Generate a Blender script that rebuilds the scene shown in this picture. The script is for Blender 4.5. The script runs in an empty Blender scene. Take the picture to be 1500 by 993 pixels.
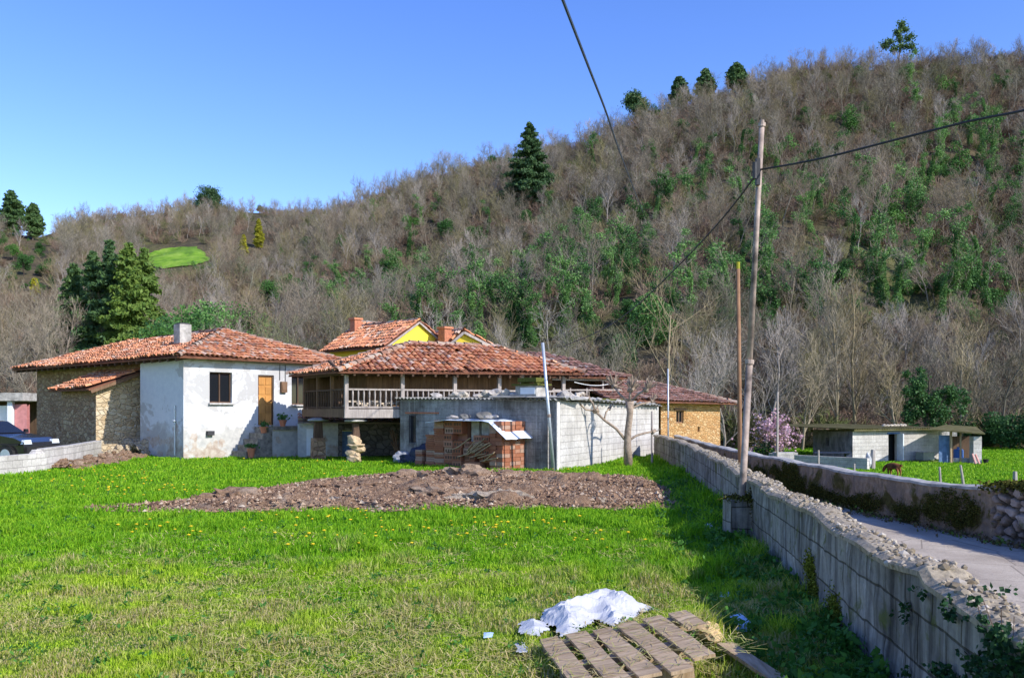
import bpy, math, random, numpy as np
from mathutils import Vector, Matrix
random.seed(7); RNG = np.random.default_rng(7)
SC = bpy.context.scene
COL = SC.collection
# ---------------------------------------------------------------- camera constants (metres, camera at x=0,y=0)
F, CX, HY, H = 1300.0, 750.0, 600.0, 1.75
def P(px, py, D): return Vector(((px-CX)/F*D, D, H-(py-HY)/F*D))
def G(px, py, z=0.0):
    D = (H-z)*F/(py-HY); return Vector(((px-CX)/F*D, D, z))
def zat(py, D): return H-(py-HY)/F*D
def V(*a): return Vector(a)
# ---------------------------------------------------------------- numpy value noise
def _h(ix, iy, s):
    n = (ix*374761393 + iy*668265263 + s*974634777) & 0x7fffffff
    n = ((n ^ (n >> 13))*1274126177) & 0x7fffffff
    n = n ^ (n >> 16)
    return (n & 0xffff)/65535.0
def vnoise(x, y, s=0):
    x = np.asarray(x, float); y = np.asarray(y, float)
    ix = np.floor(x).astype(np.int64); iy = np.floor(y).astype(np.int64)
    fx = x-ix; fy = y-iy; fx = fx*fx*(3-2*fx); fy = fy*fy*(3-2*fy)
    a = _h(ix, iy, s); b = _h(ix+1, iy, s); c = _h(ix, iy+1, s); d = _h(ix+1, iy+1, s)
    return (a+(b-a)*fx)*(1-fy)+(c+(d-c)*fx)*fy
def fbm(x, y, s=0, o=4):
    t = 0; a = .5; n = 0
    for k in range(o):
        t = t+a*vnoise(x*2**k+17.3*k, y*2**k-9.1*k, s+k); n += a; a *= .5
    return t/n
def sstep(a, b, x):
    t = np.clip((np.asarray(x, float)-a)/(b-a), 0, 1); return t*t*(3-2*t)
def inpoly(x, y, poly):
    x = np.asarray(x, float); y = np.asarray(y, float)
    r = np.zeros(x.shape, bool); n = len(poly)
    for i in range(n):
        x1, y1 = poly[i][0], poly[i][1]; x2, y2 = poly[(i+1) % n][0], poly[(i+1) % n][1]
        if y1 == y2: continue
        c = ((y1 > y) != (y2 > y)) & (x < (x2-x1)*(y-y1)/(y2-y1)+x1)
        r ^= c
    return r
# ---------------------------------------------------------------- objects
BASE = {}
def props(o, label=None, cat=None, group=None, kind=None):
    if label: o['label'] = label
    if cat: o['category'] = cat
    if group: o['group'] = group
    if kind: o['kind'] = kind
    return o
def thing(name, label, cat, loc, group=None):
    o = bpy.data.objects.new(name, None); COL.objects.link(o)
    o.location = loc; o.empty_display_size = .2; BASE[o.name] = Vector(loc)
    return props(o, label, cat, group)
class MB:
    def __init__(s): s.v = []; s.f = []; s.n = 0
    def add(s, verts, faces, m=0):
        verts = np.asarray([tuple(v) for v in verts] if not isinstance(verts, np.ndarray) else verts, float).reshape(-1, 3)
        if isinstance(faces, np.ndarray): fs = [faces]
        else:
            by = {}
            for f in faces: by.setdefault(len(f), []).append(f)
            fs = [np.array(x) for x in by.values()]
        for f in fs:
            if len(f): s.f.append((f.astype(np.int64)+s.n, m))
        s.v.append(verts); s.n += len(verts)
    def poly(s, pts, m=0): s.add(pts, [list(range(len(pts)))], m)
    def frame(s, o, ex, ey, ez, sx, sy, sz, m=0, taper=1.0):
        """box from corner-centre o: half extents along ex,ey ; height sz along ez from o"""
        o = Vector(o); ex = Vector(ex); ey = Vector(ey); ez = Vector(ez); p = []
        for k, t in ((0, 1), (1, taper)):
            for a, b in ((-1, -1), (1, -1), (1, 1), (-1, 1)):
                p.append(o+ex*(a*sx*.5*t)+ey*(b*sy*.5*t)+ez*(k*sz))
        s.add(p, [(3, 2, 1, 0), (4, 5, 6, 7), (0, 1, 5, 4), (1, 2, 6, 5), (2, 3, 7, 6), (3, 0, 4, 7)], m)
    def box(s, c, size, rz=0, m=0, taper=1.0):
        """axis box, c = centre of the bottom"""
        ca, sa = math.cos(rz), math.sin(rz)
        s.frame(c, (ca, sa, 0), (-sa, ca, 0), (0, 0, 1), size[0], size[1], size[2], m, taper)
    def bar(s, a, b, w, h, m=0, up=(0, 0, 1)):
        a = Vector(a); b = Vector(b); d = (b-a); L = d.length; d.normalize()
        side = d.cross(Vector(up))
        if side.length < 1e-4: side = d.cross(Vector((1, 0, 0)))
        side.normalize(); u = side.cross(d)
        s.frame(a, side, u, d, w, h, L, m)
    def tubes(s, Pn, Rn, sides=4, m=0):
        """Pn [N,K,3], Rn [N,K]"""
        Pn = np.asarray(Pn, float); Rn = np.asarray(Rn, float); N, K = Rn.shape
        T = np.gradient(Pn, axis=1); T /= np.linalg.norm(T, axis=2, keepdims=True)+1e-9
        ref = np.where(np.abs(T[..., 2:3]) > .9, np.array([1., 0, 0]), np.array([0, 0, 1.]))
        ref = np.repeat(ref[:, :1], K, 1)
        A = np.cross(T, ref); A /= np.linalg.norm(A, axis=2, keepdims=True)+1e-9
        B = np.cross(T, A)
        an = np.arange(sides)*2*np.pi/sides
        C = Pn[:, :, None]+Rn[:, :, None, None]*(A[:, :, None]*np.cos(an)[None, None, :, None]+B[:, :, None]*np.sin(an)[None, None, :, None])
        idx = np.arange(N*K*sides).reshape(N, K, sides)
        q = np.stack([idx[:, :-1], np.roll(idx, -1, 2)[:, :-1], np.roll(idx, -1, 2)[:, 1:], idx[:, 1:]], -1).reshape(-1, 4)
        s.add(C.reshape(-1, 3), q[:, ::-1], m)
    def tube(s, pts, r, sides=8, m=0, cap=True):
        pts = [tuple(p) for p in pts]; K = len(pts)
        if np.isscalar(r): r = [r]*K
        n0 = s.n; s.tubes([pts], [r], sides, m)
        if cap:
            s.f.append((np.array([[n0+i for i in range(sides)]]), m))
            s.f.append((np.array([[n0+(K-1)*sides+i for i in range(sides)][::-1]]), m))
    def lathe(s, c, prof, sides=16, m=0):
        c = Vector(c); v = []; K = len(prof)
        for r, z in prof:
            for i in range(sides):
                a = 2*math.pi*i/sides; v.append((c.x+r*math.cos(a), c.y+r*math.sin(a), c.z+z))
        f = []
        for k in range(K-1):
            for i in range(sides):
                j = (i+1) % sides; f.append((k*sides+i, k*sides+j, (k+1)*sides+j, (k+1)*sides+i))
        f.append(tuple(range(sides))[::-1]); f.append(tuple((K-1)*sides+i for i in range(sides)))
        s.add(v, f, m)
    def leaves(s, C, size, m=0, elong=1.0, up=0.0, rng=None):
        rng = rng or RNG; C = np.asarray(C, float); N = len(C)
        size = np.broadcast_to(np.asarray(size, float), (N,))
        n = rng.normal(size=(N, 3)); n[:, 2] = n[:, 2]*(1-up)+up*1.5*np.abs(n[:, 2])+up; n /= np.linalg.norm(n, axis=1, keepdims=True)
        t = rng.normal(size=(N, 3)); t -= n*(t*n).sum(1, keepdims=True); t /= np.linalg.norm(t, axis=1, keepdims=True)
        b = np.cross(n, t)
        a = t*(size*elong)[:, None]*.5; c = b*size[:, None]*.5
        Q = np.stack([C-a, C-a*.1-c, C+a, C-a*.1+c], 1).reshape(-1, 3)
        s.add(Q, np.arange(4*N).reshape(-1, 4), m)
    def blob(s, c, r, seed=0, m=0, sub=2, rough=.3, flat=None):
        """an irregular lump"""
        import bmesh
        bm = bmesh.new(); bmesh.ops.create_icosphere(bm, subdivisions=sub, radius=1)
        r = Vector(r) if not np.isscalar(r) else Vector((r, r, r)); c = Vector(c)
        rnd = random.Random(seed); o = [rnd.uniform(0, 50) for _ in range(3)]
        vs = []
        for v in bm.verts:
            p = v.co
            k = 1+rough*2*(float(vnoise(p.x*1.6+o[0]+p.z, p.y*1.6+o[1]-p.z*.7, seed))-.5)+rough*(float(vnoise(p.x*4+o[2]+p.z*3, p.y*4+o[1]-p.z*2, seed+3))-.5)+(rough*.55*(float(vnoise(p.x*10+o[2]+p.z*7, p.y*10+o[1]-p.z*5, seed+4))-.5) if sub > 2 else 0)
            q = Vector((p.x*r.x*k, p.y*r.y*k, p.z*r.z*k))
            if flat is not None and q.z < flat*r.z: q.z = flat*r.z
            vs.append(c+q)
        bm.verts.index_update()
        fs = [[v.index for v in f.verts] for f in bm.faces]; bm.free()
        s.add(vs, fs, m)
    def build(s, name, mats, parent=None, smooth=False, uv=True, loc=None):
        me = bpy.data.meshes.new(name)
        mats = mats if isinstance(mats, (list, tuple)) else [mats]
        for m in mats: me.materials.append(m)
        if s.v:
            base = BASE.get(parent.name, Vector((0, 0, 0))) if parent else (Vector(loc) if loc is not None else Vector((0, 0, 0)))
            Vt = np.concatenate(s.v)-np.array(base)[None]
            me.vertices.add(len(Vt)); me.vertices.foreach_set('co', Vt.ravel().astype(np.float32))
            tot = np.concatenate([np.full(len(f), f.shape[1]) for f, _ in s.f])
            li = np.concatenate([f.ravel() for f, _ in s.f]); mi = np.concatenate([np.full(len(f), m) for f, m in s.f])
            me.loops.add(len(li)); me.loops.foreach_set('vertex_index', li.astype(np.int32))
            me.polygons.add(len(tot)); st = np.concatenate([[0], np.cumsum(tot)[:-1]])
            me.polygons.foreach_set('loop_start', st.astype(np.int32))
            try: me.polygons.foreach_set('loop_total', tot.astype(np.int32))
            except Exception: pass
            me.polygons.foreach_set('material_index', mi.astype(np.int32))
            me.polygons.foreach_set('use_smooth', np.full(len(tot), bool(smooth)))
            me.update(calc_edges=True)
            if uv and len(tot) < 300000:
                nr = np.empty(len(tot)*3, np.float32); me.polygons.foreach_get('normal', nr); nr = nr.reshape(-1, 3)
                t = np.stack([-nr[:, 1], nr[:, 0], np.zeros(len(nr))], 1); ln = np.linalg.norm(t, axis=1)
                t[ln < .05] = (1, 0, 0); t /= np.linalg.norm(t, axis=1, keepdims=True)
                b = np.cross(nr, t); fi = np.repeat(np.arange(len(tot)), tot); co = Vt[li]
                if parent or loc is not None: co = co+np.array(base)[None]
                uvs = np.stack([(co*t[fi]).sum(1), (co*b[fi]).sum(1)], 1)
                l = me.uv_layers.new(name='UVMap'); l.data.foreach_set('uv', uvs.ravel().astype(np.float32))
        o = bpy.data.objects.new(name, me); COL.objects.link(o)
        if parent is not None:
            o.parent = parent; BASE[o.name] = BASE[parent.name]
        elif loc is not None:
            o.location = loc; BASE[o.name] = Vector(loc)
        else: BASE[o.name] = Vector((0, 0, 0))
        return o
def copyobj(src, loc, rz=0, sc=1.0, label=None, group=None, name=None):
    c = src.copy(); COL.objects.link(c); c.location = loc; c.rotation_euler = (0, 0, rz)
    c.scale = (sc, sc, sc) if np.isscalar(sc) else sc
    if label: c['label'] = label
    if group: c['group'] = group
    for k in src.children:
        q = k.copy(); COL.objects.link(q); q.parent = c
        for g in k.children:
            h = g.copy(); COL.objects.link(h); h.parent = q
    return c
# ---------------------------------------------------------------- materials
class Mat:
    def __init__(s, name, rough=.85, spec=.25):
        s.m = bpy.data.materials.new(name); s.m.use_nodes = True; s.t = s.m.node_tree
        s.b = s.t.nodes['Principled BSDF']; s.b.inputs['Roughness'].default_value = rough
        s.b.inputs['Specular IOR Level'].default_value = spec
        s._uv = None
    def n(s, typ, **kw):
        nd = s.t.nodes.new('ShaderNode'+typ)
        for k, v in kw.items():
            if hasattr(nd, k): setattr(nd, k, v)
        return nd
    def set(s, sock, v):
        if isinstance(v, bpy.types.NodeSocket): s.t.links.new(v, sock)
        elif isinstance(v, (tuple, list)) and len(v) == 3 and sock.type == 'RGBA': sock.default_value = (*v, 1)
        else: sock.default_value = v
    def uv(s, sx=1, sy=1):
        c = s.n('TexCoord'); mp = s.n('Mapping'); s.t.links.new(c.outputs['UV'], mp.inputs[0]); mp.inputs['Scale'].default_value = (sx, sy, 1); return mp.outputs[0]
    def obj(s, sx=1, sy=1, sz=1):
        c = s.n('TexCoord'); mp = s.n('Mapping'); s.t.links.new(c.outputs['Object'], mp.inputs[0]); mp.inputs['Scale'].default_value = (sx, sy, sz); return mp.outputs[0]
    def pos(s): return s.n('NewGeometry').outputs['Position']
    def sep(s, v, i): q = s.n('SeparateXYZ'); s.t.links.new(v, q.inputs[0]); return q.outputs[i]
    def noise(s, vec, scale, detail=4, rough=.55, dist=0):
        q = s.n('TexNoise'); s.set(q.inputs['Vector'], vec); q.inputs['Scale'].default_value = scale; q.inputs['Detail'].default_value = detail
        q.inputs['Roughness'].default_value = rough; q.inputs['Distortion'].default_value = dist; return q.outputs['Fac']
    def vor(s, vec, scale, feature='F1', out='Distance'):
        q = s.n('TexVoronoi', feature=feature); s.set(q.inputs['Vector'], vec); q.inputs['Scale'].default_value = scale; return q.outputs[out]
    def ramp(s, f, stops, interp='LINEAR'):
        q = s.n('ValToRGB'); s.set(q.inputs[0], f); e = q.color_ramp.elements; q.color_ramp.interpolation = interp
        while len(e) < len(stops): e.new(.5)
        for i, (p, c) in enumerate(stops):
            e[i].position = p; e[i].color = (*c, 1) if not np.isscalar(c) else (c, c, c, 1)
        return q.outputs[0]
    def mix(s, f, a, b, mode='MIX'):
        q = s.n('MixRGB', blend_type=mode); s.set(q.inputs[0], f); s.set(q.inputs[1], a); s.set(q.inputs[2], b); return q.outputs[0]
    def math(s, op, a, b=0.0, c=0.0, clamp=False):
        q = s.n('Math', operation=op, use_clamp=clamp); s.set(q.inputs[0], a); s.set(q.inputs[1], b); s.set(q.inputs[2], c); return q.outputs[0]
    def bump(s, h, strength=.5, dist=.02):
        q = s.n('Bump'); s.set(q.inputs['Height'], h); q.inputs['Strength'].default_value = strength; q.inputs['Distance'].default_value = dist
        s.t.links.new(q.outputs[0], s.b.inputs['Normal'])
    def col(s, c): s.set(s.b.inputs['Base Color'], c); return s.m
    def rnd(s): return s.n('ObjectInfo').outputs['Random']
    def island(s): return s.n('NewGeometry').outputs['Random Per Island']
    def transl(s, c, f=.35):
        tr = s.n('BsdfTranslucent'); s.set(tr.inputs[0], c); mx = s.n('MixShader'); mx.inputs[0].default_value = f
        out = s.t.nodes['Material Output']; s.t.links.new(s.b.outputs[0], mx.inputs[1]); s.t.links.new(tr.outputs[0], mx.inputs[2]); s.t.links.new(mx.outputs[0], out.inputs[0])
MT = {}
def simple(name, c, rough=.7, metal=0, var=.15, nscale=6, bump=.15, spec=.3):
    a = Mat(name, rough, spec); a.b.inputs['Metallic'].default_value = metal
    f = a.noise(a.obj(), nscale, 5)
    lo = tuple(x*(1-var) for x in c); hi = tuple(min(1, x*(1+var)) for x in c)
    a.col(a.ramp(f, [(.3, lo), (.7, hi)])); a.bump(f, bump, .02); MT[name] = a.m; return a.m
# white plaster with grey weathering and bare patches
def plaster():
    a = Mat('white_plaster', .9, .15); uv = a.uv(); z = a.sep(a.pos(), 2)
    n1 = a.noise(uv, 1.1, 6, .62); n2 = a.noise(uv, 5, 5, .6); n3 = a.noise(uv, .55, 5, .6, .6)
    base = a.ramp(n2, [(.3, (.56, .57, .585)), (.75, (.66, .66, .655))])
    # damp lower part: ragged edge near 1.1 m
    low = a.math('ADD', z, a.math('MULTIPLY', a.math('SUBTRACT', n1, .5), 2.4)); lowm = a.ramp(a.math('MULTIPLY', low, .4), [(.36, 1), (.46, 0)])
    c = a.mix(a.math('MULTIPLY', lowm, .8), base, a.ramp(n2, [(.3, (.34, .33, .31)), (.7, (.55, .53, .48))]))
    pat = a.ramp(a.math('ADD', n3, a.math('MULTIPLY', n2, .25)), [(.67, 0), (.70, 1)])
    c = a.mix(a.math('MULTIPLY', pat, .65), c, (.36, .34, .32))
    br = a.ramp(a.math('ADD', a.math('MULTIPLY', n1, 1), a.math('MULTIPLY', z, -.11)), [(.47, 0), (.50, 1)])
    c = a.mix(a.math('MULTIPLY', br, .7), c, a.ramp(n2, [(.35, (.33, .22, .15)), (.65, (.5, .42, .34))]))
    a.bump(a.math('ADD', n2, a.math('MULTIPLY', pat, -.5)), .35, .02); MT['plaster'] = a.col(c)
plaster()
def rubble(name, cols, mortar, scale=3.2, bump=.9):
    a = Mat(name, .92, .15); uv = a.uv(1, 1.35); ds = a.n('VectorMath', operation='ADD')
    nz = a.n('TexNoise'); a.set(nz.inputs['Vector'], uv); nz.inputs['Scale'].default_value = 3.0
    sc = a.n('VectorMath', operation='SCALE'); a.t.links.new(nz.outputs['Color'], sc.inputs[0]); sc.inputs['Scale'].default_value = .18
    a.t.links.new(uv, ds.inputs[0]); a.t.links.new(sc.outputs[0], ds.inputs[1]); w = ds.outputs[0]
    e = a.vor(w, scale, 'DISTANCE_TO_EDGE'); cc = a.sep(a.vor(w, scale, 'F1', 'Color'), 0)
    n = a.noise(uv, 9, 6, .65); nl = a.noise(uv, .8, 4)
    st = a.ramp(cc, [(0, cols[0]), (.5, cols[1]), (1, cols[2])])
    st = a.mix(.6, st, a.ramp(n, [(.3, .45), (.7, 1.0)]), 'MULTIPLY')
    m = a.ramp(e, [(.02, 1), (.07, 0)])
    c = a.mix(m, st, mortar); c = a.mix(a.ramp(nl, [(.42, .5), (.62, 0)]), c, mortar)
    a.bump(a.math('ADD', a.ramp(e, [(0, 0), (.12, 1)]), a.math('MULTIPLY', n, .5)), bump, .04); MT[name] = a.col(c)
rubble('brown_rubble', [(.26, .14, .08), (.45, .28, .17), (.60, .42, .27)], (.34, .215, .135), 4.2, 1)
rubble('ochre_rubble', [(.42, .21, .08), (.56, .32, .14), (.66, .47, .26)], (.60, .35, .15), 6.2)
rubble('pale_rubble', [(.36, .28, .19), (.48, .4, .28), (.58, .5, .38)], (.44, .34, .22), 5.0)
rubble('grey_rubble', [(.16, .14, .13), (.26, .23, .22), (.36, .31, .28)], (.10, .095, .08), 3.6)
def blocks(name, c1, c2, mort, bw=.4, bh=.2, stain=.5, streak=.0, green=.0):
    a = Mat(name, .93, .12); uv = a.uv()
    nz = a.n('TexNoise'); a.set(nz.inputs['Vector'], uv); nz.inputs['Scale'].default_value = 4.5; nz.inputs['Detail'].default_value = 5; sc = a.n('VectorMath', operation='SCALE'); a.t.links.new(nz.outputs['Color'], sc.inputs[0]); sc.inputs['Scale'].default_value = .035; ds = a.n('VectorMath', operation='ADD'); a.t.links.new(uv, ds.inputs[0]); a.t.links.new(sc.outputs[0], ds.inputs[1])
    b = a.n('TexBrick', offset=.5); a.set(b.inputs['Vector'], ds.outputs[0]); b.inputs['Scale'].default_value = 1
    b.inputs['Brick Width'].default_value = bw; b.inputs['Row Height'].default_value = bh; b.inputs['Mortar Size'].default_value = .009; b.inputs['Mortar Smooth'].default_value = .3; b.inputs['Bias'].default_value = 0
    a.set(b.inputs['Color1'], c1); a.set(b.inputs['Color2'], c2); a.set(b.inputs['Mortar'], mort)
    n = a.noise(uv, 14, 6, .7); nl = a.noise(uv, 1.3, 6, .65, .5)
    c = a.mix(.55, b.outputs['Color'], a.ramp(n, [(.3, .55), (.7, 1.15)]), 'MULTIPLY')
    c = a.mix(stain, c, a.ramp(nl, [(.35, (.42, .4, .38)), (.62, (1, 1, 1))]), 'MULTIPLY')
    if streak:
        sv = a.noise(a.uv(7, .55), 1.2, 6, .6); c = a.mix(streak, c, a.ramp(sv, [(.36, (.22, .21, .22)), (.58, (1, 1, 1))]), 'MULTIPLY')
        s2 = a.noise(a.uv(16, .3), 1, 4, .6); c = a.mix(a.math('MULTIPLY', a.ramp(s2, [(.6, 0), (.7, 1)]), .55), c, (.62, .6, .56))
    if green:
        g = a.noise(uv, 2.1, 6, .7, .4); c = a.mix(a.math('MULTIPLY', a.ramp(g, [(.56, 0), (.64, 1)]), green), c, (.10, .11, .03))
    a.bump(a.math('ADD', a.math('MULTIPLY', b.outputs['Fac'], -.9), a.math('MULTIPLY', n, .5)), .8, .02); MT[name] = a.col(c)
blocks('shaded_block', (.37, .36, .345), (.41, .40, .38), (.355, .345, .33), stain=1.0, streak=.4)  # block for walls facing away from the sun, shade put into its darker colour
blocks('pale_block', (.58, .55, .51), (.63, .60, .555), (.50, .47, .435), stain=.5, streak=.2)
blocks('wall_block', (.33, .31, .275), (.43, .40, .35), (.15, .135, .105), .44, .29, .95, .85, .85)
blocks('low_block', (.56, .52, .48), (.66, .62, .57), (.44, .41, .38), .4, .2, .5)
def render_wall():   # the mossy rendered lane wall
    a = Mat('mossy_render', .95, .1); uv = a.uv(); n = a.noise(uv, 9, 6, .7); nl = a.noise(uv, 1.4, 6, .68, .7); z = a.sep(a.pos(), 2)
    c = a.ramp(n, [(.3, (.25, .165, .10)), (.7, (.42, .30, .195))])
    c = a.mix(a.ramp(a.noise(a.uv(5, .5), 1.3, 5, .6), [(.4, .6), (.62, 0)]), c, (.12, .10, .085))
    mz = a.math('SUBTRACT', nl, a.math('MULTIPLY', a.math('ABSOLUTE', a.math('SUBTRACT', z, .3)), .35))
    c = a.mix(a.ramp(mz, [(.455, 0), (.53, 1)]), c, a.ramp(n, [(.3, (.045, .035, .012)), (.7, (.13, .11, .03))]))
    a.bump(a.math('ADD', n, nl), .8, .04); MT['mossy_render'] = a.col(c)
render_wall()
def tile():
    a = Mat('clay_tile', .88, .15); r = a.island(); p = a.pos(); n = a.noise(p, 3.0, 5, .65); n2 = a.noise(p, 22, 4, .6); nl = a.noise(p, .5, 4, .6)
    c = a.ramp(r, [(0, (.20, .11, .08)), (.12, (.42, .17, .10)), (.42, (.55, .21, .10)), (.66, (.66, .28, .13)), (.86, (.62, .34, .21)), (.97, (.62, .45, .34)), (1, (.3, .22, .18))])
    c = a.mix(a.ramp(a.math('ADD', n, a.math('MULTIPLY', nl, .45)), [(.76, 0), (.95, .75)]), c, (.12, .08, .06))
    c = a.mix(a.math('MULTIPLY', a.ramp(n2, [(.55, 0), (.7, 1)]), .4), c, (.34, .27, .21))
    a.bump(n2, .4, .01); MT['tile'] = a.col(c)
    a = Mat('old_clay_tile', .9, .15); r = a.island(); p = a.pos(); n = a.noise(p, 3.0, 5, .65); n2 = a.noise(p, 20, 4, .6)
    c = a.ramp(r, [(0, (.12, .08, .065)), (.5, (.34, .17, .125)), (.85, (.44, .23, .17)), (1, (.36, .3, .26))])
    c = a.mix(a.ramp(n, [(.5, 0), (.68, .7)]), c, (.09, .075, .065)); c = a.mix(a.ramp(n2, [(.55, 0), (.75, .5)]), c, (.33, .29, .26))
    MT['oldtile'] = a.col(c)
tile()
def wood(name, c1, c2, scale=1.0, rough=.85):
    a = Mat(name, rough, .2); r = a.island(); uv = a.uv(14*scale, 1.2*scale); n = a.noise(uv, 1.0, 6, .65, .3); n2 = a.noise(a.uv(), 2.2, 4)
    c = a.ramp(n, [(.3, c1), (.7, c2)]); c = a.mix(.5, c, a.ramp(r, [(0, .6), (1, 1.1)]), 'MULTIPLY'); c = a.mix(.4, c, a.ramp(n2, [(.35, .5), (.6, 1)]), 'MULTIPLY')
    a.bump(n, .4, .01); MT[name] = a.col(c)
wood('dark_wood', (.07, .04, .028), (.16, .10, .065)); wood('brown_wood', (.15, .085, .05), (.27, .165, .10)); wood('grey_wood', (.30, .255, .23), (.52, .46, .42))
wood('door_wood', (.5, .22, .055), (.66, .33, .10), .6, .6); wood('pallet_wood', (.28, .185, .10), (.64, .475, .31), 1.6)
simple('dark_metal', (.04, .04, .045), .6); simple('zinc', (.48, .52, .56), .45, .5, .1, 20, .05); simple('concrete', (.45, .43, .41), .92, 0, .25, 9, .5); simple('slab_concrete', (.36, .34, .31), .95, 0, .4, 5, .6)
simple('terracotta', (.5, .19, .10), .8); simple('black_rubber', (.02, .02, .02), .8); simple('mortar_pale', (.62, .58, .52), .95, 0, .2, 12, .5)
simple('yellow_paint', (.80, .62, .06), .85, 0, .06); simple('brick_red', (.42, .16, .09), .9, 0, .3, 14, .4); simple('stone_grey', (.34, .31, .28), .95, 0, .4, 7, .8); simple('stone_pale', (.46, .40, .315), .95, 0, .3, 9, .8)
simple('white_paint', (.78, .79, .8), .6, 0, .06); simple('pink_paint', (.55, .23, .22), .85); simple('blue_paint', (.10, .17, .30), .7, 0, .3); simple('green_pipe', (.05, .16, .10), .5); simple('fibre_cement', (.23, .225, .20), .95, 0, .5, 3, .5)
simple('rust_pole', (.29, .225, .185), .65, .1, .7, 4.5, .4); simple('wire_black', (.03, .03, .035), .6); simple('tarp_dark', (.03, .04, .07), .5, 0, .3); simple('tarp_grey', (.30, .31, .34), .6); simple('moss', (.10, .105, .02), 1, 0, .5, 30, 1)
simple('sheet_metal', (.66, .71, .75), .5, .1, .12, 4, .1); simple('plastic_white', (.47, .475, .49), .55, 0, .10, 8, .2, .35); simple('plastic_blue', (.45, .60, .80), .45, 0, .1); simple('pot_plant', (.05, .13, .03), .8)
simple('sandstone_bits', (.29, .24, .17), .95, 0, .35, 25, .6)
def glass(name='window_glass'):
    a = Mat(name, .08, .5); a.col((.012, .014, .018)); MT['glass'] = a.m
glass()
def carpaint():
    a = Mat('car_paint', .18, .6); a.b.inputs['Coat Weight'].default_value = .6; a.col((.016, .014, .016)); MT['car_paint'] = a.m
carpaint()
def chan():
    a = Mat('tile_channel', .95, .1); p = a.pos(); n = a.noise(p, 6, 5, .6); MT['channel'] = a.col(a.ramp(n, [(.3, (.10, .05, .035)), (.7, (.26, .11, .065))]))
chan()
def bark(name, stops):
    a = Mat(name, .95, .1); r = a.rnd(); c = a.ramp(r, stops); n = a.noise(a.obj(), 3, 3)
    MT[name] = a.col(a.mix(.5, c, a.ramp(n, [(.3, .6), (.7, 1.1)]), 'MULTIPLY'))
bark('hill_bark', [(0, (.13, .10, .085)), (.3, (.20, .155, .13)), (.55, (.26, .205, .175)), (.75, (.24, .165, .12)), (.9, (.30, .25, .21)), (1, (.17, .14, .085))])
def hillbark(name, stops, alt):
    a = Mat(name, .95, .1); r = a.rnd(); c = a.ramp(r, stops); n = a.noise(a.pos(), .028, 4, .6); c = a.mix(a.ramp(n, [(.46, 0), (.62, .85)]), c, alt); n = a.noise(a.obj(), 3, 3)
    MT[name] = a.col(a.mix(.45, c, a.ramp(n, [(.3, .6), (.7, 1.1)]), 'MULTIPLY'))
hillbark('hill_bark', [(0, (.115, .105, .08)), (.3, (.18, .163, .125)), (.55, (.255, .23, .18)), (.75, (.21, .175, .125)), (.9, (.34, .305, .26)), (1, (.15, .16, .08))], (.28, .225, .165))
hillbark('olive_bark', [(0, (.17, .155, .075)), (.5, (.24, .215, .11)), (1, (.20, .17, .11))], (.27, .21, .12))
bark('lichen_bark', [(0, (.25, .20, .12)), (.5, (.33, .27, .17)), (1, (.30, .27, .23))])
bark('pale_bark', [(0, (.36, .32, .28)), (1, (.30, .26, .22))])
bark('dark_bark', [(0, (.10, .075, .06)), (1, (.14, .11, .09))])
bark('bramble', [(0, (.17, .12, .085)), (.4, (.24, .165, .12)), (.7, (.30, .22, .16)), (.85, (.17, .18, .07)), (1, (.12, .15, .05))])
def leaf(name, stops, tr=.3):
    a = Mat(name, .6, .25); i = a.island(); r = a.rnd()
    f = a.math('ADD', a.math('MULTIPLY', i, .5), a.math('MULTIPLY', r, .5)); c = a.ramp(f, stops); a.col(c); a.transl(c, tr); MT[name] = a.m
leaf('ivy_leaf', [(.1, (.03, .085, .022)), (.5, (.085, .205, .05)), (.9, (.22, .39, .11))])
leaf('ever_leaf', [(.1, (.03, .09, .02)), (.5, (.06, .16, .035)), (.9, (.11, .24, .04))])
leaf('pine_leaf', [(.1, (.03, .07, .03)), (.5, (.06, .125, .045)), (.9, (.11, .19, .055))], .25)
leaf('lime_conifer', [(.1, (.06, .13, .03)), (.5, (.095, .175, .035)), (.9, (.17, .25, .045))], .3)
leaf('yellow_leaf', [(.1, (.24, .25, .02)), (.5, (.38, .36, .03)), (.9, (.52, .47, .04))])
leaf('blossom_leaf', [(.1, (.48, .26, .34)), (.5, (.62, .38, .47)), (.9, (.75, .56, .62))], .3)
leaf('dark_ivy', [(.1, (.018, .055, .018)), (.5, (.035, .10, .03)), (.9, (.08, .17, .045))], .25)
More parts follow.
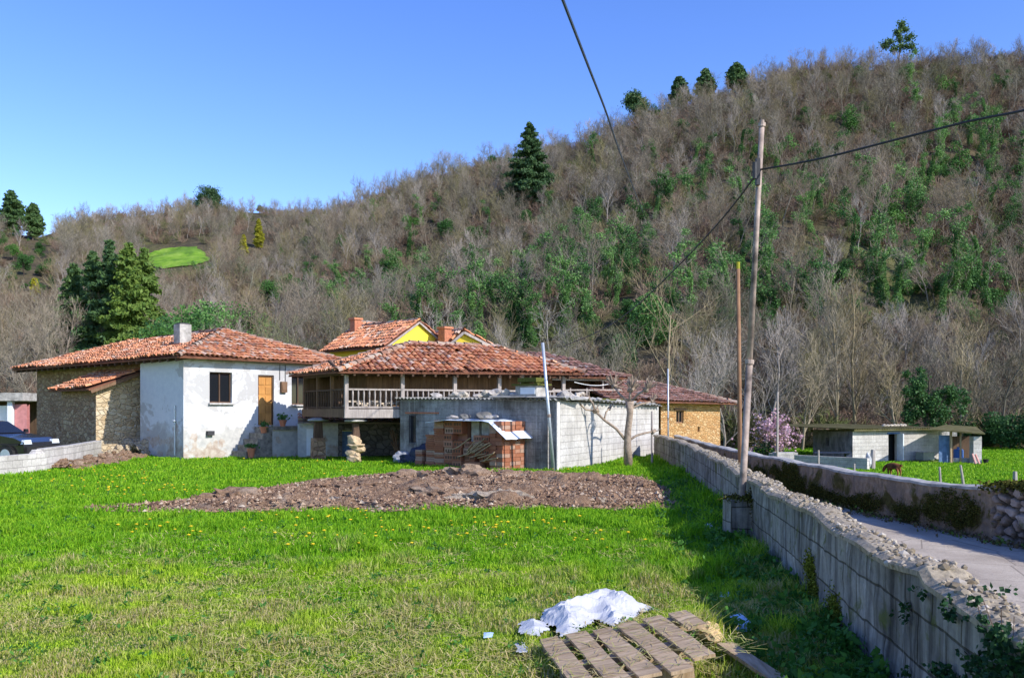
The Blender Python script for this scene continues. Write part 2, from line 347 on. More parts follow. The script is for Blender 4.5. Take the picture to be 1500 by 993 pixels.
def grassmat():
    a = Mat('grass_blade', .6, .2); p = a.pos(); i = a.island(); y = a.sep(p, 1); z = a.sep(p, 2)
    n1 = a.noise(p, .40, 4, .6); n2 = a.noise(p, 1.7, 5, .65); n3 = a.noise(p, .9, 4, .6, .5)
    lush = a.ramp(i, [(0, (.075, .24, .005)), (.5, (.18, .40, .011)), (1, (.31, .53, .022))])
    lime = a.ramp(i, [(0, (.18, .31, .01)), (.5, (.42, .60, .025)), (1, (.62, .72, .08))])
    dry = a.ramp(i, [(0, (.22, .20, .04)), (.5, (.42, .36, .11)), (.85, (.58, .48, .22)), (1, (.66, .56, .33))])
    f = a.math('ADD', a.math('MULTIPLY', a.math('SUBTRACT', 10.6, y), .14), a.math('MULTIPLY', a.math('SUBTRACT', n1, .5), 2.2))
    m = a.ramp(f, [(.0, 0), (.45, .9)]); c = a.mix(m, lush, lime)
    c = a.mix(a.math('MULTIPLY', a.ramp(n3, [(.5, 0), (.62, 1)]), .5), c, a.mix(.5, lush, lime))
    g = a.math('ADD', a.math('MULTIPLY', n2, 1.0), a.math('MULTIPLY', a.math('MINIMUM', a.math('SUBTRACT', 10.2, y), 2.5), .045)); md = a.ramp(g, [(.505, 0), (.66, .97)])
    md = a.mix(1, md, a.ramp(i, [(.15, .25), (.6, 1)]), 'MULTIPLY')
    c = a.mix(md, c, dry); a.col(c); a.transl(c, .4); MT['grass'] = a.m
    a = Mat('turf', .95, .1); p = a.pos(); n1 = a.noise(p, .5, 5, .6); n2 = a.noise(p, 9, 5, .7)
    c = a.ramp(n2, [(.3, (.045, .10, .01)), (.55, (.09, .19, .014)), (.75, (.17, .22, .04))]); c = a.mix(a.ramp(n1, [(.5, 0), (.7, .55)]), c, (.20, .17, .07)); a.bump(n2, .6, .05); MT['turf'] = a.col(c)
    a = Mat('forest_floor', .95, .1); p = a.pos(); n1 = a.noise(p, .03, 5, .6); n2 = a.noise(p, .5, 6, .7)
    c = a.ramp(n2, [(.3, (.045, .038, .024)), (.5, (.085, .07, .042)), (.7, (.13, .105, .06))]); c = a.mix(a.ramp(n1, [(.5, 0), (.62, .6)]), c, (.11, .12, .04)); a.bump(n2, 1, .6); MT['forest'] = a.col(c)
    a = Mat('meadow_grass', .9, .1); p = a.pos(); n2 = a.noise(p, .4, 5, .7); MT['meadow'] = a.col(a.ramp(n2, [(.35, (.07, .15, .02)), (.5, (.14, .27, .022)), (.65, (.22, .33, .05))]))
    a = Mat('dug_soil', .97, .08); p = a.pos(); n1 = a.noise(p, 1.1, 5, .6); n2 = a.noise(p, 12, 6, .75); n3 = a.noise(p, 45, 3, .7)
    c = a.ramp(n2, [(.3, (.12, .075, .05)), (.5, (.25, .155, .095)), (.68, (.37, .25, .165))]); c = a.mix(a.ramp(n1, [(.52, 0), (.66, .6)]), c, (.46, .36, .26)); c = a.mix(a.ramp(n3, [(.58, 0), (.66, .7)]), c, (.55, .45, .35)); a.bump(a.math('ADD', n2, a.math('MULTIPLY', n3, .4)), 1, .06); MT['soil'] = a.col(c)
    a = Mat('lane_surface', .95, .1); p = a.pos(); n1 = a.noise(p, .9, 5, .6); n2 = a.noise(p, 30, 5, .7)
    c = a.ramp(n2, [(.3, (.40, .345, .275)), (.7, (.55, .475, .385))]); c = a.mix(a.ramp(n1, [(.4, .55), (.6, 0)]), c, (.27, .22, .17)); x3 = a.n('Mapping'); a.set(x3.inputs[0], p); x3.inputs['Scale'].default_value = (2.2, .12, 1); c = a.mix(a.math('MULTIPLY', a.ramp(a.noise(x3.outputs[0], 1, 4), [(.5, 0), (.65, 1)]), .35), c, (.24, .2, .165)); ck = a.vor(p, 1.1, 'DISTANCE_TO_EDGE'); c = a.mix(a.ramp(ck, [(.004, .6), (.012, 0)]), c, (.13, .11, .09)); a.bump(n2, .5, .02); MT['lane'] = a.col(c)
grassmat()
SKYSAT, SKYHUE, SKYSTR, EXPO = 1.27, .521, .15, .92
a = Mat('moss_tuft', 1, .05); i_ = a.island(); MT['moss_leaf'] = a.col(a.ramp(i_, [(0, (.035, .04, .01)), (.5, (.075, .075, .016)), (1, (.15, .135, .03))]))
a = Mat('bright_moss', 1, .05); i_ = a.island(); MT['moss_bright'] = a.col(a.ramp(i_, [(0, (.07, .09, .012)), (.5, (.14, .16, .02)), (1, (.24, .25, .035))]))
a = Mat('mossy_roof', 1, .05); n_ = a.noise(a.pos(), 2.5, 6, .7); MT['mossy_roof'] = a.col(a.ramp(n_, [(.3, (.07, .06, .035)), (.55, (.12, .11, .045)), (.7, (.20, .17, .13))]))
simple('dark_step', (.22, .20, .17), .95, 0, .5, 6, .6)
a = Mat('straw_blade', .8, .1); i_ = a.island(); MT['straw_blade'] = a.col(a.ramp(i_, [(0, (.35, .27, .10)), (.6, (.55, .44, .2)), (1, (.30, .38, .06))]))
simple('stone_tan', (.46, .35, .22), .95, 0, .35, 9, .8)
rubble('cream_rubble', [(.46, .33, .19), (.58, .47, .31), (.66, .58, .43)], (.58, .44, .27), 4.6)
a = Mat('litter_leaf', .9, .1); i_ = a.island(); MT['litter_leaf'] = a.col(a.ramp(i_, [(0, (.07, .05, .03)), (.5, (.17, .12, .07)), (.75, (.10, .13, .03)), (1, (.12, .22, .04))]))
wood('pale_wood', (.45, .36, .26), (.68, .58, .46)); simple('brown_pole', (.24, .13, .07), .8, 0, .4, 3); simple('sandy_wood', (.56, .40, .2), .9, 0, .3, 12, .5); simple('dark_cement', (.13, .125, .115), .95, 0, .4, 4); simple('green_grey', (.24, .27, .23), .9)
simple('barrel_blue', (.05, .14, .42), .5); simple('pink_pale', (.62, .32, .27), .8); simple('cable_blue', (.06, .08, .13), .6)
# ---------------------------------------------------------------- building helpers
def wall(mb, A, B, z0, z1, ops=(), t=.25, m=0, z1b=None):
    """wall face from A to B (left to right seen from outside) with openings (s0,s1,za,zb)"""
    A = Vector((A[0], A[1], 0)); B = Vector((B[0], B[1], 0)); d = B-A; L = d.length; d.normalize(); n = Vector((d.y, -d.x, 0))
    zb_ = z1 if z1b is None else z1b
    S = sorted({0, L} | {o[0] for o in ops} | {o[1] for o in ops}); Z = sorted({z0} | {o[2] for o in ops} | {o[3] for o in ops})+[None]
    def pt(s, z, dep=0):
        zz = (z1+(zb_-z1)*s/L) if z is None else z
        q = A+d*s-n*dep; return (q.x, q.y, zz)
    for i in range(len(S)-1):
        for j in range(len(Z)-1):
            sm = (S[i]+S[i+1])/2; zm = (Z[j]+(Z[j+1] if Z[j+1] is not None else z1))/2
            if any(o[0] < sm < o[1] and o[2] < zm < o[3] for o in ops): continue
            mb.poly([pt(S[i], Z[j]), pt(S[i+1], Z[j]), pt(S[i+1], Z[j+1]), pt(S[i], Z[j+1])], m)
    for s0, s1, za, zb in ops:
        mb.poly([pt(s0, za), pt(s0, za, t), pt(s0, zb, t), pt(s0, zb)][::-1], m); mb.poly([pt(s1, za), pt(s1, za, t), pt(s1, zb, t), pt(s1, zb)], m)
        mb.poly([pt(s0, zb), pt(s0, zb, t), pt(s1, zb, t), pt(s1, zb)][::-1], m); mb.poly([pt(s0, za), pt(s0, za, t), pt(s1, za, t), pt(s1, za)], m)
    # back and top so that the wall has thickness
    mb.poly([pt(L, z0, t+.02), pt(0, z0, t+.02), pt(0, None, t+.02), pt(L, None, t+.02)], m) if not ops else None
    mb.poly([pt(0, None), pt(L, None), pt(L, None, t+.02), pt(0, None, t+.02)], m)
def fr(A, B):
    A = Vector((A[0], A[1], 0)); B = Vector((B[0], B[1], 0)); d = (B-A).normalized(); return A, d, Vector((d.y, -d.x, 0))
def tiles(mb, poly, w=.195, row=.33, r=.084, seed=1, jit=1.0, m=0, sag=0.0):
    rng = np.random.default_rng(seed); p = [Vector(q) for q in poly]
    e = (p[1]-p[0]).normalized(); n = (p[1]-p[0]).cross(p[-1]-p[0]).normalized(); d = n.cross(e)
    q2 = [((q-p[0]).dot(e), (q-p[0]).dot(d)) for q in p]
    xs = np.arange(min(q[0] for q in q2)+w/2, max(q[0] for q in q2), w); ys = np.arange(-.02, max(q[1] for q in q2), row)
    X, Y = np.meshgrid(xs, ys); X = X.ravel(); Y = Y.ravel(); k = inpoly(X, Y+row*.45, q2); X = X[k]; Y = Y[k]; N = len(X)
    if not N: return
    lost = rng.random(N) > .006; X = X[lost]; Y = Y[lost]; N = len(X)
    X = X+rng.normal(0, .014*jit, N)+.03*jit*(fbm(X*.9, Y*.9, seed)-.5); y0 = Y+rng.normal(0, .022*jit, N); yaw = rng.normal(0, .05*jit, N); hz = rng.uniform(0, .022*jit, N)
    und = (fbm(X*.55, Y*.55, seed+5, 3)-.5)*.16*jit
    an = np.linspace(0, math.pi, 6); L = row+.07
    out = []
    for yy, rr, hh in ((0.0, r*1.1, .034), (L, r*.86, .004)):
        xx = X[:, None]-rr*np.cos(an)[None]+(yaw*yy)[:, None]; zz = (hz+hh+und)[:, None]+rr*.95*np.sin(an)[None]; ya = np.repeat((y0+yy)[:, None], 6, 1)
        out.append(np.stack([xx, ya, zz], -1))
    C = np.stack(out, 1)        # N,2,6,3
    W = np.array(p[0])+C[..., 0:1]*np.array(e)+C[..., 1:2]*np.array(d)+C[..., 2:3]*np.array(n)
    idx = np.arange(N*12).reshape(N, 2, 6); f = np.stack([idx[:, 0, :-1], idx[:, 0, 1:], idx[:, 1, 1:], idx[:, 1, :-1]], -1).reshape(-1, 4)
    mb.add(W.reshape(-1, 3), f[:, ::-1], m)
    # butt thickness at the lower end
    lo = W[:, 0]; inn = lo-np.array(n)*.016+np.array(d)*.004
    V2 = np.concatenate([lo, inn], 1).reshape(-1, 3); ix = np.arange(N*12).reshape(N, 12); g = np.stack([ix[:, 0:5], ix[:, 6:11], ix[:, 7:12], ix[:, 1:6]], -1).reshape(-1, 4); mb.add(V2, g[:, ::-1], m)
def slab(mb, poly, t=.07, m=0, drop=0.0):
    p = [Vector(q) for q in poly]; n = (p[1]-p[0]).cross(p[-1]-p[0]).normalized(); a = [q-n*drop for q in p]; b = [q-n*(t+drop) for q in p]; k = len(p)
    mb.add(a+b, [tuple(range(k)), tuple(range(k, 2*k))[::-1]]+[(i, i+k, (i+1) % k+k, (i+1) % k) for i in range(k)], m)
def ridge(mb, A, B, r=.13, seed=1, m=0, step=.36):
    rng = random.Random(seed); A = Vector(A); B = Vector(B); d = B-A; L = d.length; d.normalize(); s = d.cross(Vector((0, 0, 1))).normalized(); u = s.cross(d)
    t = 0
    while t < L:
        a = A+d*(t-.03); b = A+d*min(L+.05, t+step+.04); o = s*rng.gauss(0, .015)+u*rng.uniform(0, .025)
        v = []
        for q, rr in ((a, r*1.08), (b, r*.9)):
            for k in range(7):
                an = math.pi*k/6; v.append(q+o+s*(rr*math.cos(an))+u*(rr*math.sin(an)-.02+(.02 if q is a else 0)))
        mb.add(v, [(k, k+1, k+8, k+7) for k in range(6)], m); t += step
def roof(parent, planes, ridges, seed=1, tmat='tile', name='roof', rows=.32, deck='dark_wood'):
    mb = MB()
    for p in planes: slab(mb, p, .06, 0, .01)
    o = mb.build(name, [MT['channel'] if deck is None else MT['channel']], parent)
    mb = MB()
    for i, p in enumerate(planes): tiles(mb, p, seed=seed+i, row=rows)
    mb.build('roof_tiles', MT[tmat], o)
    if ridges:
        mb = MB()
        for i, (a, b) in enumerate(ridges): ridge(mb, a, b, seed=seed+i)
        mb.build('ridge_tiles', MT['mortar_ridge'], o)
    return o
a = Mat('ridge_mortar_tile', .95, .1); r_ = a.island(); n_ = a.noise(a.pos(), 14, 4, .6)
MT['mortar_ridge'] = a.col(a.mix(.5, a.ramp(r_, [(0, (.26, .14, .10)), (.5, (.36, .25, .19)), (1, (.45, .38, .31))]), a.ramp(n_, [(.35, .45), (.65, 1)]), 'MULTIPLY'))
def corr(mb, o, e, d, W, L, pitch=.16, amp=.028, m=0, t=.012, seed=0):
    """corrugated sheet: waves run along d, vary along e"""
    o = Vector(o); e = Vector(e).normalized(); d = Vector(d).normalized(); n = e.cross(d).normalized(); K = int(W/pitch*8)+1; v = []; f = []
    for j in range(2):
        for i in range(K):
            s = W*i/(K-1); zz = amp*math.sin(2*math.pi*s/pitch)
            q = o+e*s+d*(L*j); v.append(q+n*zz)
    for j in range(2):
        for i in range(K): v.append(v[j*K+i]-n*t)
    for i in range(K-1):
        f += [(i, i+1, K+i+1, K+i), (2*K+i+1, 2*K+i, 3*K+i, 3*K+i+1), (i+1, i, 2*K+i, 2*K+i+1), (K+i, K+i+1, 3*K+i+1, 3*K+i)]
    mb.add(v, f, m)
# ---------------------------------------------------------------- terrain
WL = [(1.3, -4), (1.75, 0), (2.2, 3.85), (2.46, 6.05), (2.87, 9.1), (3.2, 12), (3.75, 15.7), (4.86, 25.3), (5.33, 33)]
WR = [(9.5, 0), (7.6, 6), (6.85, 9), (6.5, 10.9), (6.3, 12.2), (5.98, 14), (5.9, 17), (5.85, 21.7), (5.9, 26), (6.2, 31), (6.6, 36)]
def lin(tab, y): return np.interp(y, [t[1] for t in tab], [t[0] for t in tab])
FIELD2 = -1.0
def smooth_line(tab, n):
    ys = np.linspace(tab[0][1], tab[-1][1], n); k = 5; out = []
    for y in ys:
        w = [float(lin(tab, np.clip(y+dy, tab[0][1], tab[-1][1]))) for dy in np.linspace(-1.2, 1.2, k)]; out.append((sum(w)/k, float(y)))
    return out
def gz(x, y):
    x = np.asarray(x, float); y = np.asarray(y, float)
    xr = lin(WR, y); z = FIELD2*sstep(.35, 1.7, x-xr)
    lane = (x > lin(WL, y)-.1) & (x < xr+.25)
    z = z+np.where(lane, 0, (fbm(x*.35, y*.35, 3)-.5)*.10*sstep(2, 6, y))
    xl = lin(WL, y); z = z-.10*np.exp(-((x-(xl-.3))/.5)**2)*(y < 33)*0
    return z
RIDGE = [(-700, 270), (-200, 285), (0, 312), (60, 322), (100, 308), (150, 302), (220, 296), (280, 287), (340, 290), (400, 294), (470, 293), (500, 281), (560, 260), (640, 234), (720, 214), (800, 197), (850, 187), (900, 166), (960, 141), (1040, 116), (1100, 96), (1200, 75), (1300, 70), (1400, 60), (1500, 58), (1700, 44), (2200, 40)]
RD = [(-700, 260), (-100, 250), (30, 240), (90, 250), (150, 320), (410, 320), (480, 235), (560, 215), (900, 200), (1500, 190), (2200, 190)]
BD = [(-700, 62), (0, 64), (400, 66), (700, 64), (1000, 60), (1200, 66), (1500, 72), (2200, 74)]
def ip(tab, x): return np.interp(x, [t[0] for t in tab], [t[1] for t in tab])
def hz(px, D):
    """height of the hillside at picture column px (azimuth) and depth D"""
    px = np.asarray(px, float); D = np.asarray(D, float)
    dr = ip(RD, px); db = ip(BD, px); top = ip(RIDGE, px)+.78*6.0*F/dr; zr = H+(HY-top)/F*dr
    z0 = np.where(px > 1000, FIELD2, -.1-.9*sstep(800, 1000, px)); t = np.clip((D-db)/(dr-db), 0, 1)
    g = t**1.12; g = g*(1-.0*t)
    x = (px-CX)/F*D
    z = z0+(zr-z0)*g+(fbm(x*.022, D*.022, 11, 4)-.5)*16*np.sin(np.pi*t)**1
    z = np.where(D > dr, zr-(D-dr)*.28, z)
    return z-.12*(D <= db)
def hit(px, py):
    D = np.arange(56, ip(RD, px)+3, .25); z = hz(px, D); t = H+(HY-py)/F*D
    k = np.nonzero(z >= t)[0]
    Dk = float(D[k[0]]) if len(k) else float(ip(RD, px)); return Vector(((px-CX)/F*Dk, Dk, float(hz(px, Dk))))
def grid_mesh(name, X, Y, Z, mat, kind='structure'):
    mb = MB(); h, w = X.shape; idx = np.arange(h*w).reshape(h, w)
    f = np.stack([idx[:-1, :-1], idx[:-1, 1:], idx[1:, 1:], idx[1:, :-1]], -1).reshape(-1, 4)
    mb.add(np.stack([X, Y, Z], -1).reshape(-1, 3), f); o = mb.build(name, mat, smooth=True, uv=False); return props(o, kind=kind)
xs = np.unique(np.concatenate([np.linspace(-260, -40, 20), np.arange(-40, -16, 1.0), np.arange(-16, 3, .4), np.arange(3, 12, .15), np.arange(12, 40, 1.0), np.linspace(40, 260, 20)]))
ys = np.unique(np.concatenate([np.linspace(-120, -6, 14), np.arange(-6, 40, .4), np.arange(40, 78, 1.5)]))
X, Y = np.meshgrid(xs, ys); grid_mesh('ground', X, Y, gz(X, Y)-.03, MT['turf'])
pxs = np.arange(-650, 2150, 7.0); Ds = np.concatenate([np.arange(56, 130, 1.6), np.arange(130, 400, 4.0)])
PX, DD = np.meshgrid(pxs, Ds); dr_ = ip(RD, PX); grid_mesh('hillside', (PX-CX)/F*DD, DD, hz(PX, DD), MT['forest'])
# meadow clearing on the far hill
MEADOW = [(216, 372), (250, 364), (288, 363), (303, 372), (306, 384), (285, 389), (262, 392), (240, 394), (222, 392), (212, 384)]
def meadow():
    N = 60; mb = MB(); c = (258, 379); rows = []; rm = random.Random(4)
    for i in range(N):
        for r_ in np.linspace(0, 1, 9):
            an = i/N*len(MEADOW); k = int(an); fct = an-k; a_, b_ = MEADOW[k], MEADOW[(k+1) % len(MEADOW)]; r_ = r_*(1+.22*(float(vnoise(i*.45, 1.5, 3))-.5)+.12*(float(vnoise(i*1.3, 4.5, 5))-.5))
            q = hit(c[0]+(a_[0]+(b_[0]-a_[0])*fct-c[0])*r_, c[1]+(a_[1]+(b_[1]-a_[1])*fct-c[1])*r_); rows.append((q.x, q.y, q.z+.22))
    f = [(i*9+j, i*9+j+1, ((i+1) % N)*9+j+1, ((i+1) % N)*9+j) for i in range(N) for j in range(8)]
    mb.add(rows, f); return props(mb.build('meadow', MT['meadow'], uv=False, smooth=True), kind='structure')
meadow()
# the lane
def lane():
    mb = MB(); ysl = np.arange(-8, 46, .5); v = []; K = 9
    for y in ysl:
        a_ = float(lin(WL, y))+.1 if y > -4 else 1.4; b_ = float(lin(WR, y))+.06
        for k in range(K):
            x = a_+(b_-a_)*k/(K-1); v.append((x, y, .012+.02*math.sin(k/(K-1)*math.pi)))
    f = [(j*K+k, j*K+k+1, (j+1)*K+k+1, (j+1)*K+k) for j in range(len(ysl)-1) for k in range(K-1)]
    mb.add(v, f); return props(mb.build('lane', MT['lane'], smooth=True, uv=False), kind='structure')
lane()
# dug soil bed
BED = [(-7.7, 15.3), (-3.5, 15.5), (0, 15.5), (3.1, 15.8), (3.55, 18.5), (3.5, 21.5), (3.3, 23.4), (1.4, 24.0), (-1.2, 24.8), (-2.9, 24.6), (-5.0, 21.7), (-5.9, 18.9), (-6.6, 16.9)]
def bed_dist(x, y):
    d = np.full(np.shape(x), 1e9); n = len(BED)
    for i in range(n):
        ax, ay = BED[i]; bx, by = BED[(i+1) % n]; t = np.clip(((x-ax)*(bx-ax)+(y-ay)*(by-ay))/((bx-ax)**2+(by-ay)**2), 0, 1)
        d = np.minimum(d, np.hypot(x-ax-t*(bx-ax), y-ay-t*(by-ay)))
    return np.where(inpoly(x, y, BED), d, -d)
def soil():
    xs = np.arange(-7.8, 4.2, .05); ys = np.arange(14.7, 25.4, .05); X, Y = np.meshgrid(xs, ys)
    d = bed_dist(X, Y)+(fbm(X*1.3, Y*1.3, 21)-.5)*.8
    e = sstep(-.05, .6, d)
    far = sstep(20, 24, Y); Z = gz(X, Y)-.10+e*(.12+(.17-.08*far)*sstep(-7, -3, X)*sstep(.45, .75, fbm(X*.7, Y*.9, 31, 3))*(.5+.9*vnoise(X*2.5, Y*2.5, 8))+.12*(fbm(X*2.6, Y*2.6, 33, 4)-.4)*sstep(-7.2, -4, X)+.10*(fbm(X*7, Y*7, 35, 4)-.5)+.07*(vnoise(X*16, Y*16, 3)-.5)+.06*(vnoise(X*33, Y*33, 13)-.5))
    return grid_mesh('soil', X, Y, Z, MT['soil'])
soil()
def soilz(x, y):
    x = np.asarray(x, float); y = np.asarray(y, float); return gz(x, y)+.06
HEAPS = [(690, 697, 22.5, .5, .34, 'pointed pale-topped earth heap at the rear of the soil bed before the brick stack'), (612, 700, 22.3, .45, .3, 'ragged dark earth heap at the rear of the soil bed before the barred window'), (772, 700, 22.6, .5, .3, 'rounded earth heap at the rear of the soil bed before the upright hollow block'),
         (340, 728, 17.6, .45, .22, 'dark crumbly heap of earth near the thin left tip of the soil bed'), (478, 742, 16.6, .55, .17, 'straw coloured matted heap at the front of the soil bed, left of middle'), (740, 738, 16.8, .5, .24, 'straw coloured matted heap at the front middle of the soil bed'),
         (650, 728, 18.2, .5, .22, 'dark broken heap of earth in the middle of the soil bed'), (870, 745, 16.4, .35, .11, 'small flat pale clod at the front right of the soil bed'), (545, 715, 19.5, .6, .25, 'wide lumpy heap of earth in the left middle of the soil bed')]
a = Mat('straw_soil', .97, .08); n_ = a.noise(a.pos(), 14, 6, .75); a.bump(n_, 1, .05); MT['straw'] = a.col(a.ramp(n_, [(.3, (.14, .10, .075)), (.5, (.36, .29, .21)), (.7, (.52, .44, .34))]))
for i, (px, py, D, r, h, lab) in enumerate(HEAPS):
    x = (px-CX)/F*D; mb = MB(); z0 = float(gz(x, D))
    rng = random.Random(i)
    h *= .62; mb.blob((x, D, z0+.0), (r, r*.8, h), i, 0, 4, .95)
    for k in range(170):
        an = rng.uniform(0, 6.3); q = rng.uniform(.3, 1.15); mb.blob((x+r*q*math.cos(an), D+r*.8*q*math.sin(an), z0+.03+h*max(0, 1-q)*.9), rng.uniform(.015, .065), i*20+k, 0, 1, .6)
    o = mb.build('earth_heap', MT['straw'] if 'straw' in lab or 'flat pale' in lab else MT['soil'], smooth=False, uv=False, loc=(x, D, z0)); props(o, lab, 'earth heap', 'heaps of earth on the soil bed')

def clods():
    rg_ = np.random.default_rng(4); mb = MB(); rr_ = random.Random(8); n = 0
    base = np.array([(-1, 0, 0), (1, 0, 0), (0, -1, 0), (0, 1, 0), (0, 0, 1), (0, 0, -.6)], float); fc = np.array([(0, 2, 4), (2, 1, 4), (1, 3, 4), (3, 0, 4), (2, 0, 5), (1, 2, 5), (3, 1, 5), (0, 3, 5)])
    X = rg_.uniform(-7.6, 3.9, 24000); Y = 14.8*(25/14.8)**rg_.random(24000); k = bed_dist(X, Y)+(fbm(X*1.3, Y*1.3, 21)-.5)*.8 > -.12; X, Y = X[k], Y[k]; d = bed_dist(X, Y); n = len(X)
    s_ = np.exp(rg_.normal(-3.75, .5, n)).clip(.01, .085); z = gz(X, Y)+.02+.06*sstep(0, .6, d)+.10*sstep(-7, -3, X)*sstep(.45, .75, fbm(X*.7, Y*.9, 31, 3))*sstep(0, .6, d)
    W = base[None]*rg_.uniform(.55, 1.3, (n, 6, 3)); an = rg_.uniform(0, 6.28, n); c, s2 = np.cos(an)[:, None], np.sin(an)[:, None]; R = np.stack([W[..., 0]*c-W[..., 1]*s2, W[..., 0]*s2+W[..., 1]*c, W[..., 2]*.75], -1)*s_[:, None, None]+np.stack([X, Y, z], 1)[:, None]
    mb.add(R.reshape(-1, 3), (fc[None]+6*np.arange(n)[:, None, None]).reshape(-1, 3)); props(mb.build('soil_clods', MT['clod'], uv=False), kind='stuff', label='loose clods and straw bits lying over the dug soil bed')
a = Mat('soil_clod', .97, .08); i_ = a.island(); MT['clod'] = a.col(a.ramp(i_, [(0, (.09, .055, .04)), (.45, (.21, .13, .08)), (.82, (.32, .21, .135)), (.95, (.42, .31, .21)), (1, (.52, .43, .32))]))
clods()
# ---------------------------------------------------------------- farmhouse (white house + stone barn under one roof)
C0 = V(-11.7, 31.6, 0); b_ = V(.667, .745, 0); a_ = V(-.745, .667, 0); n2 = V(.745, -.667, 0); n1 = V(-.667, -.745, 0)
def Q(s, t, z=0, o1=0, o2=0): q = C0+b_*s+a_*t+n1*o1+n2*o2; return V(q.x, q.y, z)
fh = thing('farmhouse', 'white plastered house with stone barn end and long clay tile hipped roof', 'house', Q(0, 0))
mb = MB()
W1o = (1.01, 1.92, 2.0, 3.13); Do = (3.02, 3.72, 1.15, 3.08); W2o = (4.52, 5.25, 1.95, 3.1)
wall(mb, Q(0, 0), Q(7, 0), -.1, 3.68, [W1o, Do, W2o]); wall(mb, Q(0, 3.3), Q(0, 0), -.1, 3.68); wall(mb, Q(7, 0), Q(7, 9), -.1, 3.68); wall(mb, Q(.45, 3.3), Q(0, 3.3), -.1, 3.68)
w = mb.build('plaster_wall', MT['plaster'], fh)
mb = MB(); bw = (10.0-3.3-.001, 10.6-3.3, 1.7, 2.65)
Lb = 14.7-3.3
wall(mb, Q(.45, 14.7), Q(.45, 3.3), -.1, 3.68, [(Lb-(10.6-3.3), Lb-(9.9-3.3), 1.75, 2.7)]); wall(mb, Q(7, 14.7), Q(.45, 14.7), -.1, 3.68); wall(mb, Q(7, 9), Q(7, 14.7), -.1, 3.68)
bwall = mb.build('stone_wall', MT['brown_rubble'], fh)
mb = MB(); mb.frame(Q(.45, 10.25, 1.72, -.25), a_, n1, V(0, 0, 1), .7, .04, 1.0); mb.build('barn_window', MT['glass'], fh)
mb = MB(); mb.frame(Q(.45, 10.25, 1.66, .02), a_, n1, V(0, 0, 1), .9, .14, .08); mb.build('barn_sill', MT['concrete'], fh)
ov = .45; ez = 3.62; rz = 5.0
E = lambda s, t, z=ez: Q(s, t, z)
c1, c2, c3, c4 = E(-ov, 15.2), E(-ov, -ov), E(7+ov, -ov), E(7+ov, 15.2); r1, r2 = E(3.5, 3.3, rz), E(3.5, 12, rz-.1)
roof(fh, [[c1, c2, r1, r2], [c2, c3, r1], [c3, c4, r2, r1], [c4, c1, r2]], [(c2, r1), (r1, r2), (c3, r1), (c1, r2)], seed=10)
mb = MB()
for k in range(26): mb.bar(Q(-.40, -.2+k*.6, 3.5), Q(.3, -.2+k*.6, 3.66), .08, .1)
mb.build('eave_rafters', MT['dark_wood'], fh)
def window(par, A, B, o, wood_m, frame_w=.06, dep=.13, bars=1, pane='glass', name='window', sill='concrete'):
    A, d, n = fr(A, B); mb = MB(); z0, z1 = o[2], o[3]
    mid = A+d*((o[0]+o[1])/2)-n*dep; W = o[1]-o[0]
    for s in (o[0]+frame_w/2, o[1]-frame_w/2): mb.frame((A+d*s-n*dep)+V(0, 0, z0), d, n, V(0, 0, 1), frame_w, .06, z1-z0)
    for zz in (z0, z1-frame_w): mb.frame(mid+V(0, 0, zz+.001), d, n, V(0, 0, 1), W-2*frame_w, .06, frame_w-.002)
    for k in range(bars): mb.frame(A+d*(o[0]+W*(k+1)/(bars+1))-n*dep+V(0, 0, z0+frame_w), d, n, V(0, 0, 1), .05, .05, z1-z0-2*frame_w)
    fo = mb.build(name, MT[wood_m], par)
    mb = MB(); mb.frame(mid-n*.03+V(0, 0, z0+.01), d, n, V(0, 0, 1), W-.02, .02, z1-z0-.02); mb.build('pane', MT[pane], fo)
    if sill:
        mb = MB(); mb.frame(A+d*((o[0]+o[1])/2)+n*.03+V(0, 0, z0-.06), d, n, V(0, 0, 1), W+.1, .16, .057); mb.build('sill', MT[sill], fo)
    return fo
window(fh, Q(0, 0), Q(7, 0), W1o, 'dark_wood', .05); window(fh, Q(0, 0), Q(7, 0), W2o, 'dark_wood', .05, name='window')
mb = MB(); A, d, n = fr(Q(0, 0), Q(7, 0)); mb.frame(A+d*3.37-n*.12+V(0, 0, 1.16), d, n, V(0, 0, 1), .60, .05, 1.86)
for k in range(5):
    for s in (-.15, .15): mb.frame(A+d*(3.37+s)-n*.09+V(0, 0, 1.26+k*.36), d, n, V(0, 0, 1), .24, .03, .28)
dr = mb.build('door', MT['door_wood'], fh)
mb = MB()
for s in (3.045, 3.695): mb.frame(A+d*s-n*.10+V(0, 0, 1.155), d, n, V(0, 0, 1), .048, .1, 1.91)
mb.frame(A+d*3.37-n*.10+V(0, 0, 3.02), d, n, V(0, 0, 1), .602, .1, .055); mb.build('door_frame', MT['dark_wood'], dr)
mb = MB(); mb.blob(A+d*3.6-n*.03+V(0, 0, 2.1), .035, 1, 0, 1, 0); mb.build('handle', MT['dark_metal'], dr)
mb = MB(); mb.frame(A+d*4.12+n*.06+V(0, 0, 2.42), d, n, V(0, 0, 1), .26, .12, .42); mb.frame(A+d*4.12+n*.125+V(0, 0, 2.5), d, n, V(0, 0, 1), .18, .02, .22); mb.build('meter_box', MT['brown_wood'], fh)
mb = MB()
for s, z0, z1 in ((3.97, 2.9, 3.5), (4.22, 2.84, 3.5)): mb.tube([A+d*s+n*.02+V(0, 0, z0), A+d*s+n*.02+V(0, 0, z1)], .012, 5)
mb.build('cable', MT['wire_black'], fh)
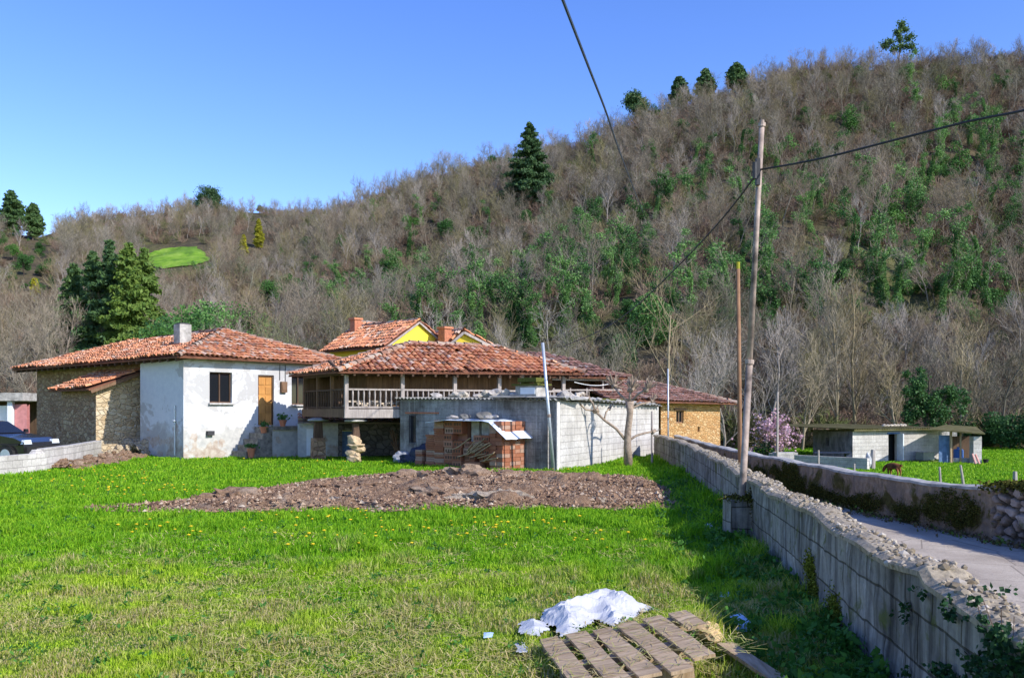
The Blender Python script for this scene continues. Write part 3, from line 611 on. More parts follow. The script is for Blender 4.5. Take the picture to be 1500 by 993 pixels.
mb = MB(); mb.tube([Q(0, .55, .1, .04), Q(0, .55, 1.9, .04)], .03, 6); mb.blob(Q(0, .55, 1.35, .06), (.08, .06, .05), 2, 0, 1, .1); mb.build('drain_pipe', MT['zinc'], fh)
mb = MB(); mb.frame(A+d*1.0+n*.05+V(0, 0, .82), d, n, V(0, 0, 1), .26, .2, .16); mb.build('vent_box', MT['dark_metal'], fh)
# chimney
chp = Q(1.55, 3.0, 3.9); mb = MB(); mb.frame(chp, b_, a_, V(0, 0, 1), .48, .48, 1.18); ch = mb.build('chimney', MT['slab_concrete'], fh)
mb = MB(); mb.frame(chp+V(0, 0, 1.182), b_, a_, V(0, 0, 1), .4, .4, .05); mb.build('chimney_cap', MT['dark_metal'], ch)
mb = MB(); mb.frame(chp+b_*.0+V(0, 0, .32), b_, a_, V(0, 0, 1), .56, .56, .12, 0, .9); mb.build('chimney_flashing', MT['brick_red'], ch)
# steps
mb = MB(); ns = 5
for k in range(ns): mb.frame(A+d*((1.9+k*.24+3.02)/2)+n*.5+V(0, 0, k*.22-.1 if k == 0 else k*.22), d, n, V(0, 0, 1), 3.02-(1.9+k*.24), .98-.004*k, .216+(.1 if k == 0 else 0))
st = mb.build('steps', MT['dark_step'], fh)
mb = MB(); mb.frame(A+d*3.9+n*.56+V(0, 0, 1.0), d, n, V(0, 0, 1), 1.78, 1.1, .12); mb.build('landing', MT['dark_step'], fh)
mb = MB(); wall(mb, A+d*3.0+n*1.0, A+d*4.7+n*1.0, -.1, .995); wall(mb, A+d*4.7+n*1.0, A+d*4.7+n*.02, -.1, .995); mb.build('landing_wall', MT['plaster'], fh)
for i, (s, o, z, hh, lab) in enumerate(((2.02, 1.13, .0, .34, 'terracotta pot with low plant at the foot of the house steps'), (2.72, .86, .88, .24, 'terracotta pot with green plant halfway up the house steps'), (3.55, .85, 1.122, .24, 'terracotta pot with green plant on the landing by the wooden door'))):
    p0 = A+d*s+n*o+V(0, 0, z); t = thing('flower_pot', lab, 'flower pot', p0, 'flower pots on the house steps')
    mb = MB(); mb.lathe(p0, [(.09, 0), (.14, hh*.85), (.155, hh*.85), (.155, hh), (.13, hh), (.12, hh*.9)], 14); mb.build('pot', MT['terracotta'], t, smooth=False)
    mb = MB(); rr = np.random.default_rng(i); mb.leaves(np.array(p0)+np.array([0, 0, hh+.1])+rr.normal(size=(90, 3))*[.1, .1, .07 if i else .03], .09, rng=rr); mb.build('foliage', MT['pot_plant'], t)
# lean-to on the barn
mb = MB(); o0 = 1.75; tA, tB = 4.15, 7.35
q = lambda t, o, z=0: Q(.45, t, z, o)
wall(mb, q(tB, o0), q(tA, o0), -.1, 2.62); wall(mb, q(tB, 0), q(tB, o0), -.1, 3.2, z1b=2.62); lt = mb.build('lean_to_wall', MT['brown_rubble'], fh)
mb = MB(); wall(mb, q(tA, o0), q(tA, 0), -.1, 2.62, z1b=3.2); mb.build('lean_to_side_wall', MT['cream_rubble'], fh)
rp = [q(tB+.3, o0+.4, 2.52), q(tA-.3, o0+.4, 2.52), q(tA-.3, -.02, 3.3), q(tB+.3, -.02, 3.3)]
roof(fh, [rp], [], seed=40, name='lean_to_roof')
mb = MB(); mb.bar(q(tA-.25, o0+.3, 2.42), q(tA-.25, 0, 3.2), .1, .12); mb.build('lean_to_beam', MT['brown_wood'], fh)
mb = MB(); rr = random.Random(3)
for k in range(60):
    t_ = rr.uniform(2.6, 4.6); o = rr.uniform(-.1, 1.9)*(1 if t_ > 3.4 else .35); hgt = max(.0, .75-.45*o)*rr.random(); mb.blob(q(t_, o, hgt), (rr.uniform(.12, .28), rr.uniform(.12, .25), rr.uniform(.1, .2)), k, 0, 2, .45)
props(mb.build('stone_heap', MT['pale_rubble'], loc=q(3.8, .8)), 'heap of pale rubble stones against the barn wall beside the white house', 'stone heap')
# ---------------------------------------------------------------- granary on pillars
K0 = V(-5.46, 29, 0); f_ = V(.9, .436, 0); l_ = V(-.5, .866, 0); fn = V(.436, -.9, 0); ln_ = V(-.866, -.5, 0)
def g(L, M, z=0): q = K0+f_*L+l_*M; return V(q.x, q.y, z)
hr = thing('granary', 'old timber granary with tiled hipped roof and railed gallery raised on pillars', 'granary', g(0, 0))
GW, GD = 8.3, 4.6
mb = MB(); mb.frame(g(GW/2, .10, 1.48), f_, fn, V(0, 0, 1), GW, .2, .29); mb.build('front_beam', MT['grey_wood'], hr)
mb = MB(); mb.frame(g(.08, GD/2+.1, 1.50), l_, ln_, V(0, 0, 1), GD, .2, .28); mb.build('side_beam', MT['brown_wood'], hr)  # same gallery timber as the front, darkened in colour for its shaded side
mb = MB(); slab(mb, [g(.15, .1, 1.8), g(GW, .1, 1.8), g(GW, GD, 1.8), g(.15, GD, 1.8)], .08); 
for k in range(8): mb.bar(g(.7+k*1.0, .2, 1.62), g(.7+k*1.0, GD, 1.62), .14, .16)
mb.build('floor_deck', MT['dark_wood'], hr)
mb = MB()  # plank wall of the store room, recessed behind the gallery
I0, I1, J0, J1 = 1.1, GW, 1.0, GD
def planks(mb, A, B, z0, z1, w=.19, seed=0):
    A, d, n = fr(A, B); L = (Vector((B[0], B[1], 0))-A).length; rr = random.Random(seed); s = 0
    while s < L-.01:
        ww = min(w*rr.uniform(.8, 1.2), L-s); mb.frame(A+d*(s+ww/2)+n*rr.uniform(0, .018)+V(0, 0, z0), d, n, V(0, 0, 1), ww-.008, .04, z1-z0); s += ww
planks(mb, g(I0, J0), g(I1, J0), 1.8, 3.25, seed=1); planks(mb, g(I0, GD), g(I0, J0), 1.8, 3.25, seed=2); mb.build('plank_wall', MT['brown_wood'], hr)
mb = MB(); mb.frame(g(.6, GD, 1.8), f_, fn, V(0, 0, 1), .9, .05, 1.3); mb.build('door', MT['brown_wood'], hr)
def rail(par, A, B, zb, zt, nb, mat, mid=False):
    A = Vector(A); B = Vector(B); mb = MB(); up = V(0, 0, 1)
    mb.bar(A+up*zt, B+up*zt, .07, .055); mb.bar(A+up*(zb+.05), B+up*(zb+.05), .06, .05); ro = mb.build('railing', MT[mat], par)
    mb = MB()
    for k in range(nb):
        q = A+(B-A)*((k+.5)/nb); mb.tube([q+up*(zb+.075), q+up*(zb+.2), q+up*((zb+zt)/2), q+up*(zt-.15), q+up*(zt-.03)], [.022, .034, .022, .034, .022], 6)
    mb.build('balusters', MT[mat], ro)
rail(hr, g(0, .06), g(GW, .06), 1.78, 2.42, 44, 'grey_wood'); rail(hr, g(.06, .1), g(.06, GD), 1.78, 2.42, 17, 'dark_wood')  # side railing takes a darker wood to paint in the shade
for L_, M_ in ((.07, .07), (2.0, .07), (3.9, .07), (5.6, .07), (6.5, .07), (GW-.1, .07), (.07, 1.5), (.07, 3.0), (.07, GD)):
    mb = MB(); mb.frame(g(L_, M_, 1.77), f_, fn, V(0, 0, 1), .12, .12, 1.28); mb.build('post', MT['brown_wood'] if M_ > .1 else MT['grey_wood'], hr)  # side posts browner than front ones, shade put into the colour
oe = .42; ze = 2.98; zr_ = 4.14
e1, e2, e3, e4 = g(-oe, GD+.45, ze+.06), g(-oe, -oe, ze), g(GW+.5, -oe, ze+.1), g(GW+.5, GD+.5, ze+.1)
t1, t2 = g(3.2, GD/2, zr_), g(6.5, GD/2, zr_)
roof(hr, [[e2, e3, t2, t1], [e1, e2, t1], [e3, e4, t2], [e4, e1, t1, t2]], [(e2, t1), (t1, t2), (e3, t2), (e1, t1)], seed=60)
mb = MB()
for k in range(22): mb.bar(g(-.2+k*.4, -.36, 2.90), g(-.2+k*.4, 1.0, 3.38), .07, .09)
mb.bar(g(0, .07, 2.96), g(GW, .07, 3.03), .12, .14); mb.bar(g(.07, 0, 2.96), g(.07, GD, 2.96), .12, .14)
mb.build('rafters', MT['dark_wood'], hr)
# pillars
def pillar(px, D, style):
    x = (px-CX)/F*D; c = V(x, D, 0); mb = MB(); up = V(0, 0, 1)
    if style == 0:
        rr = random.Random(4)
        for k in range(7): mb.blob((x+rr.uniform(-.08, .08), D+rr.uniform(-.06, .06), .1+k*.115), (.25-.01*k, .25-.01*k, .13), k, 0, 2, .35)
        mb.blob((x, D, .58), (.32, .3, .06), 33, 0, 2, .2)
        o = mb.build('stone_pillar', MT['stone_tan'], hr); mb = MB(); mb.frame(c+up*.85, f_, fn, up, .24, .24, .5, 0, .65); mb.build('pillar_post', MT['dark_wood'], o)
    else:
        mb.frame(c-up*.1, f_, fn, up, .46, .46, .85, 0, .9); o = mb.build('stone_pillar', MT['brown_rubble'], hr); mb = MB(); mb.frame(c+up*.74, f_, fn, up, .3, .3, .62, 0, .8); mb.build('pillar_post', MT['dark_wood'], o)
    mb = MB(); mb.lathe(c+up*1.34, [(.30, 0), (.38, .03), (.36, .07), (.2, .125)], 18); mb.build('pillar_cap', MT['slab_concrete'], o)
pillar(521, 29.6, 0); pillar(466, 31.4, 1); pillar(604, 31.0, 1); pillar(660, 33.2, 1)
# things on the gallery: bundles of pale firewood
for i, (L_, M_, ln, lab) in enumerate(((.35, .45, .6, 'small stack of pale sawn boards at the gallery corner of the granary'), (1.2, .4, 1.3, 'row of pale split logs lying on the front gallery of the granary'))):
    q0 = g(L_, M_, 1.8); t = thing('firewood_stack', lab, 'firewood', q0); mb = MB(); rr = random.Random(i+5)
    for k in range(26 if i else 14):
        s = rr.uniform(-.1, ln); mb.frame(g(L_+s, M_+rr.uniform(-.1, .3), 1.80+(k % 4)*.065), f_*math.cos(.5)+fn*rr.uniform(-.6, .6), fn, V(0, 0, 1), rr.uniform(.2, .45), .08, .06)
    mb.build('logs', MT['pale_wood'] if 'pale_wood' in MT else MT['grey_wood'], t)
# cellar wall under and behind the granary
S0, S1 = V((436-CX)/F*33.6, 33.6, 0), V((600-CX)/F*34.6, 34.6, 0)
cw = thing('cellar', 'dim stone cellar with blue door standing behind the pillars of the granary', 'outbuilding', S0)
A2, d2, m2 = fr(S0, S1); Lc = (S1-S0).length; mb = MB(); wall(mb, S0, S0+d2*1.5, -.1, 1.42); mb.build('plaster_wall', MT['plaster'], cw)
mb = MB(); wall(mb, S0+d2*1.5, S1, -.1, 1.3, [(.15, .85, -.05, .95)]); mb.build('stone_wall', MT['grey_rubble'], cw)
mb = MB(); mb.frame(A2+d2*2.0-m2*.12+V(0, 0, -.05), d2, m2, V(0, 0, 1), .68, .05, .98); mb.build('door', MT['blue_paint'], cw)
mb = MB(); mb.frame(A2+d2*.55+m2*.06+V(0, 0, .02), d2, m2, V(0, 0, 1), .45, .1, 1.0); mb.build('panel', MT['white_paint'], cw)
mb = MB(); tiles(mb, [S0+m2*.5+V(0, 0, 1.28), S1+m2*.5+V(0, 0, 1.25), S1-m2*.6+V(0, 0, 1.5), S0-m2*.6+V(0, 0, 1.5)], seed=5); slab(mb, [S0+m2*.5+V(0, 0, 1.28), S1+m2*.5+V(0, 0, 1.25), S1-m2*.6+V(0, 0, 1.5), S0-m2*.6+V(0, 0, 1.5)], .05); mb.build('roof', MT['oldtile'], cw)
# ---------------------------------------------------------------- yellow house behind
yh = thing('yellow_house', 'yellow rendered house with tiled gables rising behind the granary roof', 'house', P(600, 640, 44).xy.to_3d())
yd = V(.70, .714, 0).normalized(); yb = V(-.714, .70, 0).normalized()
Y0 = V((612-CX)/F*43, 43, 0)
def y(s, t, z): q = Y0+yd*s+yb*t; return V(q.x, q.y, z)
za2, ze2 = 6.06, 4.93
mb = MB(); mb.poly([y(-1.55, 0, -.2), y(1.75, 0, -.2), y(1.75, 0, 4.93), y(0, 0, za2-.09), y(-1.55, 0, 4.95)]); wall(mb, y(-1.55, 5.2, 0), y(-1.55, 0, 0), -.2, 4.93); wall(mb, y(1.75, 0, 0), y(1.75, 5.2, 0), -.2, 4.93); wall(mb, y(1.76, -1.5, 0), y(4.5, 1.2, 0), -.2, 3.4)
mb.build('yellow_wall', MT['yellow_paint'], yh)
gl, ga, gr = y(-2.1, -.12, ze2-.25), y(0, -.12, za2), y(2.0, -.12, ze2-.12); rk, gl2, gr2 = y(0, 5.3, za2), y(-2.1, 5.3, ze2-.25), y(2.0, 5.3, ze2-.12)
roof(yh, [[gl2, gl, ga, rk], [gr, gr2, rk, ga]], [(ga, rk)], seed=80)
mb = MB(); mb.bar(gl+V(0, 0, -.08), ga+V(0, 0, -.1), .06, .08); mb.bar(ga+V(0, 0, -.1), gr+V(0, 0, -.08), .06, .08); mb.build('gable_board', MT['grey_wood'], yh)
# dormer / side ridge with chimney at left
dq = lambda s, t, z: y(s, t, z)
for (px, py0, py1, D, wd, nm) in ((521, 466, 492, 46.0, .42, 0), (652, 479, 497, 43.2, .46, 1)):
    c = V((px-CX)/F*D, D, zat(py1, D)-.35); mb = MB(); hh = zat(py0, D)-c.z; mb.frame(c, yd, yb, V(0, 0, 1), wd, wd, hh-.1); o = mb.build('chimney', MT['brick_red'], yh)
    mb = MB(); mb.frame(c+V(0, 0, hh-.1), yd, yb, V(0, 0, 1), wd+.12, wd+.12, .1); mb.build('chimney_cap', MT['terracotta'], o)
dA, dB = P(530, 473, 49), P(580, 477, 48.2); dn = V(-.3, -.9, 0).normalized()
roof(yh, [[dA+dn*.9-V(0, 0, .42), dB+dn*.9-V(0, 0, .42), dB, dA], [dB-dn*.9-V(0, 0, .42), dA-dn*.9-V(0, 0, .42), dA, dB]], [(dA, dB)], seed=90, name='dormer_roof')
mb = MB(); mb.poly([dA+dn*.5-V(0, 0, 1.0), dB+dn*.5-V(0, 0, 1.0), dB+dn*.5-V(0, 0, .2), dA+dn*.5-V(0, 0, .2)]); mb.build('dormer_wall', MT['brick_red'], yh)
# second gable, lower right
D2 = 43.0; gA, gL, gR = P(680, 484, D2), P(655, 505, D2), P(770, 531, D2+1.5); bk = yb*6
roof(yh, [[gL+bk, gL, gA, gA+bk], [gR, gR+bk, gA+bk, gA]], [(gA, gA+bk)], seed=95, name='gable_roof')
mb = MB(); mb.bar(gL-V(0, 0, .1), gA-V(0, 0, .1), .08, .12); mb.bar(gA-V(0, 0, .1), gR-V(0, 0, .1), .08, .12); mb.build('gable_board', MT['grey_wood'], yh)
mb = MB(); off = yb*.12; mb.poly([gL+off-V(0, 0, 1.2), gR+off-V(0, 0, .6), gR+off-V(0, 0, .1), gA+off-V(0, 0, .1), gL+off-V(0, 0, .1)]); mb.build('gable_wall', MT['yellow_paint'], yh)
# ---------------------------------------------------------------- annex (second gallery building)
ax = thing('gallery_outbuilding', 'dark timber outbuilding with faded tile roof, right of the granary behind the block shed', 'outbuilding', V((840-CX)/F*37, 37, 0))
u0 = V((762-CX)/F*36.5, 36.5, 0); u1 = V((914-CX)/F*38.5, 38.5, 0); Au, du, nu = fr(u0, u1); Lu = (u1-u0).length; zeu = 3.13
U = lambda s, t, z: Au+du*s-nu*t+V(0, 0, z)
roof(ax, [[U(-.3, -.6, zeu), U(Lu, -.6, zeu-.02), U(Lu-2.6, 2.4, zeu+.85), U(.2, 2.4, zeu+1.15)], [U(Lu, -.6, zeu-.02), U(Lu, 5.4, zeu), U(Lu-2.6, 2.4, zeu+.85)], [U(Lu, 5.4, zeu), U(-.3, 5.4, zeu), U(.2, 2.4, zeu+1.15), U(Lu-2.6, 2.4, zeu+.85)]], [(U(.2, 2.4, zeu+1.15), U(Lu-2.6, 2.4, zeu+.85)), (U(Lu, -.6, zeu-.02), U(Lu-2.6, 2.4, zeu+.85))], seed=110, tmat='oldtile')
mb = MB(); planks(mb, U(-.2, .7, 0), U(Lu-1.3, .7, 0), 1.2, 3.25, seed=7); planks(mb, U(Lu-1.3, .7, 0), U(Lu-1.3, 5, 0), 1.2, 3.25, seed=8); mb.build('plank_wall', MT['dark_wood'], ax)
mb = MB(); wall(mb, U(-.2, .0, 0), U(Lu-.4, .0, 0), -.3, 1.45); wall(mb, U(Lu-.4, 0, 0), U(Lu-.4, 5, 0), -.3, 1.45); mb.build('base_wall', MT['brown_rubble'], ax)
mb = MB(); mb.bar(U(.4, -.3, 2.55), U(Lu-.3, -.3, 2.6), .05, .06); mb.bar(U(.4, -.3, 3.02), U(Lu-.3, -.3, 3.02), .08, .1); mb.build('rail', MT['grey_wood'], ax)
for k in range(6):
    mb = MB(); mb.frame(U(.6+k*.78, -.3, 1.4), du, nu, V(0, 0, 1), .06, .06, 1.6 if k in (0, 4) else 1.25); mb.build('post', MT['grey_wood'], ax)
mb = MB(); pts = [U(2.3+i*.25, -.4, 2.9-.13*math.sin(i/8*math.pi)) for i in range(9)]; mb.tube(pts, .015, 5); mb.build('rope', MT['white_paint'], ax)
# ---------------------------------------------------------------- ochre stone house by the lane
oh = thing('stone_house', 'small ochre stone house with brown tiled roof at the end of the lane', 'house', V(8, 40, -1))
o0_ = V((968-CX)/F*39, 39, 0); o1_ = V((1055-CX)/F*41.5, 41.5, 0); Ao, do, no = fr(o0_, o1_); Lo = (o1_-o0_).length
O = lambda s, t, z: Ao+do*s-no*t+V(0, 0, z)
mb = MB(); wo = (1.0, 1.5, 1.15, 1.72); wall(mb, O(0, 0, 0), O(Lo, 0, 0), -1.2, 2.12, [wo, (2.45, 2.6, .75, .98)]); wall(mb, O(Lo, 0, 0), O(Lo, 6, 0), -1.2, 2.12); mb.build('stone_wall', MT['ochre_rubble'], oh)
mb = MB(); mb.frame(O(2.52, .2, .7), do, no, V(0, 0, 1), .3, .04, .3); mb.build('hole_shade_panel', MT['dark_wood'], oh)  # dark panel painted as the shade inside the small opening
window(oh, O(0, 0, 0), O(Lo, 0, 0), wo, 'brown_wood', .06, .1, 1, 'glass', sill=None)
mb = MB(); mb.frame(O(1.25, -.03, 1.725), do, no, V(0, 0, 1), .8, .1, .09); mb.build('lintel', MT['brown_wood'], oh)
mb = MB(); wall(mb, O(-3.2, .3, 0), O(-.02, .3, 0), -1, 2.1, [(2.55, 3.0, -.9, 1.9)]); mb.build('side_wall', MT['pale_block'], oh); mb = MB(); mb.frame(O(-.45, .45, -.9), do, no, V(0, 0, 1), .42, .05, 2.75); mb.build('door', MT['brown_wood'], oh)
roof(oh, [[O(-3.4, -.5, 2.13), O(Lo+.6, -.5, 2.05), O(Lo-1.8, 2.6, 3.0), O(-3.2, 2.6, 3.05)], [O(Lo+.6, -.5, 2.05), O(Lo+.6, 6.3, 2.05), O(Lo-1.8, 2.6, 3.0)], [O(Lo+.6, 6.3, 2.05), O(-3.4, 6.3, 2.13), O(-3.2, 2.6, 3.05), O(Lo-1.8, 2.6, 3.0)]], [(O(-3.2, 2.6, 3.05), O(Lo-1.8, 2.6, 3.0)), (O(Lo+.6, -.5, 2.05), O(Lo-1.8, 2.6, 3.0))], seed=130, tmat='oldtile')
# ---------------------------------------------------------------- block shed
W0, W1, W2 = V(1.3, 25.9, 0), V(-3.75, 29.75, 0), V(5.95, 36, 0)
bs = thing('block_shed', 'grey concrete block shed with corrugated roof weighted by stones', 'shed', W0)
Aw, dw, nw = fr(W1, W0); Lw = (W0-W1).length; Ar, dr2, nr = fr(W0, W2); Lr = (W2-W0).length
mb = MB(); wob = (.42, .72, .66, 1.55); wall(mb, W1, W0, -.15, 2.1, [wob], z1b=2.02); mb.build('shaded_wall', MT['shaded_block'], bs)
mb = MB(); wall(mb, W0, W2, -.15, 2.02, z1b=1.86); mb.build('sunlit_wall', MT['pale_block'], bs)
mb = MB(); mb.frame(Aw+dw*.57-nw*.12+V(0, 0, .66), dw, nw, V(0, 0, 1), .3, .02, .9); wn = mb.build('window', MT['glass'], bs); mb = MB()
for k in range(4): mb.tube([Aw+dw*(.45+k*.085)+nw*.03+V(0, 0, .6), Aw+dw*(.45+k*.085)+nw*.03+V(0, 0, 1.6)], .011, 5)
mb.build('window_bars', MT['dark_metal'], wn)
mb = MB(); mb.frame(Aw+dw*1.0+nw*.008+V(0, 0, 1.62), dw, nw, V(0, 0, 1), 1.5, .02, .05); mb.build('brick_course', MT['brick_red'], bs)
mb = MB(); mb.frame(W0+dr2*.1+nr*.012+V(0, 0, -.1), dr2, nr, V(0, 0, 1), .2, .03, 2.08); mb.build('corner_mortar', MT['mortar_pale'], bs)
mb = MB(); corr(mb, W1+nw*.14-dw*.15+V(0, 0, 2.14), dw+V(0, 0, -.013), -nw+V(0, 0, .02), Lw+.2, 1.7, .165, .026); mb.build('corrugated_roof', MT['fibre_cement'], bs)
mb = MB(); corr(mb, W0-dr2*.05+nr*.22+V(0, 0, 2.10), dr2+V(0, 0, -.016), -nr+V(0, 0, .015), Lr*.98, 2.4, .42, .035); mb.build('corrugated_side_roof', MT['fibre_cement'], bs)
mb = MB(); mb.poly([W1-nw*1.4+V(0, 0, 2.0), W0-nw*1.2-nr*.2+V(0, 0, 2.0), W2-nr*2.2+V(0, 0, 1.84), W1-nw*5+V(0, 0, 2.0)]); mb.build('roof_slab', MT['fibre_cement'], bs)
mb = MB(); cq = Aw+dw*5.05-nw*.55+V(0, 0, 2.12); mb.frame(cq, dw, nw, V(0, 0, 1), .78, .6, .36); co_ = mb.build('chimney', MT['slab_concrete'], bs)
mb = MB(); mb.frame(cq+V(0, 0, .363), dw, nw, V(0, 0, 1), .98, .74, .05); mb.frame(cq+V(0, 0, .47), dw, nw, V(0, 0, 1), .7, .5, .13)
for s in (-.25, .25): mb.frame(cq+dw*s+V(0, 0, .41), dw, nw, V(0, 0, 1), .1, .3, .062)
mb.build('chimney_cap', MT['moss'], co_)
mb = MB(); mb.frame(cq+nw*.31+dw*.08+V(0, 0, .1), dw, nw, V(0, 0, 1), .55, .02, .2); mb.build('chimney_panel', MT['white_paint'], co_)
rs = [(1.35, .3, .22, .13, 'pale grey'), (2.1, .45, .26, .15, 'brownish'), (2.5, .3, .2, .16, 'light tan'), (2.95, .5, .2, .1, 'dark'), (3.35, .35, .2, .17, 'pale round'), (3.8, .4, .32, .22, 'big grey'), (4.2, .35, .18, .2, 'whitish'), (4.55, .4, .28, .12, 'dark flat')]
order = ['leftmost', 'second from left', 'third from left', 'fourth from left', 'fifth from left', 'sixth from left', 'seventh from left', 'rightmost']
for i, (s, t, r, h, cdesc) in enumerate(rs):
    q0 = Aw+dw*s-nw*t+V(0, 0, 2.13); mb = MB(); r *= .85; h *= .75; mb.blob(q0+V(0, 0, h*.75), (r, r*.8, h), i+60, 0, 2, .45)
    props(mb.build('roof_stone', MT['stone_grey' if 'dark' in cdesc or 'grey' in cdesc else 'stone_pale'], loc=q0), '%s stone, %s of those along the shaded shed roof edge' % (cdesc, order[i]), 'stone', 'stones weighing down the shed roof')
for i, (s, t, r, h, lab) in enumerate(((1.9, .5, .26, .2, 'grey rock on the sunlit side of the shed roof, left of the white one'), (2.6, .55, .18, .16, 'low dark rock between two bigger rocks on the sunlit side of the shed roof'), (3.3, .45, .24, .22, 'white rounded rock on the sunlit side of the shed roof'))):
    q0 = W0+dr2*s-nr*t+V(0, 0, 2.07); mb = MB(); r *= .85; h *= .8; mb.blob(q0+V(0, 0, h*.75), (r, r*.8, h), i+90, 0, 2, .4); props(mb.build('roof_stone', MT['stone_pale' if i == 2 else 'stone_grey'], loc=q0), lab, 'stone', 'stones weighing down the shed roof')
# rubble and moss along the sunlit roof edge
mb = MB(); rr = random.Random(9)
for k in range(70):
    s = rr.uniform(.2, Lr-.3); mb.blob(W0+dr2*s-nr*rr.uniform(-.12, .3)+V(0, 0, 2.1-.0155*s+rr.uniform(0, .05)), (rr.uniform(.07, .2), rr.uniform(.07, .14), rr.uniform(.03, .08)), k, 0, 1, .4)
mb.build('roof_rubble', MT['slab_concrete'], bs); mb = MB()
for k in range(14): mb.blob(W0+dr2*rr.uniform(4, 7)-nr*rr.uniform(0, .3)+V(0, 0, 2.08), (.2, .12, .06), k+300, 0, 1, .4)
mb.build('roof_moss', MT['moss'], bs)
UP = V(0, 0, 1)
# ---------------------------------------------------------------- brick stack beside the shed
def BQ(u, v, z=0): q = W0-dw*u+nw*v; return V(q.x, q.y, z)
t = thing('brick_stack', 'tall stack of red hollow bricks and tiles under a bent metal sheet by the shed', 'brick stack', BQ(2.7, .6))
brm = Mat('hollow_brick', .92, .12); _i = brm.island(); _n = brm.noise(brm.pos(), 12, 5, .6)
MT['hollow'] = brm.col(brm.mix(.5, brm.ramp(_i, [(0, (.30, .11, .06)), (.35, (.31, .125, .07)), (.7, (.38, .18, .115)), (1, (.40, .27, .20))]), brm.ramp(_n, [(.3, .6), (.7, 1.1)]), 'MULTIPLY'))
rr = random.Random(12)
def brickcol(mb, u0, u1, v0, v1, z0, z1, bu, bz, bv=.26, miss=.0, hole_shade=True):
    z = z0
    while z < z1-.02:
        u = u0
        while u < u1-.02:
            v = v1
            if rr.random() > miss:
                j = rr.gauss(0, .018); mb.frame(BQ(u+bu/2, v-bv/2+j, z), -dw, nw, UP, bu-.008, bv, bz-.008)
                if hole_shade:
                    for a in (-.28, 0, .28): mb.frame(BQ(u+bu/2+a*bu, v+j+.001, z+bz*.25), -dw, nw, UP, bu*.17, .004, bz*.42, 1)  # dark plates on the brick face, painted as the shade in its hollows
            # side bricks along depth on both ends
            u += bu
        z += bz
    # body behind the face
    mb.frame(BQ((u0+u1)/2, (v0+v1-bv)/2-.01, z0), -dw, nw, UP, u1-u0-.03, max(.02, v1-v0-bv), max(.05, z-z0-.02))
mb = MB(); brickcol(mb, 1.15, 1.62, 0, 1.1, 0, 1.42, .235, .118, hole_shade=False)
for k in range(12):
    for j in range(4): mb.frame(BQ(1.15+.03, .14+j*.25+rr.gauss(0, .01), k*.118), nw, dw, UP, .24, .12, .11)
mb.build('end_stack', [MT['hollow'], MT['dark_wood']], t)
mb = MB(); brickcol(mb, 1.65, 2.3, .1, 1.05, 0, .98, .32, .2, miss=.05); mb.build('low_stack', [MT['hollow'], MT['dark_wood']], t)
mb = MB(); brickcol(mb, 2.32, 2.75, 0, .95, 0, .72, .21, .2, miss=.1); mb.build('broken_stack', [MT['hollow'], MT['dark_wood']], t)
mb = MB(); brickcol(mb, 2.78, 3.5, .1, 1.0, 0, 1.42, .36, .203, miss=.05); 
for k in range(3): mb.frame(BQ(3.14, 1.005, .08+k*.36), -dw, nw, UP, .5, .01, .02, 1)
mb.build('big_block_stack', [MT['hollow'], MT['dark_wood']], t)
mb = MB(); brickcol(mb, 3.55, 3.95, .1, .95, 0, 1.40, .4, .062, hole_shade=False); mb.build('tile_stack', [MT['hollow'], MT['dark_wood']], t)
mb = MB(); brickcol(mb, 3.98, 4.35, .1, .9, 0, .95, .37, .07, hole_shade=False); mb.build('short_tile_stack', [MT['hollow'], MT['dark_wood']], t)
mb = MB(); mb.frame(BQ(4.05, .75, .95), -dw, nw, UP, .3, .3, .12); mb.frame(BQ(3.9, .7, 1.08), -dw, nw, UP, .22, .3, .25); mb.build('concrete_pieces', MT['slab_concrete'], t)
mb = MB(); brickcol(mb, 4.55, 4.85, .2, .85, 0, .5, .3, .07, hole_shade=False); props(mb.build('brick_stack', [MT['hollow'], MT['dark_wood']], loc=BQ(4.7, .5)), 'knee-high little stack of red tiles left of the tall brick stack', 'brick stack')
mb = MB()
for k in range(16):
    q0 = BQ(2.0+rr.uniform(-.2, 1.0), 1.1+rr.uniform(0, .12), .18+rr.uniform(0, .5)); mb.bar(q0, q0-dw*rr.uniform(-.75, -.3)*.9+UP*rr.uniform(.1, .4), .05, .02)
mb.build('loose_battens', MT['pallet_wood'], t)
mb = MB(); mb.frame(BQ(2.5, .4, .7), -dw, nw, UP, .3, .6, .72); mb.frame(BQ(2.05, .4, .98), -dw, nw, UP, .4, .6, .4); mb.build('cement_bags', MT['slab_concrete'], t)
mb = MB()   # bent sheet
pts = [(4.0, 1.40), (3.2, 1.475), (2.4, 1.45), (1.75, 1.47), (1.5, 1.43), (.86, .93)]; v = []; K = len(pts); Nv = 7
for u, z in pts:
    for k in range(Nv): v.append(BQ(u, -.12+k*(1.42/(Nv-1)), z-.03*k/(Nv-1)+.012*math.sin(k*2.1+u*3)))
v2 = [p-UP*.012 for p in v]; n = len(v); fcs = []
for i in range(K-1):
    for k in range(Nv-1): q0 = i*Nv+k; fcs += [(q0, q0+Nv, q0+Nv+1, q0+1), (n+q0, n+q0+1, n+q0+Nv+1, n+q0+Nv)]
for i in range(K-1):
    for k in (0, Nv-1): q0 = i*Nv+k; fcs.append((q0, q0+Nv, n+q0+Nv, n+q0))
for i in (0, K-1):
    for k in range(Nv-1): q0 = i*Nv+k; fcs.append((q0, q0+1, n+q0+1, n+q0))
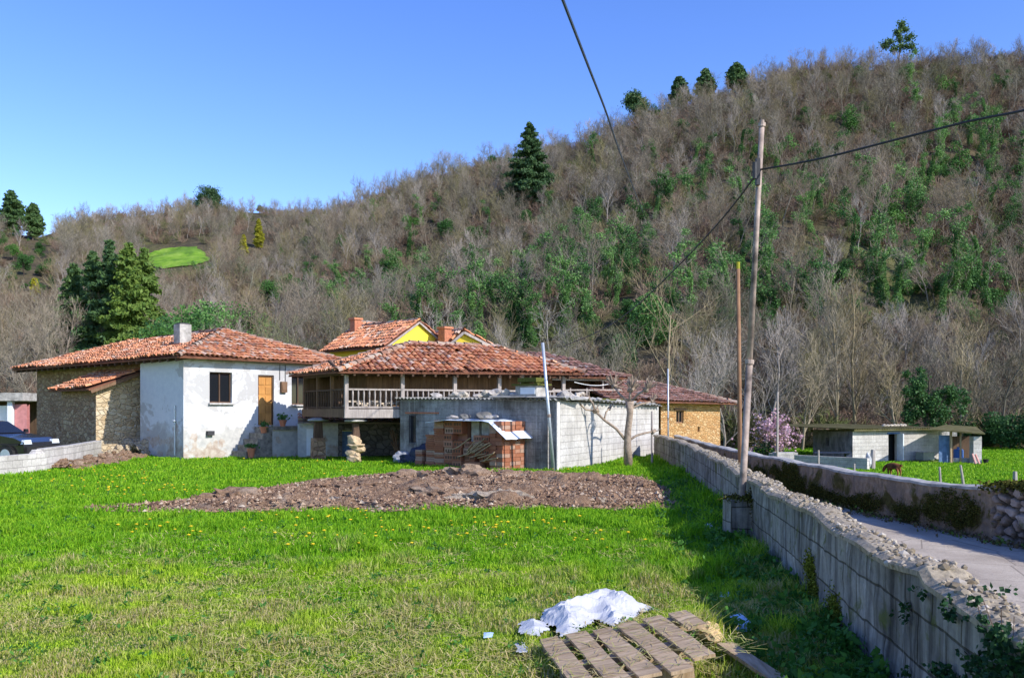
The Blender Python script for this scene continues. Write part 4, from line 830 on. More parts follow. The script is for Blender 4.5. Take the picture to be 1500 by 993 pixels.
mb.add(v+v2, fcs); props(mb.build('metal_sheet', MT['sheet_metal'], loc=BQ(2.5, .5, 1.4)), 'pale bent metal sheet laid over the brick stack, its right end folded down', 'metal sheet')
for i, (u, v_, s, lab) in enumerate(((3.35, .75, (.32, .26, .06), 'flat stone at the left end of the metal sheet over the bricks'), (2.75, .9, (.3, .2, .09), 'brown board on the metal sheet, second from the left'), (2.35, .55, (.42, .3, .13), 'largest dark lump in the middle of the metal sheet over the bricks'), (1.85, .8, (.38, .18, .07), 'pale tilted slab near the fold of the metal sheet over the bricks'))):
    q0 = BQ(u, v_, 1.49); mb = MB(); mb.blob(q0+UP*s[2]*.6, (s[0]*.55, s[1]*.6, s[2]), i+140, 0, 2, .4); props(mb.build('weight_stone', MT['stone_grey' if i in (0, 3) else 'dark_cement'], loc=q0), lab, 'stone', 'weights on the metal sheet')
hb = G(742, 685); mb = MB(); ex = V(.95, .3, 0); ey = V(-.3, .95, 0)
for s in (-.105, .105): mb.frame(hb+ex*s, ex, ey, UP, .04, .2, .40)
for z in (0, .18, .36): mb.frame(hb+UP*(z+.001), ex, ey, UP, .168, .196, .038)
props(mb.build('hollow_block', MT['pale_block'], loc=hb), 'pale hollow concrete block standing upright on the grass by the brick stack', 'concrete block')
jb = G(787, 683); t = thing('jerrycan', 'pale plastic canister tipped over at the foot of the shed wall', 'canister', jb); mb = MB(); e1_ = V(.8, .3, .35).normalized(); e2_ = V(-.3, .9, 0).normalized(); e3_ = e1_.cross(e2_)
mb.frame(jb+UP*.10, e1_, e2_, e3_, .34, .2, .26, 0, .85); mb.tube([jb+UP*.2+e1_*.2, jb+UP*.2+e1_*.27], .035, 8); mb.build('canister', MT['mortar_pale'], t); mb = MB(); mb.tube([jb+e3_*.36+UP*.1-e1_*.1, jb+e3_*.42+UP*.1, jb+e3_*.36+UP*.1+e1_*.12], .018, 6); mb.build('handle', MT['mortar_pale'], t)
jq = G(768, 681); mb = MB(); mb.blob(jq+UP*.1, (.26, .16, .12), 5, 0, 2, .5); mb.blob(jq+V(.25, .05, .12), (.18, .14, .16), 8, 0, 2, .5); props(mb.build('scrap_heap', MT['slab_concrete'], loc=jq), 'dark low scrap heap at the shed wall, left of the pale canister', 'scrap heap')
tq = V((624-CX)/F*28.9, 28.9, 0); mb = MB(); mb.blob(tq+UP*.16, (.52, .35, .38), 3, 0, 3, .5, -.4); mb.blob(tq+V(-.4, .05, .08), (.35, .25, .2), 6, 0, 3, .5, -.4); props(mb.build('tarpaulin', MT['tarp_dark'], loc=tq), 'crumpled dark blue tarpaulin heaped below the barred shed window', 'tarpaulin')
tq = V((592-CX)/F*29.4, 29.4, 0); mb = MB(); mb.blob(tq+UP*.1, (.32, .25, .22), 13, 0, 3, .4, -.4); props(mb.build('sack', MT['tarp_grey'], loc=tq), 'pale grey sack lying beside the dark tarpaulin', 'sack')
tq = V((586-CX)/F*31.2, 31.2, 0); mb = MB(); rr = random.Random(5)
for k in range(26): 
    q0 = tq+V(rr.uniform(-.2, .2), rr.uniform(-.2, .2), 0); mb.bar(q0, q0+V(rr.uniform(-.4, .4), rr.uniform(-.1, .3), rr.uniform(.6, 1.05)), .05, .03)
props(mb.build('scrap_timber', MT['brown_wood'], loc=tq), 'leaning bundle of scrap timber under the granary beside the shed', 'timber')
# ---------------------------------------------------------------- garden wall along the lane (near wall)
def rough_wall(name, tab, ys, h0, th, mat, coping, seed, label, cat, side=1, h=lambda y: .84, disp=.02):
    """tab gives x of the field side face; ys stations"""
    pts = [V(float(np.interp(yv, [t[1] for t in SM], [t[0] for t in SM])), yv, 0) for yv in ys for SM in (tab,)]
    o = thing(name, label, cat, pts[len(pts)//2])
    mb = MB(); K = len(pts); zs = np.arange(-.15, 1.001, .05); vs = []; u = 0; UVs = []
    nz_ = len(zs)
    for i, p in enumerate(pts):
        d = (pts[min(i+1, K-1)]-pts[max(i-1, 0)]).normalized(); nn = V(-d.y, d.x, 0)  # towards -x (field side) when side=1
        hh = h(p.y)
        for z in zs:
            zz = -.15+(z+.15)/1.15*(hh+.15); k = (float(vnoise(p.y*2.3, zz*2.3, seed))-.5)*disp*1.6+(float(vnoise(p.y*11, zz*11, seed+1))-.5)*disp
            q = p+nn*k*1.0; vs.append(V(q.x, q.y, zz))
        for z in zs[::-1]:
            zz = -.15+(z+.15)/1.15*(hh+.15); k = (float(vnoise(p.y*2.3+50, zz*2.3, seed))-.5)*disp*1.6; q = p-nn*(th+k); vs.append(V(q.x, q.y, zz))
    M2 = 2*nz_; f = [(i*M2+j, i*M2+j+1, (i+1)*M2+j+1, (i+1)*M2+j) for i in range(K-1) for j in range(M2-1)]
    f += [tuple(range(M2)), tuple((K-1)*M2+j for j in range(M2))[::-1]]
    mb.add(vs, f); return o, mb, pts
SWL = smooth_line(WL, 60); SWR = smooth_line(WR, 60)
ysn = np.unique(np.concatenate([np.arange(-1.0, 14, .09), np.arange(14, 33.2, .2)]))
def hw(y): return .775+.02*math.sin(y*1.7)+.015*math.sin(y*4.1)-.05*(y < 5)
wo_, mb, wpts = rough_wall('block_garden_wall', SWL, ysn, 0, .22, None, None, 5, 'long weathered concrete block wall with stone-topped coping between field and lane', 'wall', 1, hw, .018)
ob = mb.build('block_courses', MT['wall_block'], wo_, smooth=False, uv=False)
def wall_uv(o, tab_scale=1):   # metric uv along the wall: v = height, u = distance along
    me = o.data; uvl = me.uv_layers.new(name='UVMap'); n = len(me.loops); vi = np.empty(n, np.int32); me.loops.foreach_get('vertex_index', vi)
    co = np.empty(len(me.vertices)*3, np.float32); me.vertices.foreach_get('co', co); co = co.reshape(-1, 3); uv = np.stack([co[:, 1]*1.0, co[:, 2]], 1)[vi]; uvl.data.foreach_set('uv', uv.ravel())
wall_uv(ob)
mb = MB(); rr = random.Random(31)
cop_v = []
for i, p in enumerate(wpts):   # mortar bed of the coping
    d = (wpts[min(i+1, len(wpts)-1)]-wpts[max(i-1, 0)]).normalized(); nn = V(-d.y, d.x, 0); hh = hw(p.y)-.01
    for o_, z_ in ((.025, 0), (.03, .035), (-.02, .06), (-.12, .066), (-.21, .055), (-.25, .03), (-.24, 0)):
        k = (float(vnoise(p.y*6, o_*20+z_*20, 7))-.5)*.03; cop_v.append(p+nn*(o_+k)+UP*(hh+z_+k))
mb.add(cop_v, [(i*7+j, i*7+j+1, (i+1)*7+j+1, (i+1)*7+j) for i in range(len(wpts)-1) for j in range(6)])
cb = mb.build('coping', MT['sandstone_bits'], wo_)
mb = MB()
def cobble(mb, c, r, rr):
    M_ = Matrix.Rotation(rr.uniform(0, 6), 3, 'Z') @ Matrix.Rotation(rr.uniform(-.5, .5), 3, 'X'); v = []
    ph = (1+5**.5)/2; ico = [(-1, ph, 0), (1, ph, 0), (-1, -ph, 0), (1, -ph, 0), (0, -1, ph), (0, 1, ph), (0, -1, -ph), (0, 1, -ph), (ph, 0, -1), (ph, 0, 1), (-ph, 0, -1), (-ph, 0, 1)]
    for q in ico: v.append(Vector(c)+M_ @ V(q[0]*r*rr.uniform(.45, .62), q[1]*r*rr.uniform(.38, .6), q[2]*r*rr.uniform(.3, .5)))
    mb.add(v, [(0, 11, 5), (0, 5, 1), (0, 1, 7), (0, 7, 10), (0, 10, 11), (1, 5, 9), (5, 11, 4), (11, 10, 2), (10, 7, 6), (7, 1, 8), (3, 9, 4), (3, 4, 2), (3, 2, 6), (3, 6, 8), (3, 8, 9), (4, 9, 5), (2, 4, 11), (6, 2, 10), (8, 6, 7), (9, 8, 1)])
y_ = 1.5
while y_ < 20:
    x_ = float(np.interp(y_, [t[1] for t in SWL], [t[0] for t in SWL]))
    for k in range(5):
        ofs = rr.uniform(-.02, .235); r_ = rr.uniform(.011, .026)*(1.7 if rr.random() < .07 else 1); cobble(mb, (x_+ofs, y_+rr.uniform(-.03, .03), hw(y_)+.038-(.03 if ofs < .02 else 0)+rr.uniform(0, .018)), r_, rr)
    y_ += .026+y_*.0012
a = Mat('coping_stone', .95, .12); i_ = a.island(); n_ = a.noise(a.pos(), 30, 4, .6); MT['coping'] = a.col(a.mix(.45, a.ramp(i_, [(0, (.16, .125, .08)), (.4, (.28, .23, .16)), (.8, (.38, .32, .24)), (1, (.48, .43, .36))]), a.ramp(n_, [(.3, .5), (.7, 1.1)]), 'MULTIPLY'))
mb.build('coping_stones', MT['coping'], wo_)
mb = MB(); rr2 = np.random.default_rng(3)
# moss cushions hanging on the wall and ivy at its near end
def wallx(y): return float(np.interp(y, [t[1] for t in SWL], [t[0] for t in SWL]))
for (px, py, D, r, nm) in ((1188, 832, 8.05, .10, 'a'), (1196, 868, 7.9, .08, 'b'), (1215, 895, 7.1, .12, 'c')):
    yv = D; z = zat(py, D); c = np.array([wallx(yv)-.03, yv, z]); C = c+rr2.normal(size=(900, 3))*[.012, r*.6, r*.6]; mb.leaves(C, .02, rng=rr2)
mb.build('moss', MT['moss_bright'], wo_)
iv = thing('ivy', 'dark green ivy creeping over the near end of the block wall', 'ivy', (wallx(4.4), 4.4, 0)); mb = MB(); C = []
for k in range(17000):
    yv = rr2.uniform(2.4, 5.3); z = rr2.uniform(-.05, .93); 
    if fbm(yv*5.5, z*5.5, 77, 3)+ (4.3-yv)*.20 + (.5-z)*.30 > .56: C.append((wallx(yv)-.02-abs(rr2.normal())*.03 if z < .86 else wallx(yv)+rr2.uniform(-.04, .2), yv, z))
C = np.array(C); mb.leaves(C, rr2.uniform(.015, .034, len(C)), rng=rr2, elong=1.15); mb.build('foliage', MT['dark_ivy'], iv); mb = MB()
for k in range(4):
    y0 = rr2.uniform(2.8, 4.2); pts = [V(wallx(y0)-.012, y0, -.05)]
    for j in range(6): y0 += rr2.normal()*.12; pts.append(V(wallx(y0)-.014, y0, -.05+.15*(j+1)))
    mb.tube(pts, [.004, .004, .003, .003, .003, .002, .002], 5)
mb.build('stems', MT['dark_wood'], iv)
# ---------------------------------------------------------------- lane wall on the far side: rendered and mossy, then dry stone
ysr = np.unique(np.concatenate([np.arange(11.6, 36, .16)]))
def hr_(y): return float(np.interp(y, [11, 12, 14, 17, 22, 30, 36], [.69, .67, .64, .63, .64, .67, .68]))+.012*math.sin(y*2.3)
lw, mb, rpts = rough_wall('lane_wall', [(x+.0, yv) for x, yv in SWR], ysr, 0, .22, None, None, 15, 'brown rendered wall with dark moss along the far side of the lane', 'wall', 1, hr_, .03)
o_ = mb.build('rendered_wall', MT['mossy_render'], lw, uv=False); wall_uv(o_)
mb = MB(); v = []
for i, p in enumerate(rpts):
    d = (rpts[min(i+1, len(rpts)-1)]-rpts[max(i-1, 0)]).normalized(); nn = V(-d.y, d.x, 0); hh = hr_(p.y)-.01
    for o2, z_ in ((.02, 0), (.025, .04), (-.1, .06), (-.24, .04), (-.245, 0)): v.append(p+nn*(o2+(float(vnoise(p.y*3, o2*9, 4))-.5)*.02)+UP*(hh+z_+(float(vnoise(p.y*4, o2*9, 9))-.5)*.02))
mb.add(v, [(i*5+j, i*5+j+1, (i+1)*5+j+1, (i+1)*5+j) for i in range(len(rpts)-1) for j in range(4)]); mb.build('coping', MT['slab_concrete'], lw)
# moss cushions
mb = MB(); rng_ = np.random.default_rng(8)
for k in range(2600):
    yv = rng_.uniform(11.6, 22); z = rng_.uniform(.0, .6)
    if fbm(yv*.8, z*2.2, 5, 4) - abs(z-.2)*.45 > .50:
        x_ = float(np.interp(yv, [t[1] for t in SWR], [t[0] for t in SWR])); mb.leaves(np.array([x_-.04, yv, z])+rng_.normal(size=(26, 3))*[.012, .05, .035], .022, rng=rng_)
a = Mat('moss_tuft', 1, .05); i_ = a.island(); MT['moss_leaf'] = a.col(a.ramp(i_, [(0, (.035, .04, .01)), (.5, (.075, .075, .016)), (1, (.15, .135, .03))])); mb.build('moss', MT['moss_leaf'], lw)
ds = thing('dry_stone_wall', 'dry stone wall of pinkish grey rocks at the near end of the lane wall', 'wall', V(6.6, 10.5, 0))
def stonewall():
    ysd = np.arange(7.2, 11.75, .022); zs = np.arange(-.1, .82, .022); Yg, Zg = np.meshgrid(ysd, zs); rg = np.random.default_rng(5)
    pts = []
    yy = 7.0
    gy, gzz = np.meshgrid(np.arange(6.9, 12.1, .17), np.arange(-.2, 1.0, .13)); px_ = gy+((np.arange(gy.shape[0]) % 2)*.105)[:, None]+rg.uniform(-.06, .06, gy.shape); pz_ = gzz+rg.uniform(-.05, .05, gy.shape); px_ = px_.ravel(); pz_ = pz_.ravel()
    wy = Yg+(fbm(Yg*5, Zg*5, 61)-.5)*.09; wz = Zg+(fbm(Yg*5, Zg*5, 62)-.5)*.08
    F1 = np.full(Yg.shape, 9.); F2 = np.full(Yg.shape, 9.); ID = np.zeros(Yg.shape, int)
    for i in range(len(px_)):
        d = np.hypot((wy-px_[i])*.85, wz-pz_[i]); m = d < F1; F2 = np.where(m, F1, np.minimum(F2, d)); ID = np.where(m, i, ID); F1 = np.where(m, d, F1)
    e = sstep(.006, .055, F2-F1); tilt = rg.normal(0, .25, (len(px_), 2)); off = rg.uniform(-.02, .035, len(px_))
    hgt = e*(.055+off[ID]+(wy-px_[ID])*tilt[ID, 0]*.5+(wz-pz_[ID])*tilt[ID, 1]*.5)+(fbm(Yg*14, Zg*14, 71)-.5)*.03*e
    X0 = np.interp(Yg, [t[1] for t in SWR], [t[0] for t in SWR]); top = .74+.10*(fbm(ysd*1.9, ysd*0, 3)-.5)
    Zt = np.minimum(Zg, np.repeat(top[None], len(zs), 0)); mb = MB(); h, w = Yg.shape
    X = X0+.03-hgt; X = np.where(Zg > Zt, X+(Zg-Zt)*2.6+.03, X); idx = np.arange(h*w).reshape(h, w)
    f = np.stack([idx[:-1, :-1], idx[1:, :-1], idx[1:, 1:], idx[:-1, 1:]], -1).reshape(-1, 4)
    mb.add(np.stack([X, Yg, Zt], -1).reshape(-1, 3), f); o = mb.build('stone_face', MT['drystone'], ds, uv=False, smooth=False)
    at = o.data.attributes.new('stone', 'FLOAT', 'POINT'); at.data.foreach_set('value', rg.random(len(px_))[ID].ravel().astype(np.float32)); at = o.data.attributes.new('gap', 'FLOAT', 'POINT'); at.data.foreach_set('value', (1-e).ravel().astype(np.float32))
    mb = MB()
    for i in range(len(ysd)//4-1): 
        yv = ysd[i*4]; x_ = float(np.interp(yv, [t[1] for t in SWR], [t[0] for t in SWR])); 
        mb.box((x_+.26, yv+.045, -1.0), (.34, .087, 1.0+.70+.04*math.sin(i)))
    mb.build('wall_core', MT['grey_rubble'], ds)
a = Mat('dry_stone', .95, .12); at_ = a.n('Attribute', attribute_name='stone'); g_ = a.n('Attribute', attribute_name='gap'); n_ = a.noise(a.pos(), 16, 6, .7); nl = a.noise(a.pos(), 2.6, 5, .65)
c_ = a.ramp(at_.outputs['Fac'], [(0, (.24, .18, .14)), (.5, (.38, .29, .235)), (1, (.50, .40, .33))]); c_ = a.mix(.6, c_, a.ramp(n_, [(.3, .45), (.7, 1.1)]), 'MULTIPLY'); c_ = a.mix(a.ramp(nl, [(.56, 0), (.64, .8)]), c_, (.10, .095, .03)); c_ = a.mix(g_.outputs['Fac'], c_, (.05, .042, .03)); a.bump(n_, .6, .02); MT['drystone'] = a.col(c_)
stonewall()
mb = MB()
for k in range(800):
    yv = rng_.uniform(8, 11.9); x_ = float(np.interp(yv, [t[1] for t in SWR], [t[0] for t in SWR])); mb.leaves(np.array([x_+rng_.uniform(-.06, .3), yv, .72+.07*vnoise(yv*4, 0, 4)])+rng_.normal(size=(9, 3))*[.03, .05, .035], .045, rng=rng_)
mb.build('moss_cushions', MT['moss_leaf'], ds)
mb = MB(); rgl = np.random.default_rng(21)
for k in range(900):
    yv = 5*(32/5)**rgl.random(); xr_ = float(np.interp(yv, [t[1] for t in SWR], [t[0] for t in SWR])); xl_ = float(np.interp(yv, [t[1] for t in SWL], [t[0] for t in SWL]))+.24; e_ = abs(rgl.normal(0, .16)); x_ = xr_-.04-e_ if rgl.random() < .65 else xl_+e_
    n_ = int(rgl.integers(3, 9)); C_ = np.array([x_, yv, .03])+np.abs(rgl.normal(size=(n_, 3)))*[0, 0, .03]+rgl.normal(size=(n_, 3))*[.04, .05, 0]; mb.leaves(C_, rgl.uniform(.015, .045, n_), elong=1.6, rng=rgl, up=.3)
props(mb.build('lane_litter', MT['litter_leaf'], uv=False), kind='stuff', label='dead leaves and weeds along the edges of the lane')
# ---------------------------------------------------------------- post block and poles
pb = V(3.06, 12.0, 0); pbt = thing('pole_footing', 'mossy concrete block footing built against the garden wall under the pole', 'footing', pb)
mb = MB(); mb.box(pb-UP*.1, (.32, .4, .65), .05, 0, .97); mb.build('footing_block', MT['wall_block'], pbt); mb = MB(); mb.leaves(np.array([3.08, 11.98, .56])+rng_.normal(size=(900, 3))*[.09, .12, .02], .03, rng=rng_); mb.leaves(np.array([3.2, 11.85, .48])+rng_.normal(size=(500, 3))*[.04, .04, .1], .03, rng=rng_); mb.build('moss', MT['moss_leaf'], pbt)
pole_b, pole_m, pole_t = P(1087, 730, 12), P(1098, 530, 12), P(1116, 186, 12)
pl = thing('utility_pole', 'tall leaning rusty pole with cables, set in the mossy footing by the wall', 'pole', pole_b)
mb = MB(); mb.tube([pole_b-UP*.3, pole_b, pole_m], [.048, .048, .045], 12); mb.build('lower_tube', MT['rust_pole'], pl, smooth=True)
mb = MB(); mb.tube([pole_m, (pole_m+pole_t)/2, pole_t], [.04, .038, .036], 12); mb.build('upper_tube', MT['rust_pole'], pl, smooth=True)
mb = MB(); dd = (pole_t-pole_m).normalized(); mb.tube([pole_m-dd*.03, pole_m+dd*.03], .062, 12); mb.build('joint_collar', MT['rust_pole'], pl)
mb = MB(); mb.tube([pole_t, pole_t+dd*.05], .05, 12); mb.tube([pole_t+dd*.05, pole_t+dd*.09], .03, 10); mb.build('pole_cap', MT['rust_pole'], pl)
mb = MB(); ins = P(1110, 252, 11.95); mb.frame(ins-UP*.18, V(1, 0, 0), V(0, 1, 0), UP, .05, .07, .36); mb.tube([ins-UP*.1+V(-.05, -.03, 0), ins+UP*.12+V(-.05, -.03, 0)], .03, 8); mb.build('insulator', MT['dark_metal'], pl)
p2b, p2t = P(1085, 690, 15.6), P(1081, 394, 15.6); p2b.z = 0.0
pp = thing('bare_pole', 'thin straight brown pole with yellowed tip, standing just behind the garden wall', 'pole', p2b); mb = MB(); mb.tube([p2b, (p2b+p2t)/2, p2t], [.042, .038, .034], 10); mb.build('shaft', MT['brown_pole'] if 'brown_pole' in MT else MT['rust_pole'], pp, smooth=True)
mb = MB(); mb.tube([p2t, p2t+UP*.12], .035, 10); mb.build('pole_tip', MT['yellow_leaf'], pp)
def cable(name, pts, r, lab, mat='wire_black'):
    mb = MB(); n = 14; out = []; m_ = len(pts)
    for i in range((m_-1)*n+1):
        k = min(i//n, m_-2); f = i/n-k; p0 = pts[max(k-1, 0)]; p1 = pts[k]; p2 = pts[k+1]; p3 = pts[min(k+2, m_-1)]
        out.append(.5*((2*p1)+(p2-p0)*f+(2*p0-5*p1+4*p2-p3)*f*f+(3*p1-p0-3*p2+p3)*f**3))
    mb.tube(out, r, 6); return props(mb.build(name, MT[mat], loc=pts[0]), lab, 'cable')
cable('cable', [P(1112, 249, 12), P(1200, 233, 11), P(1320, 203, 10), P(1420, 178, 9.2), P(1500, 162, 8.6), P(1640, 128, 7.6), P(1800, 80, 6.8)], .013, 'black cable running from the leaning pole up across the hill to the right')
cable('cable', [P(1109, 254, 12), P(1060, 318, 14.5), P(1000, 383, 18), P(930, 450, 23), P(880, 484, 28), P(826, 507, 34)], .014, 'black cable sagging from the leaning pole down to the farm roofs')
cable('cable', [P(770, -150, 6.2), P(800, -65, 6.8), P(825, 2, 7.4), P(862, 98, 9), P(888, 165, 11.5), P(906, 218, 16), P(925, 268, 26), P(942, 312, 45)], .014, 'thick dark blue cable slanting down across the sky in the middle', 'cable_blue' if 'cable_blue' in MT else 'wire_black')
def mpole(px0, py0, px1, py1, D, r, lab):
    a0, a1 = P(px0, py0, D), P(px1, py1, D); a0.z = min(a0.z, 0); t = thing('metal_pole', lab, 'pole', a0); mb = MB(); mb.tube([a0, a1], [r, r*.85], 10); mb.build('shaft', MT['zinc'], t, smooth=True); mb = MB(); m_ = a0+(a1-a0)*.42; mb.tube([m_, m_+(a1-a0).normalized()*.09], r*1.15, 10); mb.build('joint', MT['rust_pole'], t); mb = MB(); mb.tube([a1, a1+(a1-a0).normalized()*.03], r*.5, 8); mb.build('cap', MT['dark_metal'], t)
mpole(811, 687, 795, 502, 25.3, .05, 'leaning galvanised metal pole at the corner of the block shed')
mpole(979, 665, 978.5, 540, 32.5, .03, 'thin upright metal pole in front of the ochre stone house')
# ---------------------------------------------------------------- pallet, plastic and litter
ps = V(.99, .16, 0).normalized(); pr = V(.16, -.99, 0).normalized(); px_up = V(0, 0, 1)
tilt = math.radians(9); ps3 = V(ps.x*math.cos(tilt), ps.y*math.cos(tilt), math.sin(tilt)); pn = ps3.cross(V(-pr.x, -pr.y, 0)).normalized(); 
pt0 = V(.20, 6.40, .07)
pal = thing('pallet', 'weathered grey-brown wooden pallet half sunk in grass at the bottom of the picture', 'pallet', pt0)
mb0 = MB(); rr = random.Random(2)
PLN = [(.0, .14, 1.2, 0), (.2, .145, 1.2, .0), (.39, .14, 1.15, .03), (.58, .14, 1.2, 0), (.78, .145, 1.05, 0), (.98, .14, .42, .0)]
for s, w_, L_, o_ in PLN:
    mb = MB(); c0 = pt0+ps3*(s+w_/2)+pr*o_; nseg = 5; v = []; L_ = L_*rr.uniform(.97, 1.0)
    for j in range(nseg+1):
        q0 = c0+pr*(L_*j/nseg)+pn*(rr.uniform(-.004, .004)); ww = w_/2+rr.uniform(-.004, .004)
        v += [q0-ps3*ww, q0+ps3*ww, q0+ps3*ww+pn*.022, q0-ps3*ww+pn*.022]
    f = []
    for j in range(nseg):
        for k in range(4): f.append((j*4+k, j*4+(k+1) % 4, (j+1)*4+(k+1) % 4, (j+1)*4+k))
    f += [(0, 1, 2, 3)[::-1], tuple(nseg*4+k for k in range(4))]; mb.add(v, [x[::-1] for x in f]); mb.build('plank', MT['pallet_wood'], pal)
for o_, cx_, lx_ in ((.06, .56, 1.1), (.6, .45, .86), (1.0, .40, .74)):
    mb = MB(); mb.frame(pt0+ps3*cx_+pr*o_-pn*.10, ps3, pr, pn, lx_, .09, .098); mb.build('stringer', MT['pallet_wood'], pal)
mb = MB(); rgs = np.random.default_rng(14); Cs = []
for k in range(420):
    s_ = rgs.uniform(-.05, 1.2); o_ = rgs.uniform(-.05, 1.15); q0 = pt0+ps3*s_+pr*o_+pn*rgs.uniform(.024, .035); an = rgs.uniform(0, 6.3); d_ = (ps3*math.cos(an)+pr*math.sin(an)+pn*rgs.uniform(-.05, .3))*rgs.uniform(.02, .075); w_ = pn.cross(d_).normalized()*.0025
    mb.add([q0-d_-w_, q0-d_+w_, q0+d_+w_, q0+d_-w_], [(0, 1, 2, 3)])
props(mb.build('straw_bits', MT['straw_blade'], uv=False), kind='stuff', label='dry straw bits scattered over the pallet')
pq = G(1083, 985); pq = V(1.52, 5.9, .04); mb = MB(); mb.bar(pq+V(-.02, .35, .06), pq+V(.16, -.7, .05), .12, .025); props(mb.build('loose_plank', MT['pallet_wood'], loc=pq), 'single loose plank in the wall shadow beside the pallet', 'plank')
sq = G(1040, 935, .2); mb = MB(); mb.blob(V(1.45, 6.55, .12), (.085, .2, .05), 8, 0, 3, .5); props(mb.build('stump', MT['sandy_wood'] if 'sandy_wood' in MT else MT['pallet_wood'], loc=V(1.45, 6.55, .1)), 'sunlit straw-coloured lump of wood at the far corner of the pallet', 'wood lump')
def sheet(name, poly, hgt, seed, lab, mat='plastic_white', res=.024, cat='plastic sheet'):
    xs_ = [p[0] for p in poly]; ys_ = [p[1] for p in poly]; X, Y = np.meshgrid(np.arange(min(xs_), max(xs_)+res, res), np.arange(min(ys_), max(ys_)+res, res))
    d = np.full(X.shape, 1e9); n = len(poly)
    for i in range(n):
        ax_, ay = poly[i]; bx, by = poly[(i+1) % n]; t = np.clip(((X-ax_)*(bx-ax_)+(Y-ay)*(by-ay))/((bx-ax_)**2+(by-ay)**2), 0, 1); d = np.minimum(d, np.hypot(X-ax_-t*(bx-ax_), Y-ay-t*(by-ay)))
    d = np.where(inpoly(X, Y, poly), d, -d)+(fbm(X*9, Y*9, seed)-.5)*.09
    rid = lambda s, k: 1-np.abs(2*fbm(X*s+X*Y*.3, Y*s, seed+k, 2)-1)
    rg2_ = lambda s, k, an: 1-np.abs(2*vnoise((X*math.cos(an)+Y*math.sin(an))*s+.5*vnoise(X*3, Y*3, k), (Y*math.cos(an)-X*math.sin(an))*s*.45, seed+k)-1); Z = .02+sstep(-.02, .3, d)*hgt*(.5+.6*vnoise(X*2.4, Y*2.4, seed+4))+hgt*.75*sstep(-.02, .2, d)*(np.maximum(rg2_(5, 2, .7), rg2_(6, 6, 2.1))-.5)+hgt*.35*sstep(-.02, .2, d)*np.maximum(rg2_(13, 3, .2), rg2_(12, 8, 1.6))
    keep = d > -.01; h, w = X.shape; idx = np.arange(h*w).reshape(h, w); k4 = keep[:-1, :-1] & keep[:-1, 1:] & keep[1:, 1:] & keep[1:, :-1]
    f = np.stack([idx[:-1, :-1], idx[:-1, 1:], idx[1:, 1:], idx[1:, :-1]], -1)[k4]; mb = MB(); jx = X+(fbm(X*7, Y*7, seed+9)-.5)*.06; jy = Y+(fbm(X*7, Y*7, seed+11)-.5)*.06
    mb.add(np.stack([jx, jy, Z], -1).reshape(-1, 3), f); o = mb.build(name, MT[mat], loc=(sum(xs_)/n, sum(ys_)/n, 0), smooth=False, uv=False)
    m_ = o.modifiers.new('thick', 'SOLIDIFY'); m_.thickness = .004; return props(o, lab, cat)
sheet('plastic_sheet', [(.22, 7.3), (.30, 7.7), (.48, 7.75), (.62, 8.1), (.95, 8.2), (1.12, 7.9), (1.26, 7.75), (1.02, 7.45), (.85, 7.1), (.70, 7.3), (.50, 6.9), (.36, 6.75), (.33, 7.05)], .12, 3, 'large crumpled white plastic sheet lying on the grass beyond the pallet')
sheet('plastic_scrap', [(.02, 6.95), (.06, 7.25), (.24, 7.3), (.30, 7.0), (.2, 6.8), (.1, 6.85)], .07, 6, 'torn white plastic scrap left of the large plastic sheet', cat='litter')
sheet('plastic_scrap', [(.74, 6.7), (.76, 6.95), (.93, 6.95), (.95, 6.7)], .07, 9, 'small white plastic scrap between the plastic sheet and the pallet', cat='litter')
sheet('paper_scrap', [(.03, 6.35), (.05, 6.6), (.11, 6.6), (.10, 6.3)], .04, 12, 'thin white scrap in the grass left of the pallet', cat='litter')
sheet('plastic_bag', [(1.72, 7.0), (1.72, 7.35), (1.95, 7.45), (2.0, 7.05), (1.85, 6.9)], .09, 15, 'pale blue plastic bag in the wall shadow right of the plastic sheet', 'plastic_blue', cat='plastic bag')
sheet('plastic_scrap', [(1.93, 8.2), (1.95, 8.42), (2.12, 8.42), (2.1, 8.2)], .06, 18, 'small pale scrap alone in the wall shadow, halfway to the pole footing', 'plastic_blue', cat='litter')
sheet('plastic_bag', [(3.02-.28, 12.5), (3.0-.28, 13.0), (3.2-.28, 13.1), (3.22-.28, 12.6)], .17, 21, 'white plastic bag in the grass just left of the pole footing', cat='plastic bag')
sheet('plastic_scrap', [(-.22, 6.75), (-.22, 6.9), (-.15, 6.9), (-.15, 6.75)], .06, 25, 'tiny blue scrap in the sunny grass, farthest left of the litter', 'plastic_blue', cat='litter')
# ---------------------------------------------------------------- left edge: low block wall, car, garage
mb = MB(); lb = thing('low_block_wall', 'low grey block wall beside the parked dark car', 'wall', V(-13.4, 25.3, 0))
lp = [V(-14.6, 19.5, 0), V(-13.65, 23.2, 0), V(-13.42, 25.4, 0)]
for i in range(2):
    A_, d_, n_ = fr(lp[i+1], lp[i]); A_, d_, n_ = fr(lp[i], lp[i+1]); L_ = (lp[i+1]-lp[i]).length; mb.frame(lp[i]+d_*(L_/2)-UP*.1, d_, n_, UP, L_, .2, .62)
mb.build('near_section', MT['low_block'], lb); mb = MB()
lq = [V(-13.5, 25.41, 0), V(-13.95, 28, 0), V(-15.0, 32.2, 0)]
for i in range(2):
    d_ = (lq[i+1]-lq[i]); L_ = d_.length; d_.normalize(); n_ = V(d_.y, -d_.x, 0); mb.frame(lq[i]+d_*(L_/2)-UP*.1, d_, n_, UP, L_-.003, .2, .74)
